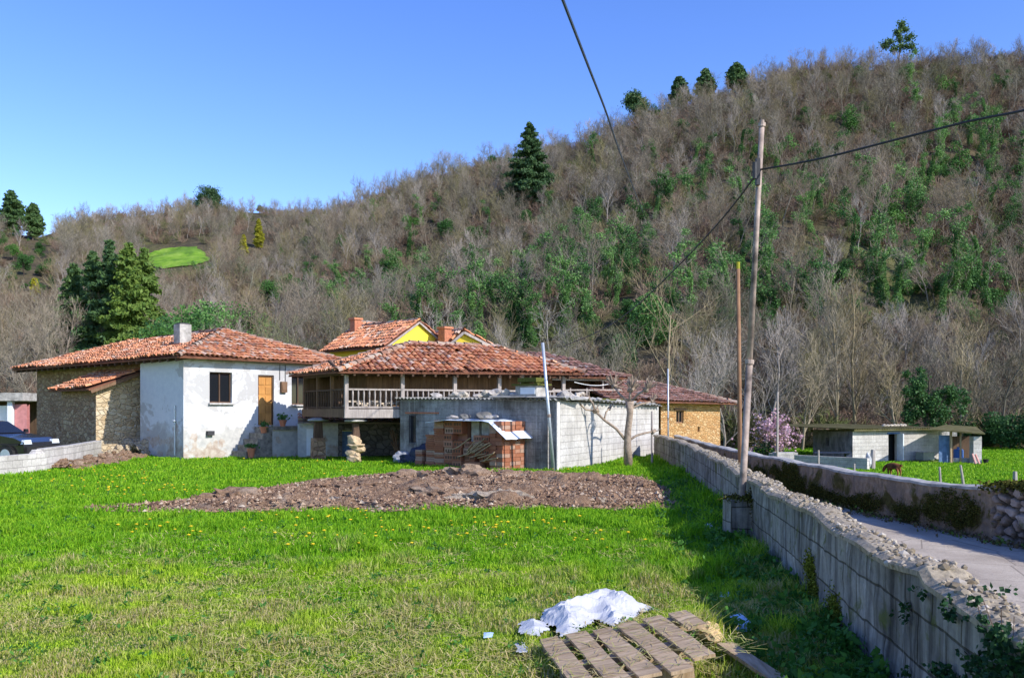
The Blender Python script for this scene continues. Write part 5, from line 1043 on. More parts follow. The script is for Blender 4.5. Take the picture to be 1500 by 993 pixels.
mb.frame(V(-13.5, 25.2, .52), V(.1, 1, 0).normalized(), V(1, -.1, 0).normalized(), UP, .4, .19, .1, 0, .6)
mb.build('far_section', MT['low_block'], lb)
mb = MB(); rr = random.Random(6)
for k in range(260):
    f = rr.random(); c = V(-13.4, 25.8, 0).lerp(V(-14.4, 33, 0), f)+V(rr.uniform(.0, .9), 0, 0); h_ = .26*(1-(c.x-(-13.4-1.0*f))/.95); mb.blob(c+UP*max(0, h_*rr.uniform(.3, 1)), (rr.uniform(.05, .17), rr.uniform(.05, .17), rr.uniform(.03, .09)), k, 0, 1, .4)
props(mb.build('rubble_bank', MT['soil']), kind='stuff', label='bank of earth and rubble at the foot of the low block wall')
# car (faces right, seen from its right side ahead)
cc = V(-17.75, 30.4, -.05); cf = V(.97, -.24, 0).normalized(); cs = V(-.24, -.97, 0).normalized()   # forward, towards camera side
car = thing('parked_car', 'dark parked hatchback cut off by the left picture edge behind the low wall', 'car', cc)
def CP(x, s, z): return cc+cf*x+cs*s+UP*z
def loft(mb, prof_in, prof_out_w, m=0): pass
prof = [(-2.0, .35), (-2.05, .8), (-1.95, 1.0), (-1.0, 1.03), (.45, 1.0), (.75, .98), (1.6, .86), (1.95, .72), (2.0, .5), (1.95, .3), (-1.9, .3)]
mb = MB(); rings = [(-.80, .0), (-.84, .04), (-.84, -.04+.04), (.84, 0), (.80, 0)]
v = []; K = len(prof)
for s, sc in ((-.72, .955), (-.82, 1.0), (.82, 1.0), (.72, .955)):
    for x, z in prof: v.append(CP(x*sc, s, .62+(z-.62)*sc))
f = [(r*K+i, r*K+(i+1) % K, (r+1)*K+(i+1) % K, (r+1)*K+i) for r in range(3) for i in range(K)]+[tuple(range(K))[::-1], tuple(3*K+i for i in range(K))]
mb.add(v, f); body = mb.build('body', MT['car_paint'], car, smooth=False)
cab = [(-1.9, .99), (-1.62, 1.38), (-.5, 1.44), (.0, 1.40), (.62, .985)]; mb = MB(); v = []; K = len(cab)
for s, k_ in ((-.78, 0), (-.60, 1), (.60, 1), (.78, 0)):
    pass
for s_b, s_t in ((-.76, -.6), (.76, .6)):
    for x, z in cab: v.append(CP(x, s_b if z < 1.1 else s_t, z))
mb.add(v, [(i, i+1, K+i+1, K+i) for i in range(K-1)]+[tuple(range(K)), tuple(K+i for i in range(K))[::-1]]); mb.build('cabin', MT['car_paint'], car)
def sidepane(xs0): 
    mb = MB(); pts = []
    for x, z in xs0: 
        s = .76-(z-.99)/(1.42-.99)*.16+.006; pts.append(CP(x, s, z))
    mb.poly(pts); return mb.build('side_window', MT['glass'], car)
sidepane([(-.35, 1.03), (.42, 1.03), (.02, 1.35), (-.35, 1.385)]); sidepane([(-1.15, 1.03), (-.42, 1.03), (-.42, 1.385), (-1.15, 1.365)]); sidepane([(-1.7, 1.05), (-1.22, 1.04), (-1.22, 1.35), (-1.5, 1.33)])
mb = MB(); mb.poly([CP(.60, .70, 1.01), CP(.60, -.70, 1.01), CP(.06, -.56, 1.375), CP(.06, .56, 1.375)]); o = mb.build('windscreen', MT['glass'], car)
for v_ in o.data.vertices: v_.co += Vector(cf*.012+UP*.008)
for x in (-1.3, 1.25):
    for s in (.80, -.80):
        mb = MB(); c = CP(x, s, .31); mb.tube([c-cs*.1, c+cs*.03], .31, 20); w_ = mb.build('wheel', MT['black_rubber'], car); mb = MB(); mb.tube([c+cs*.031, c+cs*.04], .19, 16); mb.build('rim', MT['zinc'], w_)
for s in (.62, -.62): mb = MB(); mb.frame(CP(1.90, s, .66), cf, cs, UP, .14, .34, .14, 0, .8); mb.build('headlight', MT['sheet_metal'], car)
for s in (.86, -.86): mb = MB(); mb.frame(CP(.52, s, 1.0), cf, cs, UP, .1, .16, .13, 0, .8); mb.build('wing_mirror', MT['car_paint'], car)
for x in (-.15, -.95): mb = MB(); mb.frame(CP(x, .835, .86), cf, cs, UP, .17, .025, .03); mb.build('door_handle', MT['sheet_metal'], car)
mb = MB(); mb.frame(CP(.1, .838, .62), cf, cs, UP, 3.3, .02, .05); mb.build('side_trim', MT['black_rubber'], car); mb = MB(); mb.frame(CP(2.0, 0, .38), cf, cs, UP, .1, 1.5, .2); mb.build('bumper', MT['black_rubber'], car)
ga_ = thing('garage', 'flat-roofed open garage with white posts and pink wall at the far left', 'garage', P(10, 640, 47).xy.to_3d()); gD = 47
gx = lambda px: (px-CX)/F*gD
mb = MB(); mb.frame(V(gx(-20), gD+2, zat(587, gD)), V(1, 0, 0), V(0, 1, 0), UP, gx(41)-gx(-80), 5, .42); mb.build('roof', MT['slab_concrete'], ga_)
mb = MB(); wall(mb, (gx(23), gD-.1), (gx(41), gD-.1), -.3, zat(592, gD)); mb.build('pink_wall', MT['pink_paint'], ga_)
mb = MB(); wall(mb, (gx(-60), gD+3), (gx(24), gD+3), -.3, 2.2); mb.build('back_wall', MT['dark_wood'], ga_)
mb = MB(); mb.frame(V(gx(-5), gD+.2, -.3), V(1, 0, 0), V(0, 1, 0), UP, gx(10)-gx(-20), .06, zat(594, gD)+.3); mb.build('door', MT['white_paint'], ga_)
for px in (-18, 18.5): mb = MB(); mb.frame(V(gx(px), gD-.15, -.3), V(1, 0, 0), V(0, 1, 0), UP, .26, .26, zat(588, gD)+.3); mb.build('post', MT['white_paint'], ga_)
# ---------------------------------------------------------------- field beyond the lane
Z2 = FIELD2
def F2(px, D, z=Z2): return V((px-CX)/F*D, D, z)
sd0, sd1 = F2(1249, 47), F2(1375, 49.8); sdt = thing('hen_shed', 'low grey block shed with dark doorway in the field beyond the lane', 'shed', sd0)
As, dsd, ns_ = fr(sd0, sd1); Ls = (sd1-sd0).length
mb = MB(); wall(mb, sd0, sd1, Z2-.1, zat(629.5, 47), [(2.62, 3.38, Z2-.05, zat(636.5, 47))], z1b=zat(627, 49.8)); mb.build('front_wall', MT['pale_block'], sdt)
mb = MB(); bk0 = F2(1191, 54); wall(mb, bk0, sd0, Z2-.1, zat(630, 54), [(2.5, 3.1, .1-.45, .33-.2)], z1b=zat(629.5, 47)); wall(mb, sd1, F2(1398, 55), Z2-.1, zat(627, 49.8)); wall(mb, F2(1398, 55), bk0, Z2-.1, .4); mb.build('side_wall', MT['shaded_block'], sdt)  # darker block than the front, shade of this side put into the colour
mb = MB(); mb.frame(As+dsd*3.0-ns_*.5+UP*(Z2-.05), dsd, ns_, UP, 1.2, .04, 1.7); mb.build('doorway_shade', MT['black_rubber'], sdt)  # black sheet behind the doorway, standing in for the shade indoors
mb = MB(); mb.frame(As+dsd*3.34+ns_*.16+UP*(Z2), dsd, ns_, UP, .06, .42, 1.45); 
mb.build('door', MT['sheet_metal'], sdt); mb = MB(); mb.frame(As+dsd*3.0+ns_*.02+UP*zat(636.4, 47), dsd, ns_, UP, .95, .06, .09); mb.build('lintel', MT['blue_paint'], sdt)
mb = MB(); corr(mb, V(bk0.x-.3, sd0.y-.4, 0)*0+As-dsd*.25+ns_*.35+UP*(zat(628.5, 47)+.03), dsd, -ns_+UP*.012, Ls+.35, 8.0, .18, .02); rfo = mb.build('roof', MT['mossy_roof'], sdt)
mb = MB(); slab(mb, [As-dsd*.2+ns_*.3+UP*(zat(628.5, 47)), As+dsd*(Ls+.1)+ns_*.3+UP*(zat(626.3, 49.8)), F2(1396, 55, .58), F2(1188, 54.5, .52)], .1); mb.build('roof_edge', MT['mossy_roof'], rfo)
mb = MB()
for k in range(7): mb.blob(As+dsd*(3.0+k*.26)-ns_*.6+UP*(zat(624, 47)), (.13, .1, .08), k, 0, 1, .3)
mb.build('roof_stones', MT['stone_pale'], rfo)
# dog-kennel box, blue sheet door, lean-to
q0 = As+dsd*4.9+ns_*.45+UP*Z2; t = thing('feed_box', 'grey-green box standing against the hen shed front, right of its doorway', 'box', q0); mb = MB(); mb.frame(q0, dsd, ns_, UP, .84, .5, .42); mb.build('box', MT['green_grey'] if 'green_grey' in MT else MT['slab_concrete'], t); mb = MB(); mb.frame(q0+UP*.423+ns_*.02, dsd, ns_, UP, .9, .56, .03); mb.build('lid', MT['slab_concrete'], t)
sh = thing('lean_to', 'ramshackle open lean-to with thin posts at the right end of the hen shed', 'lean-to', F2(1405, 46.5))
mb = MB(); slab(mb, [F2(1360, 45.9, zat(628, 46)), F2(1443, 45.3, zat(634.5, 45.5)), F2(1430, 50, .8), F2(1385, 50.5, .9)], .06); mb.build('roof', MT['mossy_roof'], sh)
mb = MB(); mb.frame(F2(1384, 46.3), V(1, 0, 0), V(0, 1, 0), UP, .62, .05, 1.42); mb.build('blue_panel', MT['blue_paint'], sh)
for px, w_ in ((1393, .1), (1407, .07)): mb = MB(); mb.frame(F2(px, 46.1), V(1, 0, 0), V(0, 1, 0), UP, w_, w_, 1.6); mb.build('post', MT['pallet_wood'], sh)
mb = MB(); mb.frame(F2(1410, 46.2), V(1, 0, 0), V(0, 1, 0), UP, 1.05, .15, .24); mb.build('low_wall', MT['slab_concrete'], sh)
mb = MB(); mb.frame(F2(1414, 48.6), V(1, 0, 0), V(0, 1, 0), UP, 1.4, .06, 1.3); mb.build('back_boards', MT['dark_wood'], sh)
mb = MB(); mb.frame(F2(1429, 45.8), V(1, 0, 0), V(0, 1, 0), UP, .42, .42, 1.38); mb.build('block_pillar', MT['pale_block'], sh)
mb = MB(); c = F2(1404, 46.6, Z2); mb.lathe(c, [(.2, 0), (.24, .2), (.24, .62), (.2, .68)], 14); mb.tube([c+UP*.66, c+UP*.8], .08, 8); props(mb.build('barrel', MT['barrel_blue'] if 'barrel_blue' in MT else MT['blue_paint'], loc=c), 'blue plastic barrel inside the lean-to', 'barrel')
c = F2(1432, 45.0); mb = MB(); mb.tube([c+V(-.1, 0, 0), c+V(-.14, .25, .5)], .05, 8); mb.tube([c+V(.1, 0, 0), c+V(.02, .25, .48)], .05, 8); props(mb.build('pink_pipe', MT['pink_pale'] if 'pink_pale' in MT else MT['pink_paint'], loc=c), 'two pinkish pipes leaning on the pillar of the lean-to', 'pipes')
mb = MB(); c = F2(1444, 45.5); mb.lathe(c, [(.1, 0), (.14, .22), (.13, .22), (.1, .05)], 12); props(mb.build('bucket', MT['black_rubber'], loc=c), 'small black bucket in the grass right of the lean-to', 'bucket')
mb = MB(); mb.bar(F2(1165, 44, Z2-.05+.25), F2(1272, 41, Z2-.05+.25), .2, .62); props(mb.build('pen_wall', MT['low_block'], loc=F2(1220, 42.5)), 'low grey block pen wall in front of the hen shed', 'wall')
mb = MB(); mb.bar(F2(1192, 46.5, Z2+.5), F2(1246, 46.2, Z2+.52), .5, .05); mb.frame(F2(1198, 46.5), V(1, 0, 0), V(0, 1, 0), UP, .4, .3, .48); mb.frame(F2(1242, 46.3), V(1, 0, 0), V(0, 1, 0), UP, .3, .3, .48); props(mb.build('trough_slab', MT['tarp_dark'], loc=F2(1220, 46.4)), 'dark slab on supports at the shaded side of the hen shed', 'slab')
c = F2(1274, 41.5); t = thing('hay_post', 'split grey stump with torn white plastic at the end of the pen wall', 'stump', c); mb = MB(); mb.tube([c+V(.12, 0, 0), c+V(.14, 0, .5), c+V(.16, 0, .88)], [.13, .12, .1], 9); mb.build('stump', MT['grey_wood'], t); mb = MB(); mb.blob(c+V(-.08, -.05, .42), (.12, .1, .28), 7, 0, 2, .5); mb.build('plastic_rag', MT['plastic_white'], t)
mb = MB(); mb.frame(F2(1150, 47), V(1, 0, 0), V(0, 1, 0), UP, 1.1, .8, .5); mb.frame(F2(1136, 47.4), V(1, 0, 0), V(0, 1, 0), UP, .5, .8, .42); props(mb.build('planter', MT['low_block'], loc=F2(1146, 47)), 'low block planter below the pink blossoming tree', 'planter')
for i, (px, py0, D, h_, r_, ln2, lab, nm) in enumerate(((1138.5, 0, 42.5, 3.6, .06, .02, 'tall weathered post standing before the pink blossoming tree', 'wooden_post'), (1199, 0, 38.5, 1.0, .05, 0, 'thin fence post in front of the pen wall', 'fence_post'), (1251, 0, 33.5, .72, .05, .01, 'short dark fence post rising behind the lane wall, right of the pen wall', 'fence_post'), (1378, 0, 31.5, .72, .045, -.04, 'grey fence post in the grass, left of the leaning one', 'fence_post'), (1412, 0, 31.5, .78, .05, -.12, 'grey fence post leaning left, in the grass near the dry stone wall', 'fence_post'), (1487, 0, 33.5, .42, .09, 0, 'short thick stump post at the right end of the field', 'fence_post'))):
    c = F2(px, D); mb = MB(); mb.tube([c-UP*.05, c+V(ln2*.5, 0, h_*.5), c+V(ln2, 0, h_)], [r_, r_*.9, r_*.8], 7); props(mb.build(nm, MT['grey_wood'], loc=c), lab, 'post')
# grazing brown goat seen from behind
def goat():
    c = F2(1309, 36.2); me = bpy.data.meshes.new('goat'); hd = V(-.45, .89, 0); sd = V(.89, .45, 0)
    J = {}; vs = []; es = []; rad = []
    def j(f, s, z, r, par=None):
        p = hd*f+sd*s+UP*z; vs.append((p.x, p.y, p.z)); rad.append(r); i = len(vs)-1
        if par is not None: es.append((par, i))
        return i
    pel = j(-.24, 0, .50, .135); mid = j(0, 0, .47, .15, pel); che = j(.22, 0, .48, .13, mid); nk = j(.36, 0, .46, .075, che); hd0 = j(.48, 0, .30, .06, nk); hd1 = j(.53, .0, .18, .035, hd0)
    tail = j(-.38, 0, .52, .03, pel); j(-.42, 0, .43, .02, tail)
    for s in (-.085, .085):
        k = j(-.22, s, .36, .07, pel); k2 = j(-.28, s, .2, .03, k); j(-.25, s, .02, .022, k2)
        k = j(.2, s*.9, .34, .055, che); k2 = j(.2, s*.9, .17, .026, k); j(.2, s*.9, .02, .022, k2)
    e_ = j(.47, .08, .36, .02, hd0); e_ = j(.47, -.08, .36, .02, hd0)
    me.from_pydata(vs, es, []); o = bpy.data.objects.new('goat', me); COL.objects.link(o); o.location = c
    sk = o.modifiers.new('skin', 'SKIN'); sl = me.skin_vertices[0].data
    for i, r in enumerate(rad): sl[i].radius = (r, r)
    sl[0].use_root = True
    sb = o.modifiers.new('sub', 'SUBSURF'); sb.levels = sb.render_levels = 2
    me.materials.append(MT['goat']); props(o, 'small russet brown goat grazing in the field in front of the hen shed doorway', 'goat')
a = Mat('goat_hair', .9, .1); n_ = a.noise(a.obj(), 3, 3); MT['goat'] = a.col(a.ramp(n_, [(.35, (.08, .035, .02)), (.55, (.24, .09, .04)), (.75, (.33, .15, .07))])); goat()
leaf('weed', [(.1, (.04, .13, .02)), (.5, (.07, .2, .025)), (.9, (.13, .28, .04))])
simple('dandelion', (.9, .62, .02), .7, 0, .05); simple('pollard', (.28, .215, .16), .95, 0, .35, 12, .6)
# ---------------------------------------------------------------- vegetation
def rotv(v, ax, an): return Matrix.Rotation(an, 3, ax) @ v
def branches(rnd, h, lv, base_dir=None, r0=.11, spread=.75, up=.25, start=.25, counts=(9, 6, 5, 3), ratio=(.5, .5, .5, .5), rmin=.011, wob=.12, seg=(6, 4, 3, 3)):
    out = [[] for _ in range(lv+1)]
    def grow(p, d, L, r, l):
        K = seg[l]; pts = [p.copy()]; q = p.copy(); dd = d.copy()
        for i in range(K-1):
            dd = (dd+V(rnd.gauss(0, wob), rnd.gauss(0, wob), rnd.gauss(0, wob*.6)+up*(.35 if l else .1))).normalized(); q = q+dd*(L/(K-1)); pts.append(q.copy())
        r1 = max(rmin*.6, r*(.35 if l else .3)); out[l].append((pts, np.linspace(max(r, rmin), r1, K)))
        if l >= lv: return
        n = counts[l]
        for k in range(n):
            f = start+(1-start)*(k+rnd.random())/n if l == 0 else .25+.75*(k+rnd.random())/n
            x = f*(K-1); i = min(int(x), K-2); pp = pts[i].lerp(pts[i+1], x-i); td = (pts[i+1]-pts[i]).normalized()
            ax = td.cross(V(rnd.gauss(0, 1), rnd.gauss(0, 1), rnd.gauss(0, 1))).normalized()
            nd = rotv(td, ax, spread*rnd.uniform(.6, 1.25)); ll = L*ratio[l]*(1.15-.6*f if l == 0 else 1)*rnd.uniform(.7, 1.2)
            grow(pp, nd, ll, max(rmin, r*(1-f*.6)*.45), l+1)
    grow(V(0, 0, -.3), (base_dir or V(rnd.gauss(0, .06), rnd.gauss(0, .06), 1)).normalized(), h, r0, 0)
    return out
def put(mb, out, m=0, sides=(6, 4, 3, 3, 3)):
    for l, lst in enumerate(out):
        if lst: mb.tubes([p for p, _ in [([tuple(q) for q in a[0]], 0) for a in lst]], [a[1] for a in lst], sides[l], m)
def tips(out, l): return np.array([tuple(q) for a in out[l] for q in a[0][1:]])
protos = {}
HILLTREE = 'bare leafless tree, one of many alike on the wooded hillside'
def bare_proto(i):
    rnd = random.Random(100+i); h = rnd.uniform(6.2, 7.6)*(.75 if i == 8 else 1.0); mb = MB()
    out = branches(rnd, h, 3, r0=.10, spread=.5 if i == 7 else rnd.uniform(.55, .9), up=rnd.uniform(.15, .45), start=.45 if i in (3, 7) else .2, counts=(11, 6, 5), ratio=(.5, .5, .55), rmin=.0125)
    put(mb, out); return mb.build('bare_tree', MT['olive_bark' if i == 5 else 'pale_bark' if i == 7 else 'hill_bark'], uv=False)
NB = 9; bare = [bare_proto(i) for i in range(NB)]
def ivy_proto(i):
    rnd = random.Random(300+i); rg = np.random.default_rng(300+i); h = rnd.uniform(6, 8); mb = MB()
    out = branches(rnd, h, 2, r0=.13, spread=.7, up=.3, start=.4, counts=(8, 6), ratio=(.42, .5), rmin=.016); put(mb, out, 0)
    tr = [tuple(q) for q in out[0][0][0]]; tr = np.array(tr); N = 2600 if i < 4 else 3400
    t = rg.beta(1.2, 1.25, N)*(.82+.1*rnd.random()); x = t*(len(tr)-1); k = np.minimum(x.astype(int), len(tr)-2); c = tr[k]+(tr[k+1]-tr[k])*(x-k)[:, None]
    rad = (.20+.55*vnoise(t*8+i*5, t*0+i, i)**1.5*(1.4 if i % 3 == 0 else .85))*np.sqrt(rg.random(N)); an = rg.uniform(0, 6.283, N); C = c+np.stack([np.cos(an)*rad*(1+.4*np.sin(t*9)), np.sin(an)*rad, rg.normal(0, .12, N)], 1)
    mb.leaves(C, rg.uniform(.10, .17, N), 1, rng=rg, up=.15)
    for b in rnd.sample(out[1], 4 if i < 4 else 6):
        q = np.array(tuple(b[0][rnd.randint(1, 3)])); mb.leaves(q+rg.normal(size=(120, 3))*[.3, .3, .26], rg.uniform(.13, .24, 120), 1, rng=rg)
    return mb.build('ivy_clad_tree', [MT['hill_bark'], MT['ivy_leaf']], uv=False)
NI = 7; ivy = [ivy_proto(i) for i in range(NI)]
def bush_proto(i, mat, h, w, n, nm, lobes=9, leafs=(.12, .22)):
    rnd = random.Random(500+i); rg = np.random.default_rng(500+i); mb = MB()
    out = branches(rnd, h*.8, 1, r0=.09, spread=.8, start=.15, counts=(8,), ratio=(.6,), rmin=.02); put(mb, out, 0)
    for k in range(lobes):
        an = rnd.uniform(0, 6.28); q = rnd.uniform(.1, .75)*w*.5; z = h*rnd.uniform(.25, .85); rr_ = w*rnd.uniform(.16, .3); N = n//lobes
        d = rg.normal(size=(N, 3)); d /= np.linalg.norm(d, axis=1, keepdims=True); C = np.array([q*math.cos(an), q*math.sin(an), z])+d*(rr_*rg.random(N)**.35)[:, None]*[1, 1, .85]; C = C[C[:, 2] > .05]
        mb.leaves(C, rg.uniform(*leafs, len(C)), 1, rng=rg, up=.25)
    return mb.build(nm, [MT['dark_bark'], MT[mat]], uv=False)
bushes = [bush_proto(i, 'ever_leaf', 3.4+.6*i, 3.4+.5*(i % 2), 2200, 'evergreen_shrub', 8+2*i) for i in range(3)]
def bramble_proto(i):
    rnd = random.Random(700+i); mb = MB()
    for k in range(11):
        an = rnd.uniform(0, 6.28); out = branches(rnd, rnd.uniform(1.2, 2.6), 2, V(math.cos(an)*.8, math.sin(an)*.8, 1), r0=.03, spread=.6, up=.1, start=.15, counts=(7, 5), ratio=(.5, .5), rmin=.014, seg=(4, 3, 3))
        put(mb, out, 0, (3, 3, 3))
    return mb.build('bramble_thicket', MT['bramble'], uv=False)
bramb = [bramble_proto(i) for i in range(4)]
def conifer_proto(i, mat, h, w, dens=1.0, first=.12, droop=.25, nm='conifer', powr=.8, leafs=(.14, .28)):
    rnd = random.Random(900+i); rg = np.random.default_rng(900+i); mb = MB()
    mb.tubes([[(0, 0, -.4), (rnd.gauss(0, .05), 0, h*.35), (rnd.gauss(0, .08), 0, h*.7), (0, 0, h)]], [[h*.017, h*.013, h*.007, .02]], 7, 0)
    z = h*first; C = []; BR = []
    while z < h*.985:
        f = (z-h*first)/(h*(1-first)); L0 = w*.5*((1-f)**powr)*(.45+.55*min(1, f*5)) ; nb = 6
        for k in range(nb):
            an = rnd.uniform(0, 6.28); L = L0*rnd.uniform(.6, 1.15)
            if rnd.random() < .1: continue
            e = V(math.cos(an)*L, math.sin(an)*L, -droop*L+.2*L*f*2); p0 = V(0, 0, z); BR.append([tuple(p0), tuple(p0+e*.5+V(0, 0, .06*L)), tuple(p0+e)])
            n = int((10+40*L)*dens*1.9); t = rg.random(n)**.7; pts = np.array(p0)+np.outer(t, np.array(e))+rg.normal(size=(n, 3))*np.array([.2, .2, .13])*(.35+.3*L)[None] if False else np.array(p0)+np.outer(t, np.array(e))+rg.normal(size=(n, 3))*np.array([.17, .17, .10])*(.5+.35*L)
            C.append(pts)
        z += h*.028*rnd.uniform(.8, 1.3)
    mb.tubes(BR, [[.04, .025, .012]]*len(BR), 3, 0); C = np.concatenate(C); mb.leaves(C, rg.uniform(*leafs, len(C)), 1, elong=2.2, rng=rg, up=.2)
    return mb.build(nm, [MT['dark_bark'], MT[mat]], uv=False)
def pine_proto(i, h, w, nm='pine_tree', lob=14, base=.35, mat='pine_leaf', n=3600):
    rnd = random.Random(1100+i); rg = np.random.default_rng(1100+i); mb = MB()
    out = branches(rnd, h*.92, 1, r0=h*.018, spread=.95, up=.25, start=base, counts=(lob,), ratio=(.42,), rmin=.03, seg=(6, 4)); put(mb, out, 0)
    for b in out[1]:
        for q in (b[0][-1], b[0][-2], b[0][2]):
            N = n//(lob*3); r_ = w*rnd.uniform(.10, .17); d = rg.normal(size=(N, 3))*np.array([r_, r_, r_*.55]); mb.leaves(np.array(tuple(q))+d, rg.uniform(.18, .36, N), 1, elong=1.5, rng=rg, up=.3)
    q = out[0][0][0][-1]; mb.leaves(np.array(tuple(q))+rg.normal(size=(n//12, 3))*[w*.1, w*.1, w*.12], rg.uniform(.18, .34, n//12), 1, elong=1.5, rng=rg)
    return mb.build(nm, [MT['dark_bark'], MT[mat]], uv=False)
rg = np.random.default_rng(42)
# ivy-clad trees
IV = [(748, 470), (822, 425), (805, 425), (770, 400), (693, 440), (615, 405), (556, 392), (440, 405), (480, 420), (930, 395), (920, 360), (960, 290), (1005, 270), (1120, 380), (1130, 420), (1130, 460), (1050, 440), (985, 410), (1000, 465), (900, 420), (860, 350), (1210, 235), (1255, 280), (1285, 345), (1330, 310), (1340, 270), (1420, 190), (1445, 170), (1450, 250), (1290, 420), (1270, 370), (1380, 440), (1420, 400), (1440, 470), (1310, 200), (1390, 150), (1200, 330), (1180, 300), (1075, 240), (1030, 250), (1160, 260), (1080, 300), (700, 460), (650, 470), (590, 440), (530, 420), (500, 390), (1225, 430), (1340, 380), (1480, 330), (1490, 260), (1480, 420), (1350, 240), (1320, 420), (830, 390), (850, 440), (880, 390), (790, 470), (720, 425), (640, 420)]
cl = [(rg.normal(a_[0], 26), rg.normal(a_[1]+18, 22)) for a_ in IV for _ in range(2)]
allv = [(a_[0], a_[1]+30) for a_ in IV]+cl
for _ in range(60):
    px_ = rg.uniform(480, 1510); top_ = float(ip(RIDGE, px_)); allv.append((px_, top_+40+rg.beta(1.6, 1.6)*(480-top_)))
EV = [(865, 318, 1.0), (656, 350, 1.0), (575, 408, 1.1), (600, 330, .8), (450, 360, .8), (410, 372, .8), (560, 300, .8), (720, 240, .7), (1100, 155, .8), (1380, 135, 1.1), (1255, 115, .8), (1250, 190, 1.0), (900, 370, .7), (1180, 175, .7), (530, 440, 1.0), (480, 440, 1.0), (420, 430, .9), (640, 300, .7), (1110, 230, .8), (1320, 125, .9), (1400, 250, 1.0), (700, 345, .7), (1000, 190, .7), (960, 165, .6), (380, 300, .7), (770, 330, .8), (1310, 330, 1.0), (1460, 130, 1), (395, 440, .9), (355, 400, .8), (330, 300, .6), (20, 372, .7), (60, 360, .6), (85, 350, .5), (35, 395, .8), (5, 350, .6), (70, 395, .7), (25, 340, .5)]
allv = [(a_, min(b2, 575)) for a_, b2 in allv if a_ > 400 and b2 > ip(RIDGE, a_)+22]
for _ in range(85):   # EVX: understorey
    px_ = float(rg.uniform(380, 1510)); EV.append((px_, float(ip(RIDGE, px_)+45+rg.beta(1.8, 1.2)*(510-ip(RIDGE, px_)-45)), float(rg.uniform(.35, .75))))
EV += [(228, 396, .5), (246, 399, .4), (284, 393, .5), (298, 391, .45), (212, 388, .4), (312, 384, .5), (318, 372, .5)]+[(float(rg.uniform(-20, 95)), float(rg.uniform(338, 425)), float(rg.uniform(.2, .5))) for _ in range(26)]
IVQ = [hit(*q_) for q_ in allv]; EVQ = [hit(q_[0], q_[1]+10) for q_ in EV]
GREENS = [(CX+F*q_.x/q_.y, q_.y) for q_ in IVQ+EVQ]
# ---- big mass of bare wood: geometry-nodes scatter of the tree kinds above
def scatter(name, pts, rz, sc, vi, protos_, label=None):
    me = bpy.data.meshes.new(name); me.vertices.add(len(pts)); me.vertices.foreach_set('co', np.asarray(pts, np.float32).ravel())
    for nm, arr, ty in (('rz', rz, 'FLOAT'), ('sc', sc, 'FLOAT'), ('vi', vi, 'INT')):
        a_ = me.attributes.new(nm, ty, 'POINT'); a_.data.foreach_set('value', np.asarray(arr, np.int32 if ty == 'INT' else np.float32))
    o = bpy.data.objects.new(name, me); COL.objects.link(o)
    t = bpy.data.node_groups.new(name, 'GeometryNodeTree'); t.interface.new_socket('Geometry', in_out='INPUT', socket_type='NodeSocketGeometry'); t.interface.new_socket('Geometry', in_out='OUTPUT', socket_type='NodeSocketGeometry')
    N = t.nodes.new; L = t.links.new; gi = N('NodeGroupInput'); go = N('NodeGroupOutput'); iop = N('GeometryNodeInstanceOnPoints'); g2i = N('GeometryNodeGeometryToInstance')
    for p in protos_[::-1]:
        oi = N('GeometryNodeObjectInfo'); oi.inputs['Object'].default_value = p; oi.transform_space = 'ORIGINAL'; oi.inputs['As Instance'].default_value = False; L(oi.outputs['Geometry'], g2i.inputs[0])
    def att(nm, ty):
        a_ = N('GeometryNodeInputNamedAttribute'); a_.data_type = ty; a_.inputs['Name'].default_value = nm; return [s for s in a_.outputs if s.enabled][0]
    L(gi.outputs[0], iop.inputs['Points']); L(g2i.outputs[0], iop.inputs['Instance']); iop.inputs['Pick Instance'].default_value = True; L(att('vi', 'INT'), iop.inputs['Instance Index'])
    cx = N('ShaderNodeCombineXYZ'); L(att('rz', 'FLOAT'), cx.inputs[2]); e2r = N('FunctionNodeEulerToRotation'); L(cx.outputs[0], e2r.inputs[0]); L(e2r.outputs[0], iop.inputs['Rotation']); L(att('sc', 'FLOAT'), iop.inputs['Scale']); L(iop.outputs[0], go.inputs[0])
    md = o.modifiers.new('scatter', 'NODES'); md.node_group = t; props(o, label, kind='stuff'); return o
def hill_points(n, spacing_far=1.0, pmin=-330, pmax=1830, tmax=1.02):
    out = []
    px = rg.uniform(pmin, pmax, n*4); db = ip(BD, px); dr = ip(RD, px); D = np.sqrt(rg.uniform(0, 1, n*4)*((dr*tmax+6)**2-db**2)+db**2)
    pr_ = 1/(1+((D-60)/150)**1.3)*1.6+.15
    k = rg.random(n*4) < pr_; px, D = px[k][:n], D[k][:n]; return px, D
KEEP = [(206, 314, 358, 394, 300, 1), (80, 228, 345, 520, 86, 1), (742, 812, 176, 262, 168, 1), (366, 392, 320, 362, 400, 1), (346, 368, 345, 376, 400, 1), (38, 64, 408, 442, 400, 1), (0, 85, 335, 430, 400, .96), (0, 70, 285, 330, 400, .8), (985, 1095, 84, 118, 400, .9), (1288, 1338, 32, 68, 400, 1), (905, 1000, 430, 520, 83, 1)]
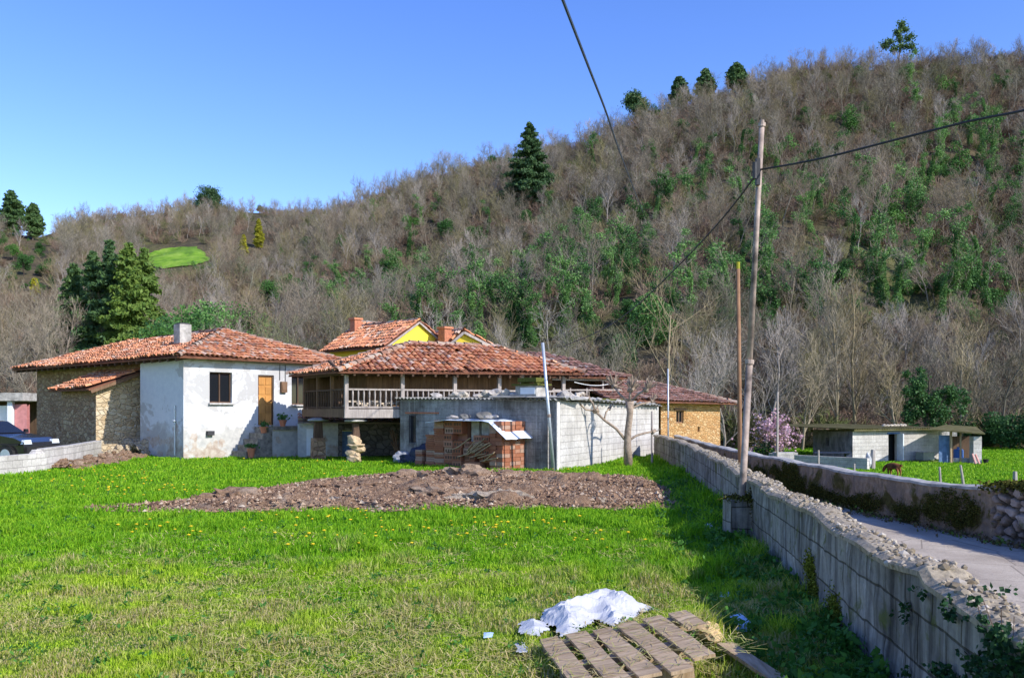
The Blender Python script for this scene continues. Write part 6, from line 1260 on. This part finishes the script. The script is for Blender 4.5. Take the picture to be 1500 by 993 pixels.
def clear(px, D, z, hgt=7.0):
    py = HY-(z-H)*F/D; pt = HY-(z+hgt-H)*F/D
    kk = np.ones(len(px), bool)
    for a_, b2, c_, d_, Dm, pr_ in KEEP: kk &= ~((px > a_) & (px < b2) & (pt < d_-4) & (py > c_) & (D < Dm) & (rg.random(len(px)) < pr_))
    for q_ in GREENS:
        w_ = ((1.35 if hgt > 4 else .7)/q_[1]*F); kk &= ~((np.abs(px-q_[0]) < w_) & (D < q_[1]+1.5) & (D > q_[1]-(13 if hgt > 4 else 6)) & (rg.random(len(px)) < .8))
    px = np.where(kk, px, -9999)
    m = ((px-258)/62)**2+((py-382)/24)**2 > 1
    m &= kk & ~((px > 1050) & (D < (66 if hgt > 4 else 62.5)))
    return m
px, D = hill_points(5400); z = hz(px, D); m = clear(px, D, z); px, D, z = px[m], D[m], z[m]; x = (px-CX)/F*D
order_ = np.argsort(D); sc = rg.uniform(.58, 1.02, len(px))*(1-.25*sstep(.8, .97, D/ip(RD, px))); rz = rg.uniform(0, 6.28, len(px)); vi = rg.integers(0, NB, len(px))
vis = [i for i in order_ if -40 < px[i] < 1540 and D[i] > 64]
NIND = 290; ind = vis[:NIND]; ids = set(ind); used = set()
for i in ind:
    p_ = (x[i], D[i], z[i]); k = int(vi[i])
    if k not in used: used.add(k); o = bare[k]; o.location = p_; o.rotation_euler = (0, 0, rz[i]); o.scale = (sc[i],)*3
    else: o = copyobj(bare[k], p_, rz[i], sc[i])
    props(o, HILLTREE, 'tree', 'bare trees on the hillside')
rest = np.array([i for i in range(len(px)) if i not in ids])
ef = 170; epx = rg.uniform(1010, 1600, ef); eD = rg.uniform(65, 84, ef); ok_ = eD > ip(BD, epx)-4; epx, eD = epx[ok_], eD[ok_]; ef = len(epx)
px = np.concatenate([px, epx]); D = np.concatenate([D, eD]); z = np.concatenate([z, hz(epx, eD)]); x = (px-CX)/F*D; sc = np.concatenate([sc, rg.uniform(.45, .85, ef)]); rz = np.concatenate([rz, rg.uniform(0, 6.28, ef)]); vi = np.concatenate([vi, rg.integers(0, NB, ef)]); rest = np.concatenate([rest, np.arange(len(px)-ef, len(px))])
scatter('bare_wood', np.stack([x, D, z], 1)[rest], rz[rest], sc[rest], vi[rest], bare, 'brown leafless wood covering the hillside')
# thickets on the forest floor
px, D = hill_points(6500); px = np.concatenate([px, rg.uniform(980, 1600, 420)]); D = np.concatenate([D, rg.uniform(63, 92, 420)]); z = hz(px, D); m = clear(px, D, z, 2.2); px, D, z = px[m], D[m], z[m]
k = rg.integers(0, 4, len(px)); scatter('undergrowth', np.stack([(px-CX)/F*D, D, z], 1), rg.uniform(0, 6.28, len(px)), rg.uniform(.7, 1.5, len(px)), k, bramb, 'brown bramble undergrowth between the hillside trees')
for i, b in enumerate(bramb):
    q = hit((60, 330, 690, 1290)[i], (452, 470, 470, 600)[i]); b.location = q; b.scale = (1.3,)*3; props(b, ('wide brown bramble thicket low on the far left of the hillside', 'brown bramble thicket behind the white house roof ridge', 'brown bramble thicket behind the yellow house', 'brown bramble thicket behind the hen shed')[i], 'thicket')
n_ = 0; used = set()
for (px_, py_), q in zip(allv, IVQ):
    k = int(rg.integers(0, NI)); s = rg.uniform(.6, 1.12)*(.85 if px_ < 700 else 1.0)
    if k not in used: used.add(k); o = ivy[k]; o.location = q; o.rotation_euler = (0, 0, rg.uniform(0, 6)); o.scale = (s,)*3
    else: o = copyobj(ivy[k], q, rg.uniform(0, 6), s)
    props(o, 'ivy-clad tree with bright green trunk, one of many alike on the wooded hillside', 'tree', 'ivy-clad trees on the hillside')
used = set()
for j, (px_, py_, s) in enumerate(EV):
    q = EVQ[j]; k = j % 3
    if k not in used: used.add(k); o = bushes[k]; o.location = q; o.scale = (s*1.25,)*3
    else: o = copyobj(bushes[k], q, rg.uniform(0, 6), s*1.25)
    props(o, 'dark evergreen shrub, one of several alike scattered over the wooded hillside', 'shrub', 'evergreen shrubs on the hillside')
def place(o, px_, py_base, hpx, lab, cat='tree', D=None, hgt=None, group=None, wide=1.0, sink=0):
    q = hit(px_, py_base) if D is None else V((px_-CX)/F*D, D, float(hz(px_, D)))
    if D is not None and D < 66: q.z = float(gz(q.x, q.y))
    zt = max(v[2] for v in o.bound_box); s = (hpx*q.y/F)/zt if hpx else 1.0
    o.location = q-UP*sink; o.scale = (s*wide, s*wide, s); o.rotation_euler = (0, 0, rg.uniform(0, 6)); return props(o, lab, cat, group)
# tall conifers behind the barn
def conif(px_, ptop, D, w, mat, lab, i):
    zb = float(hz(px_, D)); h = zat(ptop, D)-zb; o = conifer_proto(i, mat, h, w, dens=1.15, first=.04, droop=.32, powr=.8); o.location = ((px_-CX)/F*D, D, zb); props(o, lab, 'conifer')
conif(108, 384, 92, 6.4, 'pine_leaf', 'leftmost and shortest of the tall conifers behind the barn roof', 1)
conif(136, 366, 90, 6.6, 'pine_leaf', 'dark blue-green conifer second from the left behind the barn roof', 2)
conif(161, 349, 88, 7.4, 'pine_leaf', 'tallest dark conifer in the middle of the group behind the barn roof', 3)
conif(188, 352, 86, 7.2, 'lime_conifer', 'broad light green conifer right of the tallest dark one', 4)
conif(212, 360, 90, 5.8, 'lime_conifer', 'yellow-green conifer at the right end of the group behind the barn roof', 5)
conif(776, 178, 168, 13, 'pine_leaf', 'large dark conifer standing alone high on the middle of the hillside', 6)
for i, (px_, ptop, base, w, lab) in enumerate(((996, 100, 131, 4.6, 'leftmost of the three dark pines in a row on the skyline'), (1033, 90, 120, 4.6, 'middle of the three dark pines in a row on the skyline'), (1079, 83, 116, 5.0, 'rightmost and widest of the three dark pines in a row on the skyline'), (946, 131, 150, 3, 'small dark pine tip below the three pines on the skyline'), (17, 279, 334, 7.5, 'tall dark pine on the spur at the far left'), (48, 298, 338, 5.5, 'shorter round pine right of the tall one on the left spur'), (289, 271, 300, 4, 'rounded dark pine on the skyline above the meadow'), (322, 283, 300, 3, 'small dark pine right of the rounded one above the meadow'))):
    q = hit(px_, base+14); h = zat(ptop, q.y)-q.z; o = pine_proto(i, h, w*1.7, base=.10, lob=20, n=5200) if i in (3, 6, 7) else conifer_proto(50+i, 'pine_leaf', h*(.8 if i < 3 else 1), w*1.15, dens=1.0, first=.12, droop=-.05, nm='pine_tree', powr=.62, leafs=(.2, .38)); o.location = q; props(o, lab, 'pine')
q = hit(1314, 82); eu = MB(); rge = np.random.default_rng(88); top_ = P(1322, 34, q.y)
eu.tubes([[tuple(q-UP*.5), tuple(q.lerp(top_, .4)+V(.2, 0, 0)), tuple(q.lerp(top_, .75)-V(.15, 0, 0)), tuple(top_)]], [[.16, .12, .08, .03]], 6, 0)
for px_, py_, rx_, rz_, n_ in ((1321, 37, .75, .6, 200), (1326, 44, .6, .4, 120), (1315, 48, .8, .45, 170), (1332, 55, .9, .5, 200), (1318, 58, .7, .4, 130), (1303, 62, .9, .4, 180), (1296, 67, .8, .5, 160), (1334, 68, .8, .45, 170), (1322, 69, .9, .5, 170), (1310, 72, .9, .5, 170), (1340, 75, .5, .4, 90)):
    c_ = P(px_, py_, q.y); d_ = rge.normal(size=(n_, 3)); d_ /= np.linalg.norm(d_, axis=1, keepdims=True); n_ = int(n_*1.4); d_ = rge.normal(size=(n_, 3))*.75; eu.leaves(np.array(c_)+d_*[rx_*.8, rx_*.8, rz_*1.15], rge.uniform(.2, .36, n_), 1, elong=1.6, rng=rge)
    f_ = min(.95, max(.15, (c_.z-q.z)/(top_.z-q.z)-.12)); eu.tubes([[tuple(q.lerp(top_, f_)), tuple(q.lerp(top_, f_).lerp(c_, .6)), tuple(c_)]], [[.05, .035, .02]], 4, 0)
o = eu.build('eucalyptus_tree', [MT['dark_bark'], MT['pine_leaf']], uv=False, loc=q); props(o, 'tall airy eucalyptus with gaps in its crown, alone on the right skyline', 'tree')
for i, (px_, pt, pb_, lab) in enumerate(((379, 321, 365, 'bright yellow-green slender tree on the left hillside'), (357, 344, 378, 'smaller yellowish tree below the slender yellow-green one'), (51, 408, 444, 'small yellow-green tree low at the far left'))):
    q = hit(px_, pb_); h = zat(pt, q.y)-q.z; o = conifer_proto(30+i, 'yellow_leaf', h, h*.42, dens=1.3, first=.08, droop=.1, nm='yellow_tree', powr=.7); o.location = q; props(o, lab, 'tree')
# green broadleaf shrubs right behind the farmhouse roof
for i, (px_, pt, D, s) in enumerate(((248, 452, 78, 1), (276, 440, 84, 1), (305, 436, 88, 1), (335, 446, 90, 1), (362, 452, 92, 1), (226, 470, 76, 1))):
    zb = float(hz(px_, D)); h = zat(pt, D)-zb; o = bush_proto(40+i, 'ever_leaf' if i % 2 else 'ivy_leaf', h, h*1.0, 3600, 'broadleaf_tree', 13, (.16, .3)); o.location = ((px_-CX)/F*D, D, zb); props(o, 'dense green broadleaf tree behind the white house roof, %s' % ('below the meadow', 'second of the row beside the chimney', 'third of the row and tallest', 'fourth of the row', 'rightmost of the row', 'leftmost, beside the conifers')[i], 'tree')
# big ivy mound and individual trees near the foot of the hill
def big_ivy(px_, pt, pb_, D, w, lab, i, mat='ivy_leaf'):
    zb = float(hz(px_, D)); h = zat(pt, D)-zb; rnd = random.Random(i); rg_ = np.random.default_rng(i); mb = MB(); out = branches(rnd, h*.9, 1, r0=.16, start=.2, counts=(9,), ratio=(.35,), rmin=.03); put(mb, out, 0); N = 6500
    t = rg_.beta(1.3, 1.0, N); rad = w*.5*np.sin(np.clip(t*.92+.08, 0, 1)*np.pi)**.65*(.55+.7*fbm(t*6, rg_.uniform(0, 1, N)*0+t*3, i))*rg_.random(N)**.4; an = rg_.uniform(0, 6.28, N); lump = .75+.5*vnoise(an*1.2, t*5, i)
    mb.leaves(np.stack([np.cos(an)*rad*lump, np.sin(an)*rad*lump, t*h], 1), rg_.uniform(.12, .22, N), 1, rng=rg_, up=.2); o = mb.build('ivy_covered_tree', [MT['dark_bark'], MT[mat]], uv=False); o.location = ((px_-CX)/F*D, D, zb); props(o, lab, 'tree')
big_ivy(952, 428, 520, 82, 4.6, 'dense conical ivy-covered tree above the ochre stone house', 61)
big_ivy(908, 490, 530, 76, 3.4, 'low dark ivy mound left of the conical ivy-covered tree', 62, 'dark_ivy')
big_ivy(700, 470, 520, 84, 2.2, 'narrow ivy-covered trunk behind the yellow house', 63)
def treeobj(px_, pt, D, i, lab, mat, counts=(13, 8, 6), spread=.6, r0=.14, up=.35, start=.2, ratio=(.42, .5, .5), name='bare_tree', zb=None, rmin=.012, wob=.12, extra=None, lean=None):
    x_ = (px_-CX)/F*D; zb = (float(gz(x_, D)) if D < 66 else float(hz(px_, D))) if zb is None else zb
    h = zat(pt, D)-zb; rnd = random.Random(i); t = thing(name, lab, 'tree', (x_, D, zb)); out = branches(rnd, h, 3, lean, r0=r0, spread=spread, up=up, start=start, counts=counts, ratio=ratio, rmin=rmin, wob=wob)
    off = np.array([x_, D, zb])
    mb = MB(); 
    mb.tubes([[tuple(np.array(tuple(q))+off) for q in a_[0]] for a_ in out[0]], [a_[1] for a_ in out[0]], 8); mb.build('trunk', MT[mat], t, smooth=True, uv=False)
    mb = MB()
    for l in (1, 2, 3): mb.tubes([[tuple(np.array(tuple(q))+off) for q in a_[0]] for a_ in out[l]], [a_[1] for a_ in out[l]], 4 if l == 1 else 3)
    mb.build('crown', MT[mat], t, uv=False)
    if extra:
        nl, sz, m_, sp, nm, lv = extra; C = tips(out, lv)+off; rg_ = np.random.default_rng(i); C = np.repeat(C, nl, 0); C = C+rg_.normal(size=C.shape)*sp; mb = MB(); mb.leaves(C, rg_.uniform(sz*.6, sz*1.3, len(C)), rng=rg_); mb.build(nm, MT[m_], t, uv=False)
    return t
treeobj(1222, 418, 63, 201, 'tall slender poplar with pale trunk, left of the pair above the hen shed', 'lichen_bark', counts=(26, 7, 5), spread=.6, r0=.13, ratio=(.26, .5, .5), wob=.05)
treeobj(1252, 430, 64, 202, 'tall slender poplar, right of the pair above the hen shed', 'lichen_bark', counts=(26, 7, 5), spread=.6, r0=.13, ratio=(.26, .5, .5), wob=.05)
treeobj(1312, 520, 62, 203, 'spindly bare tree between the poplars and the ivy-clad tree at the hen shed', 'lichen_bark', counts=(20, 7, 5), r0=.1, ratio=(.34, .5, .5))
treeobj(985, 452, 54, 204, 'bare tree with yellow lichen on its boughs behind the ochre stone house', 'lichen_bark', counts=(10, 7, 5), spread=.75, r0=.14, ratio=(.55, .5, .5), start=.12)
treeobj(1060, 520, 56, 206, 'twiggy pale grey shrub tree directly behind the thin brown pole', 'pale_bark', counts=(14, 7, 6), spread=.75, r0=.09, ratio=(.55, .5, .5), start=.1)
treeobj(1030, 530, 53, 207, 'twiggy grey shrub tree right of the stone house roof', 'pale_bark', counts=(13, 7, 5), spread=.7, r0=.08, ratio=(.5, .5, .5), start=.1)
treeobj(1120, 500, 60, 208, 'broad pale bare tree behind the pink blossoming tree', 'pale_bark', counts=(15, 7, 6), spread=.7, r0=.11, ratio=(.5, .5, .5), start=.1)
treeobj(1175, 520, 61, 209, 'brownish bare tree left of the hen shed', 'lichen_bark', counts=(15, 7, 6), spread=.65, r0=.1, ratio=(.48, .5, .5), start=.1)
treeobj(1410, 490, 64, 210, 'greenish bare tree right of the ivy-clad tree at the hen shed', 'lichen_bark', counts=(16, 7, 6), spread=.65, r0=.11, ratio=(.45, .5, .5), start=.1)
treeobj(1465, 520, 63, 211, 'bare bushy tree at the right edge behind the lean-to', 'hill_bark', counts=(16, 7, 6), spread=.7, r0=.1, ratio=(.5, .5, .5), start=.1)
treeobj(1140, 622, 48.5, 212, 'pink blossoming fruit tree behind the tall weathered post', 'lichen_bark', counts=(12, 6, 5), spread=.85, r0=.09, ratio=(.75, .5, .5), start=.1, up=.12, name='blossom_tree', extra=(2, .115, 'blossom_leaf', .08, 'blossom', 3))
t_ = treeobj(1350, 546, 57, 213, 'dark ivy-clad tree with two leafy heads behind the hen shed roof', 'dark_bark', counts=(8, 5, 4), spread=.6, r0=.14, name='ivy_clad_tree', ratio=(.45, .5, .5))
mb = MB(); rg2 = np.random.default_rng(77)
for (cx_, cy_, sx_, sy_, n) in ((1346, 566, 9, 14, 16), (1340, 595, 9, 18, 16), (1380, 596, 16, 11, 26), (1368, 622, 8, 16, 14), (1335, 630, 8, 16, 10), (1392, 580, 9, 6, 9)):
    for k in range(n):
        c = np.array(tuple(P(rg2.normal(cx_, sx_), rg2.normal(cy_, sy_), 57+rg2.normal(0, .45)))); m_ = int(rg2.integers(60, 150)); r_ = rg2.uniform(.16, .36); mb.leaves(c+rg2.normal(size=(m_, 3))*r_*.6, rg2.uniform(.09, .17, m_), rng=rg2)
mb.build('ivy', MT['dark_ivy'], t_, uv=False)
for i, (px_, D, h_, w_) in enumerate(((1478, 62, 2.6, 4.2), (1435, 64, 1.9, 3.4), (1530, 60, 3.0, 4.5))):
    o = bush_proto(70+i, 'dark_ivy', h_, w_, 3000, 'evergreen_shrub', 10, (.1, .2)); o.location = ((px_-CX)/F*D, D, FIELD2); props(o, ('round dark shrub at the right edge of the far field', 'low dark shrub behind the right end of the lean-to', 'big dark shrub just outside the right picture edge')[i], 'shrub')
b_c = F2(1118, 49); o = bush_proto(80, 'dark_ivy', 1.1, 2.2, 900, 'evergreen_shrub', 6, (.07, .12)); o.location = b_c; props(o, 'low dark shrub at the foot of the pink blossoming tree', 'shrub')
# pollarded tree at the sunlit wall of the shed
ptx = V((921-CX)/F*27.9, 27.9, 0); pt_t = thing('pollarded_tree', 'bare pollarded tree with knuckled branches in front of the sunlit block wall', 'tree', ptx)
TP = lambda px_, py_, dD=0: P(px_, py_, 27.9+dD)
rnd = random.Random(55)
mb = MB(); mb.tube([ptx-UP*.1, TP(919, 655), TP(920, 630), TP(923, 605), TP(922, 588)], [.155, .125, .105, .10, .14], 10); mb.build('trunk', MT['pollard'] if 'pollard' in MT else MT['lichen_bark'], pt_t, smooth=True)
mb = MB()
arms = [([(919, 648), (903, 628), (885, 615), (872, 602)], .05, 0), ([(920, 646), (932, 638), (945, 634), (957, 632)], .04, .1), ([(922, 592), (935, 577), (947, 570)], .045, -.1), ([(922, 590), (908, 578), (900, 566)], .045, .2), ([(922, 588), (924, 570)], .05, 0), ([(885, 615), (888, 603), (893, 598)], .03, .2), ([(872, 602), (868, 590), (862, 583)], .035, 0), ([(872, 602), (858, 600), (848, 590)], .03, -.1), ([(922, 600), (938, 592), (955, 588)], .035, .25)]
ends = []
for pts, r_, dd in arms:
    q = [TP(*p_, dd*i) for i, p_ in enumerate(pts)]; mb.tube(q, list(np.linspace(r_, r_*.75, len(q))), 7); ends.append((q[-1], r_, (q[-1]-q[-2]).normalized()))
for e, r_, d_ in ends: mb.blob(e, r_*1.9, int(e.z*100), 0, 2, .5)
mb.build('boughs', MT['pollard'] if 'pollard' in MT else MT['lichen_bark'], pt_t, smooth=True)
for j, (e, r_, d_) in enumerate(ends):
    mb = MB()
    nn_ = (4, 3, 34, 30, 46, 3, 10, 8, 16)[j]
    for k in range(nn_):
        dd = (d_*.5+UP*.5+V(rnd.gauss(0, .5), rnd.gauss(0, .5), rnd.gauss(0, .4))).normalized(); L_ = rnd.uniform(.15, .45) if j in (2, 3, 4) else rnd.uniform(.1, .28); mb.tube([e, e+dd*L_*.5, e+dd*L_+UP*.04], [.024, .018, .01], 4)
    mb.build('twigs', MT['pollard'] if 'pollard' in MT else MT['lichen_bark'], pt_t)
mb = MB()
stk_ = TP(955, 690, .6); stk_.z = 0; mb.tube([stk_, stk_+UP*1.7], .035, 7); props(mb.build('garden_stake', MT['grey_wood'], loc=stk_), 'upright wooden stake at the right end of the sunlit block wall', 'stake')
# ---------------------------------------------------------------- grass
FARM = [(Q(0, 0).x, Q(0, 0).y), (Q(7, 0).x, Q(7, 0).y), (Q(7, 14).x, Q(7, 14).y), (Q(0, 14).x, Q(0, 14).y)]; SHED = [(W1.x, W1.y), (W0.x, W0.y), (W2.x, W2.y), (2, 40)]
def grass(name, N, Dlo, Dhi, right, hs, seed):
    g_ = np.random.default_rng(seed); u = g_.uniform(-.74, .74, N)
    if right: u = g_.uniform(.15, .74, N)
    D = Dlo*(Dhi/Dlo)**g_.random(N) if not right else g_.uniform(Dlo, Dhi, N)
    x_ = u*D; 
    if right: k = x_ > np.interp(D, [t[1] for t in WR], [t[0] for t in WR])+.5
    else: k = x_ < np.interp(D, [t[1] for t in WL], [t[0] for t in WL])-.02; k &= bed_dist(x_, D)+(fbm(x_*1.3, D*1.3, 21)-.5)*.8 < .06+.25*(g_.random(N) < .25)*(D < 30); k &= ~inpoly(x_, D, FARM) & ~inpoly(x_, D, SHED)
    if right: k &= ~((x_ > 17.9) & (D > 46.5) & (D < 55) & (x_ < 25))
    x_, D = x_[k], D[k]; n = len(x_); z_ = gz(x_, D)-.02
    cl_ = fbm(x_*.9, D*.9, 51, 3); c2 = vnoise(x_*5, D*5, 52)
    hgt = (hs*(.45+1.0*cl_)*(.6+.8*c2))*g_.uniform(.6, 1.3, n)
    if not right:
        xl = np.interp(D, [t[1] for t in WL], [t[0] for t in WL]); near = np.exp(-((xl-x_)/.9)**2); hgt *= 1+1.3*near*(.4+c2); hgt *= np.interp(D+2.2*(fbm(x_*.5, D*.5, 91)-.5), [5, 8.5, 10.5, 14, 20], [.5, .58, 1.2, 1.2, .95])*(.55+.9*sstep(.3, .7, fbm(x_*1.6, D*1.6, 93, 3)))
        pal_in = (x_ > .1) & (x_ < 1.6) & (D > 4.9) & (D < 6.9); hgt = np.where(pal_in, hgt*(1.15+2.2*(g_.random(n) < .4)*c2), hgt)
        inb = inpoly(x_, D, [(.3, 6.8), (.3, 7.7), (.62, 8.1), (.95, 8.2), (1.2, 7.75), (.85, 7.1), (.5, 6.9)]); hgt = np.where(inb & (g_.random(n) < .9), hgt*.2, hgt)
    wd = np.maximum(.0035, D*.00052)*g_.uniform(.7, 1.5, n); an = g_.uniform(0, 6.283, n); ben = g_.uniform(.1, .75, n)*hgt; ba = g_.uniform(0, 6.283, n)
    px_ = np.cos(an)*wd; py_ = np.sin(an)*wd; bx, by = np.cos(ba)*ben, np.sin(ba)*ben
    B = np.stack([x_, D, z_], 1); w3 = np.stack([px_, py_, 0*px_], 1); m1 = B+np.stack([bx*.35, by*.35, hgt*.6], 1); tp = B+np.stack([bx, by, hgt*(1-.25*ben/np.maximum(hgt, .01))], 1)
    Vv = np.stack([B-w3, B+w3, m1+w3*.75, m1-w3*.75, tp], 1).reshape(-1, 3); b0 = np.arange(n)*5
    mb = MB(); mb.v = [Vv]; mb.n = len(Vv); mb.f = [(np.stack([b0, b0+1, b0+2, b0+3], 1), 0), (np.stack([b0+3, b0+2, b0+4], 1), 0)]
    return props(mb.build(name, MT['grass'], uv=False), kind='stuff')
grass('grass', 620000, 4.6, 33, False, .075, 1); grass('field_grass', 90000, 28, 66, True, .10, 2)
# broad-leaved weeds in the shade of the wall
mb = MB(); g_ = np.random.default_rng(9)
for k in range(520):
    yv = 5 * (22/5)**g_.random(); x_ = wallx(yv)-abs(g_.normal(0, .42))-.04; n = int(g_.integers(12, 34)); s_ = g_.uniform(.3, .75); C = np.array([x_, yv, .05*s_])+np.abs(g_.normal(size=(n, 3)))*[.0, .0, .10*s_]+g_.normal(size=(n, 3))*[.07*s_, .07*s_, 0]; mb.leaves(C, g_.uniform(.03, .075, n)*s_, elong=1.8, rng=g_, up=.2)
for k in range(480):   # rosettes of broad leaves scattered through the field
    u_ = g_.uniform(-.62, .3); yv = 5.2*(20/5.2)**g_.random(); x_ = u_*yv
    if bed_dist(np.array(x_), np.array(yv)) > -.1 or x_ > wallx(yv)-.3: continue
    n = int(g_.integers(6, 16)); s_ = g_.uniform(.25, .5); C = np.array([x_, yv, .03])+np.abs(g_.normal(size=(n, 3)))*[0, 0, .025]+g_.normal(size=(n, 3))*[.06*s_, .06*s_, 0]; mb.leaves(C, g_.uniform(.03, .07, n)*s_, elong=2.0, rng=g_, up=.5)
props(mb.build('weeds', MT['weed'], uv=False), kind='stuff')
mb = MB(); n = 15000; u_ = g_.uniform(-.66, .3, n); yv = 4.8*(13/4.8)**g_.random(n); x_ = u_*yv; k = (fbm(x_*1.1, yv*1.1, 191, 3) > .47) & (x_ < lin(WL, yv)-1.0); x_, yv = x_[k], yv[k]; n = len(x_)
an = g_.uniform(0, 6.28, n); L_ = g_.uniform(.02, .06, n); d_ = np.stack([np.cos(an)*L_, np.sin(an)*L_, g_.normal(0, .008, n)], 1); w_ = np.stack([-np.sin(an), np.cos(an), 0*an], 1)*(.0016+.0002*yv)[:, None]; c_ = np.stack([x_, yv, gz(x_, yv)+g_.uniform(.02, .055, n)], 1)
mb.add(np.stack([c_-d_-w_, c_-d_+w_, c_+d_+w_, c_+d_-w_], 1).reshape(-1, 3), np.arange(4*n).reshape(-1, 4)); props(mb.build('cut_grass', MT['straw_blade'], uv=False), kind='stuff', label='dry cut grass lying on the mown part of the field')
# dandelions
mb = MB(); mb.tube([(0, 0, -.02), (.004, 0, .05), (0, .003, .085)], .0035, 4, 0); 
vv = [(0, 0, .098)]+[(.024*math.cos(i*math.pi/5), .024*math.sin(i*math.pi/5), .09) for i in range(10)]+[(.012*math.cos(i*math.pi/5), .012*math.sin(i*math.pi/5), .078) for i in range(10)]
mb.add(vv, [(0, i+1, (i+1) % 10+1) for i in range(10)]+[(i+1, i+11, (i+1) % 10+11, (i+1) % 10+1) for i in range(10)], 1); dan = mb.build('dandelion', [MT['pot_plant'], MT['dandelion']], uv=False)
g_ = np.random.default_rng(19); cnt = 0; centers = [(g_.uniform(60, 900), g_.choice([g_.uniform(670, 735), g_.uniform(750, 800), g_.uniform(690, 720)])) for _ in range(46)]
first = True
while cnt < 210:
    c_ = centers[int(g_.integers(0, len(centers)))]; q = G(float(g_.normal(c_[0], 30)), float(np.clip(g_.normal(c_[1], 7), 668, 850)))
    if bed_dist(np.array(q.x), np.array(q.y)) > -.2 or q.x > wallx(min(q.y, 33))-.9 or inpoly(np.array(q.x), np.array(q.y), FARM) or inpoly(np.array(q.x), np.array(q.y), SHED) or q.y > 31: continue
    s = float(g_.uniform(.6, 1.2)*(.85+q.y*.02)); loc = (q.x, q.y, float(gz(q.x, q.y))-.0)
    if first: dan.location = loc; dan.scale = (s,)*3; o = dan; first = False
    else: o = copyobj(dan, loc, float(g_.uniform(0, 6)), s)
    props(o, 'yellow dandelion flower, one of many alike in the grass of the field', 'flower', 'dandelions in the field'); cnt += 1
# ---------------------------------------------------------------- camera, light, sky
cam = bpy.data.cameras.new('camera'); co = bpy.data.objects.new('camera', cam); COL.objects.link(co); co.location = (0, 0, H); co.rotation_euler = (math.pi/2, 0, 0)
cam.sensor_width = 36; cam.lens = F/1500*36; cam.shift_y = (HY-496.5)/1500; cam.clip_start = .05; cam.clip_end = 3000; SC.camera = co
SUN_EL = math.radians(34); sx, sy = .82, -.572
sl = bpy.data.lights.new('sun', 'SUN'); sl.energy = 3.2; sl.angle = math.radians(.5); sl.color = (1, .955, .88); so = bpy.data.objects.new('sun', sl); COL.objects.link(so)
dirv = V(sx*math.cos(SUN_EL), sy*math.cos(SUN_EL), math.sin(SUN_EL)); so.rotation_euler = (-dirv).to_track_quat('-Z', 'Y').to_euler()
w = bpy.data.worlds.new('World'); SC.world = w; w.use_nodes = True; t = w.node_tree; bg = t.nodes['Background']; sky = t.nodes.new('ShaderNodeTexSky'); sky.sky_type = 'NISHITA'; sky.sun_disc = False
sky.sun_elevation = SUN_EL; sky.sun_rotation = math.atan2(sx, sy); sky.air_density = 1.0; sky.dust_density = .3; sky.ozone_density = 2.5
hs = t.nodes.new('ShaderNodeHueSaturation'); hs.inputs['Saturation'].default_value = SKYSAT; hs.inputs['Hue'].default_value = SKYHUE; hs.inputs['Value'].default_value = 1.0; t.links.new(sky.outputs[0], hs.inputs['Color']); t.links.new(hs.outputs[0], bg.inputs[0]); bg.inputs[1].default_value = SKYSTR
SC.view_settings.view_transform = 'Standard'; SC.view_settings.look = 'None'; SC.view_settings.exposure = EXPO; SC.view_settings.gamma = 1
SC.render.engine = 'CYCLES'; SC.cycles.max_bounces = 6; SC.cycles.diffuse_bounces = 3; SC.cycles.glossy_bounces = 2; SC.cycles.transmission_bounces = 3; SC.cycles.use_denoising = True
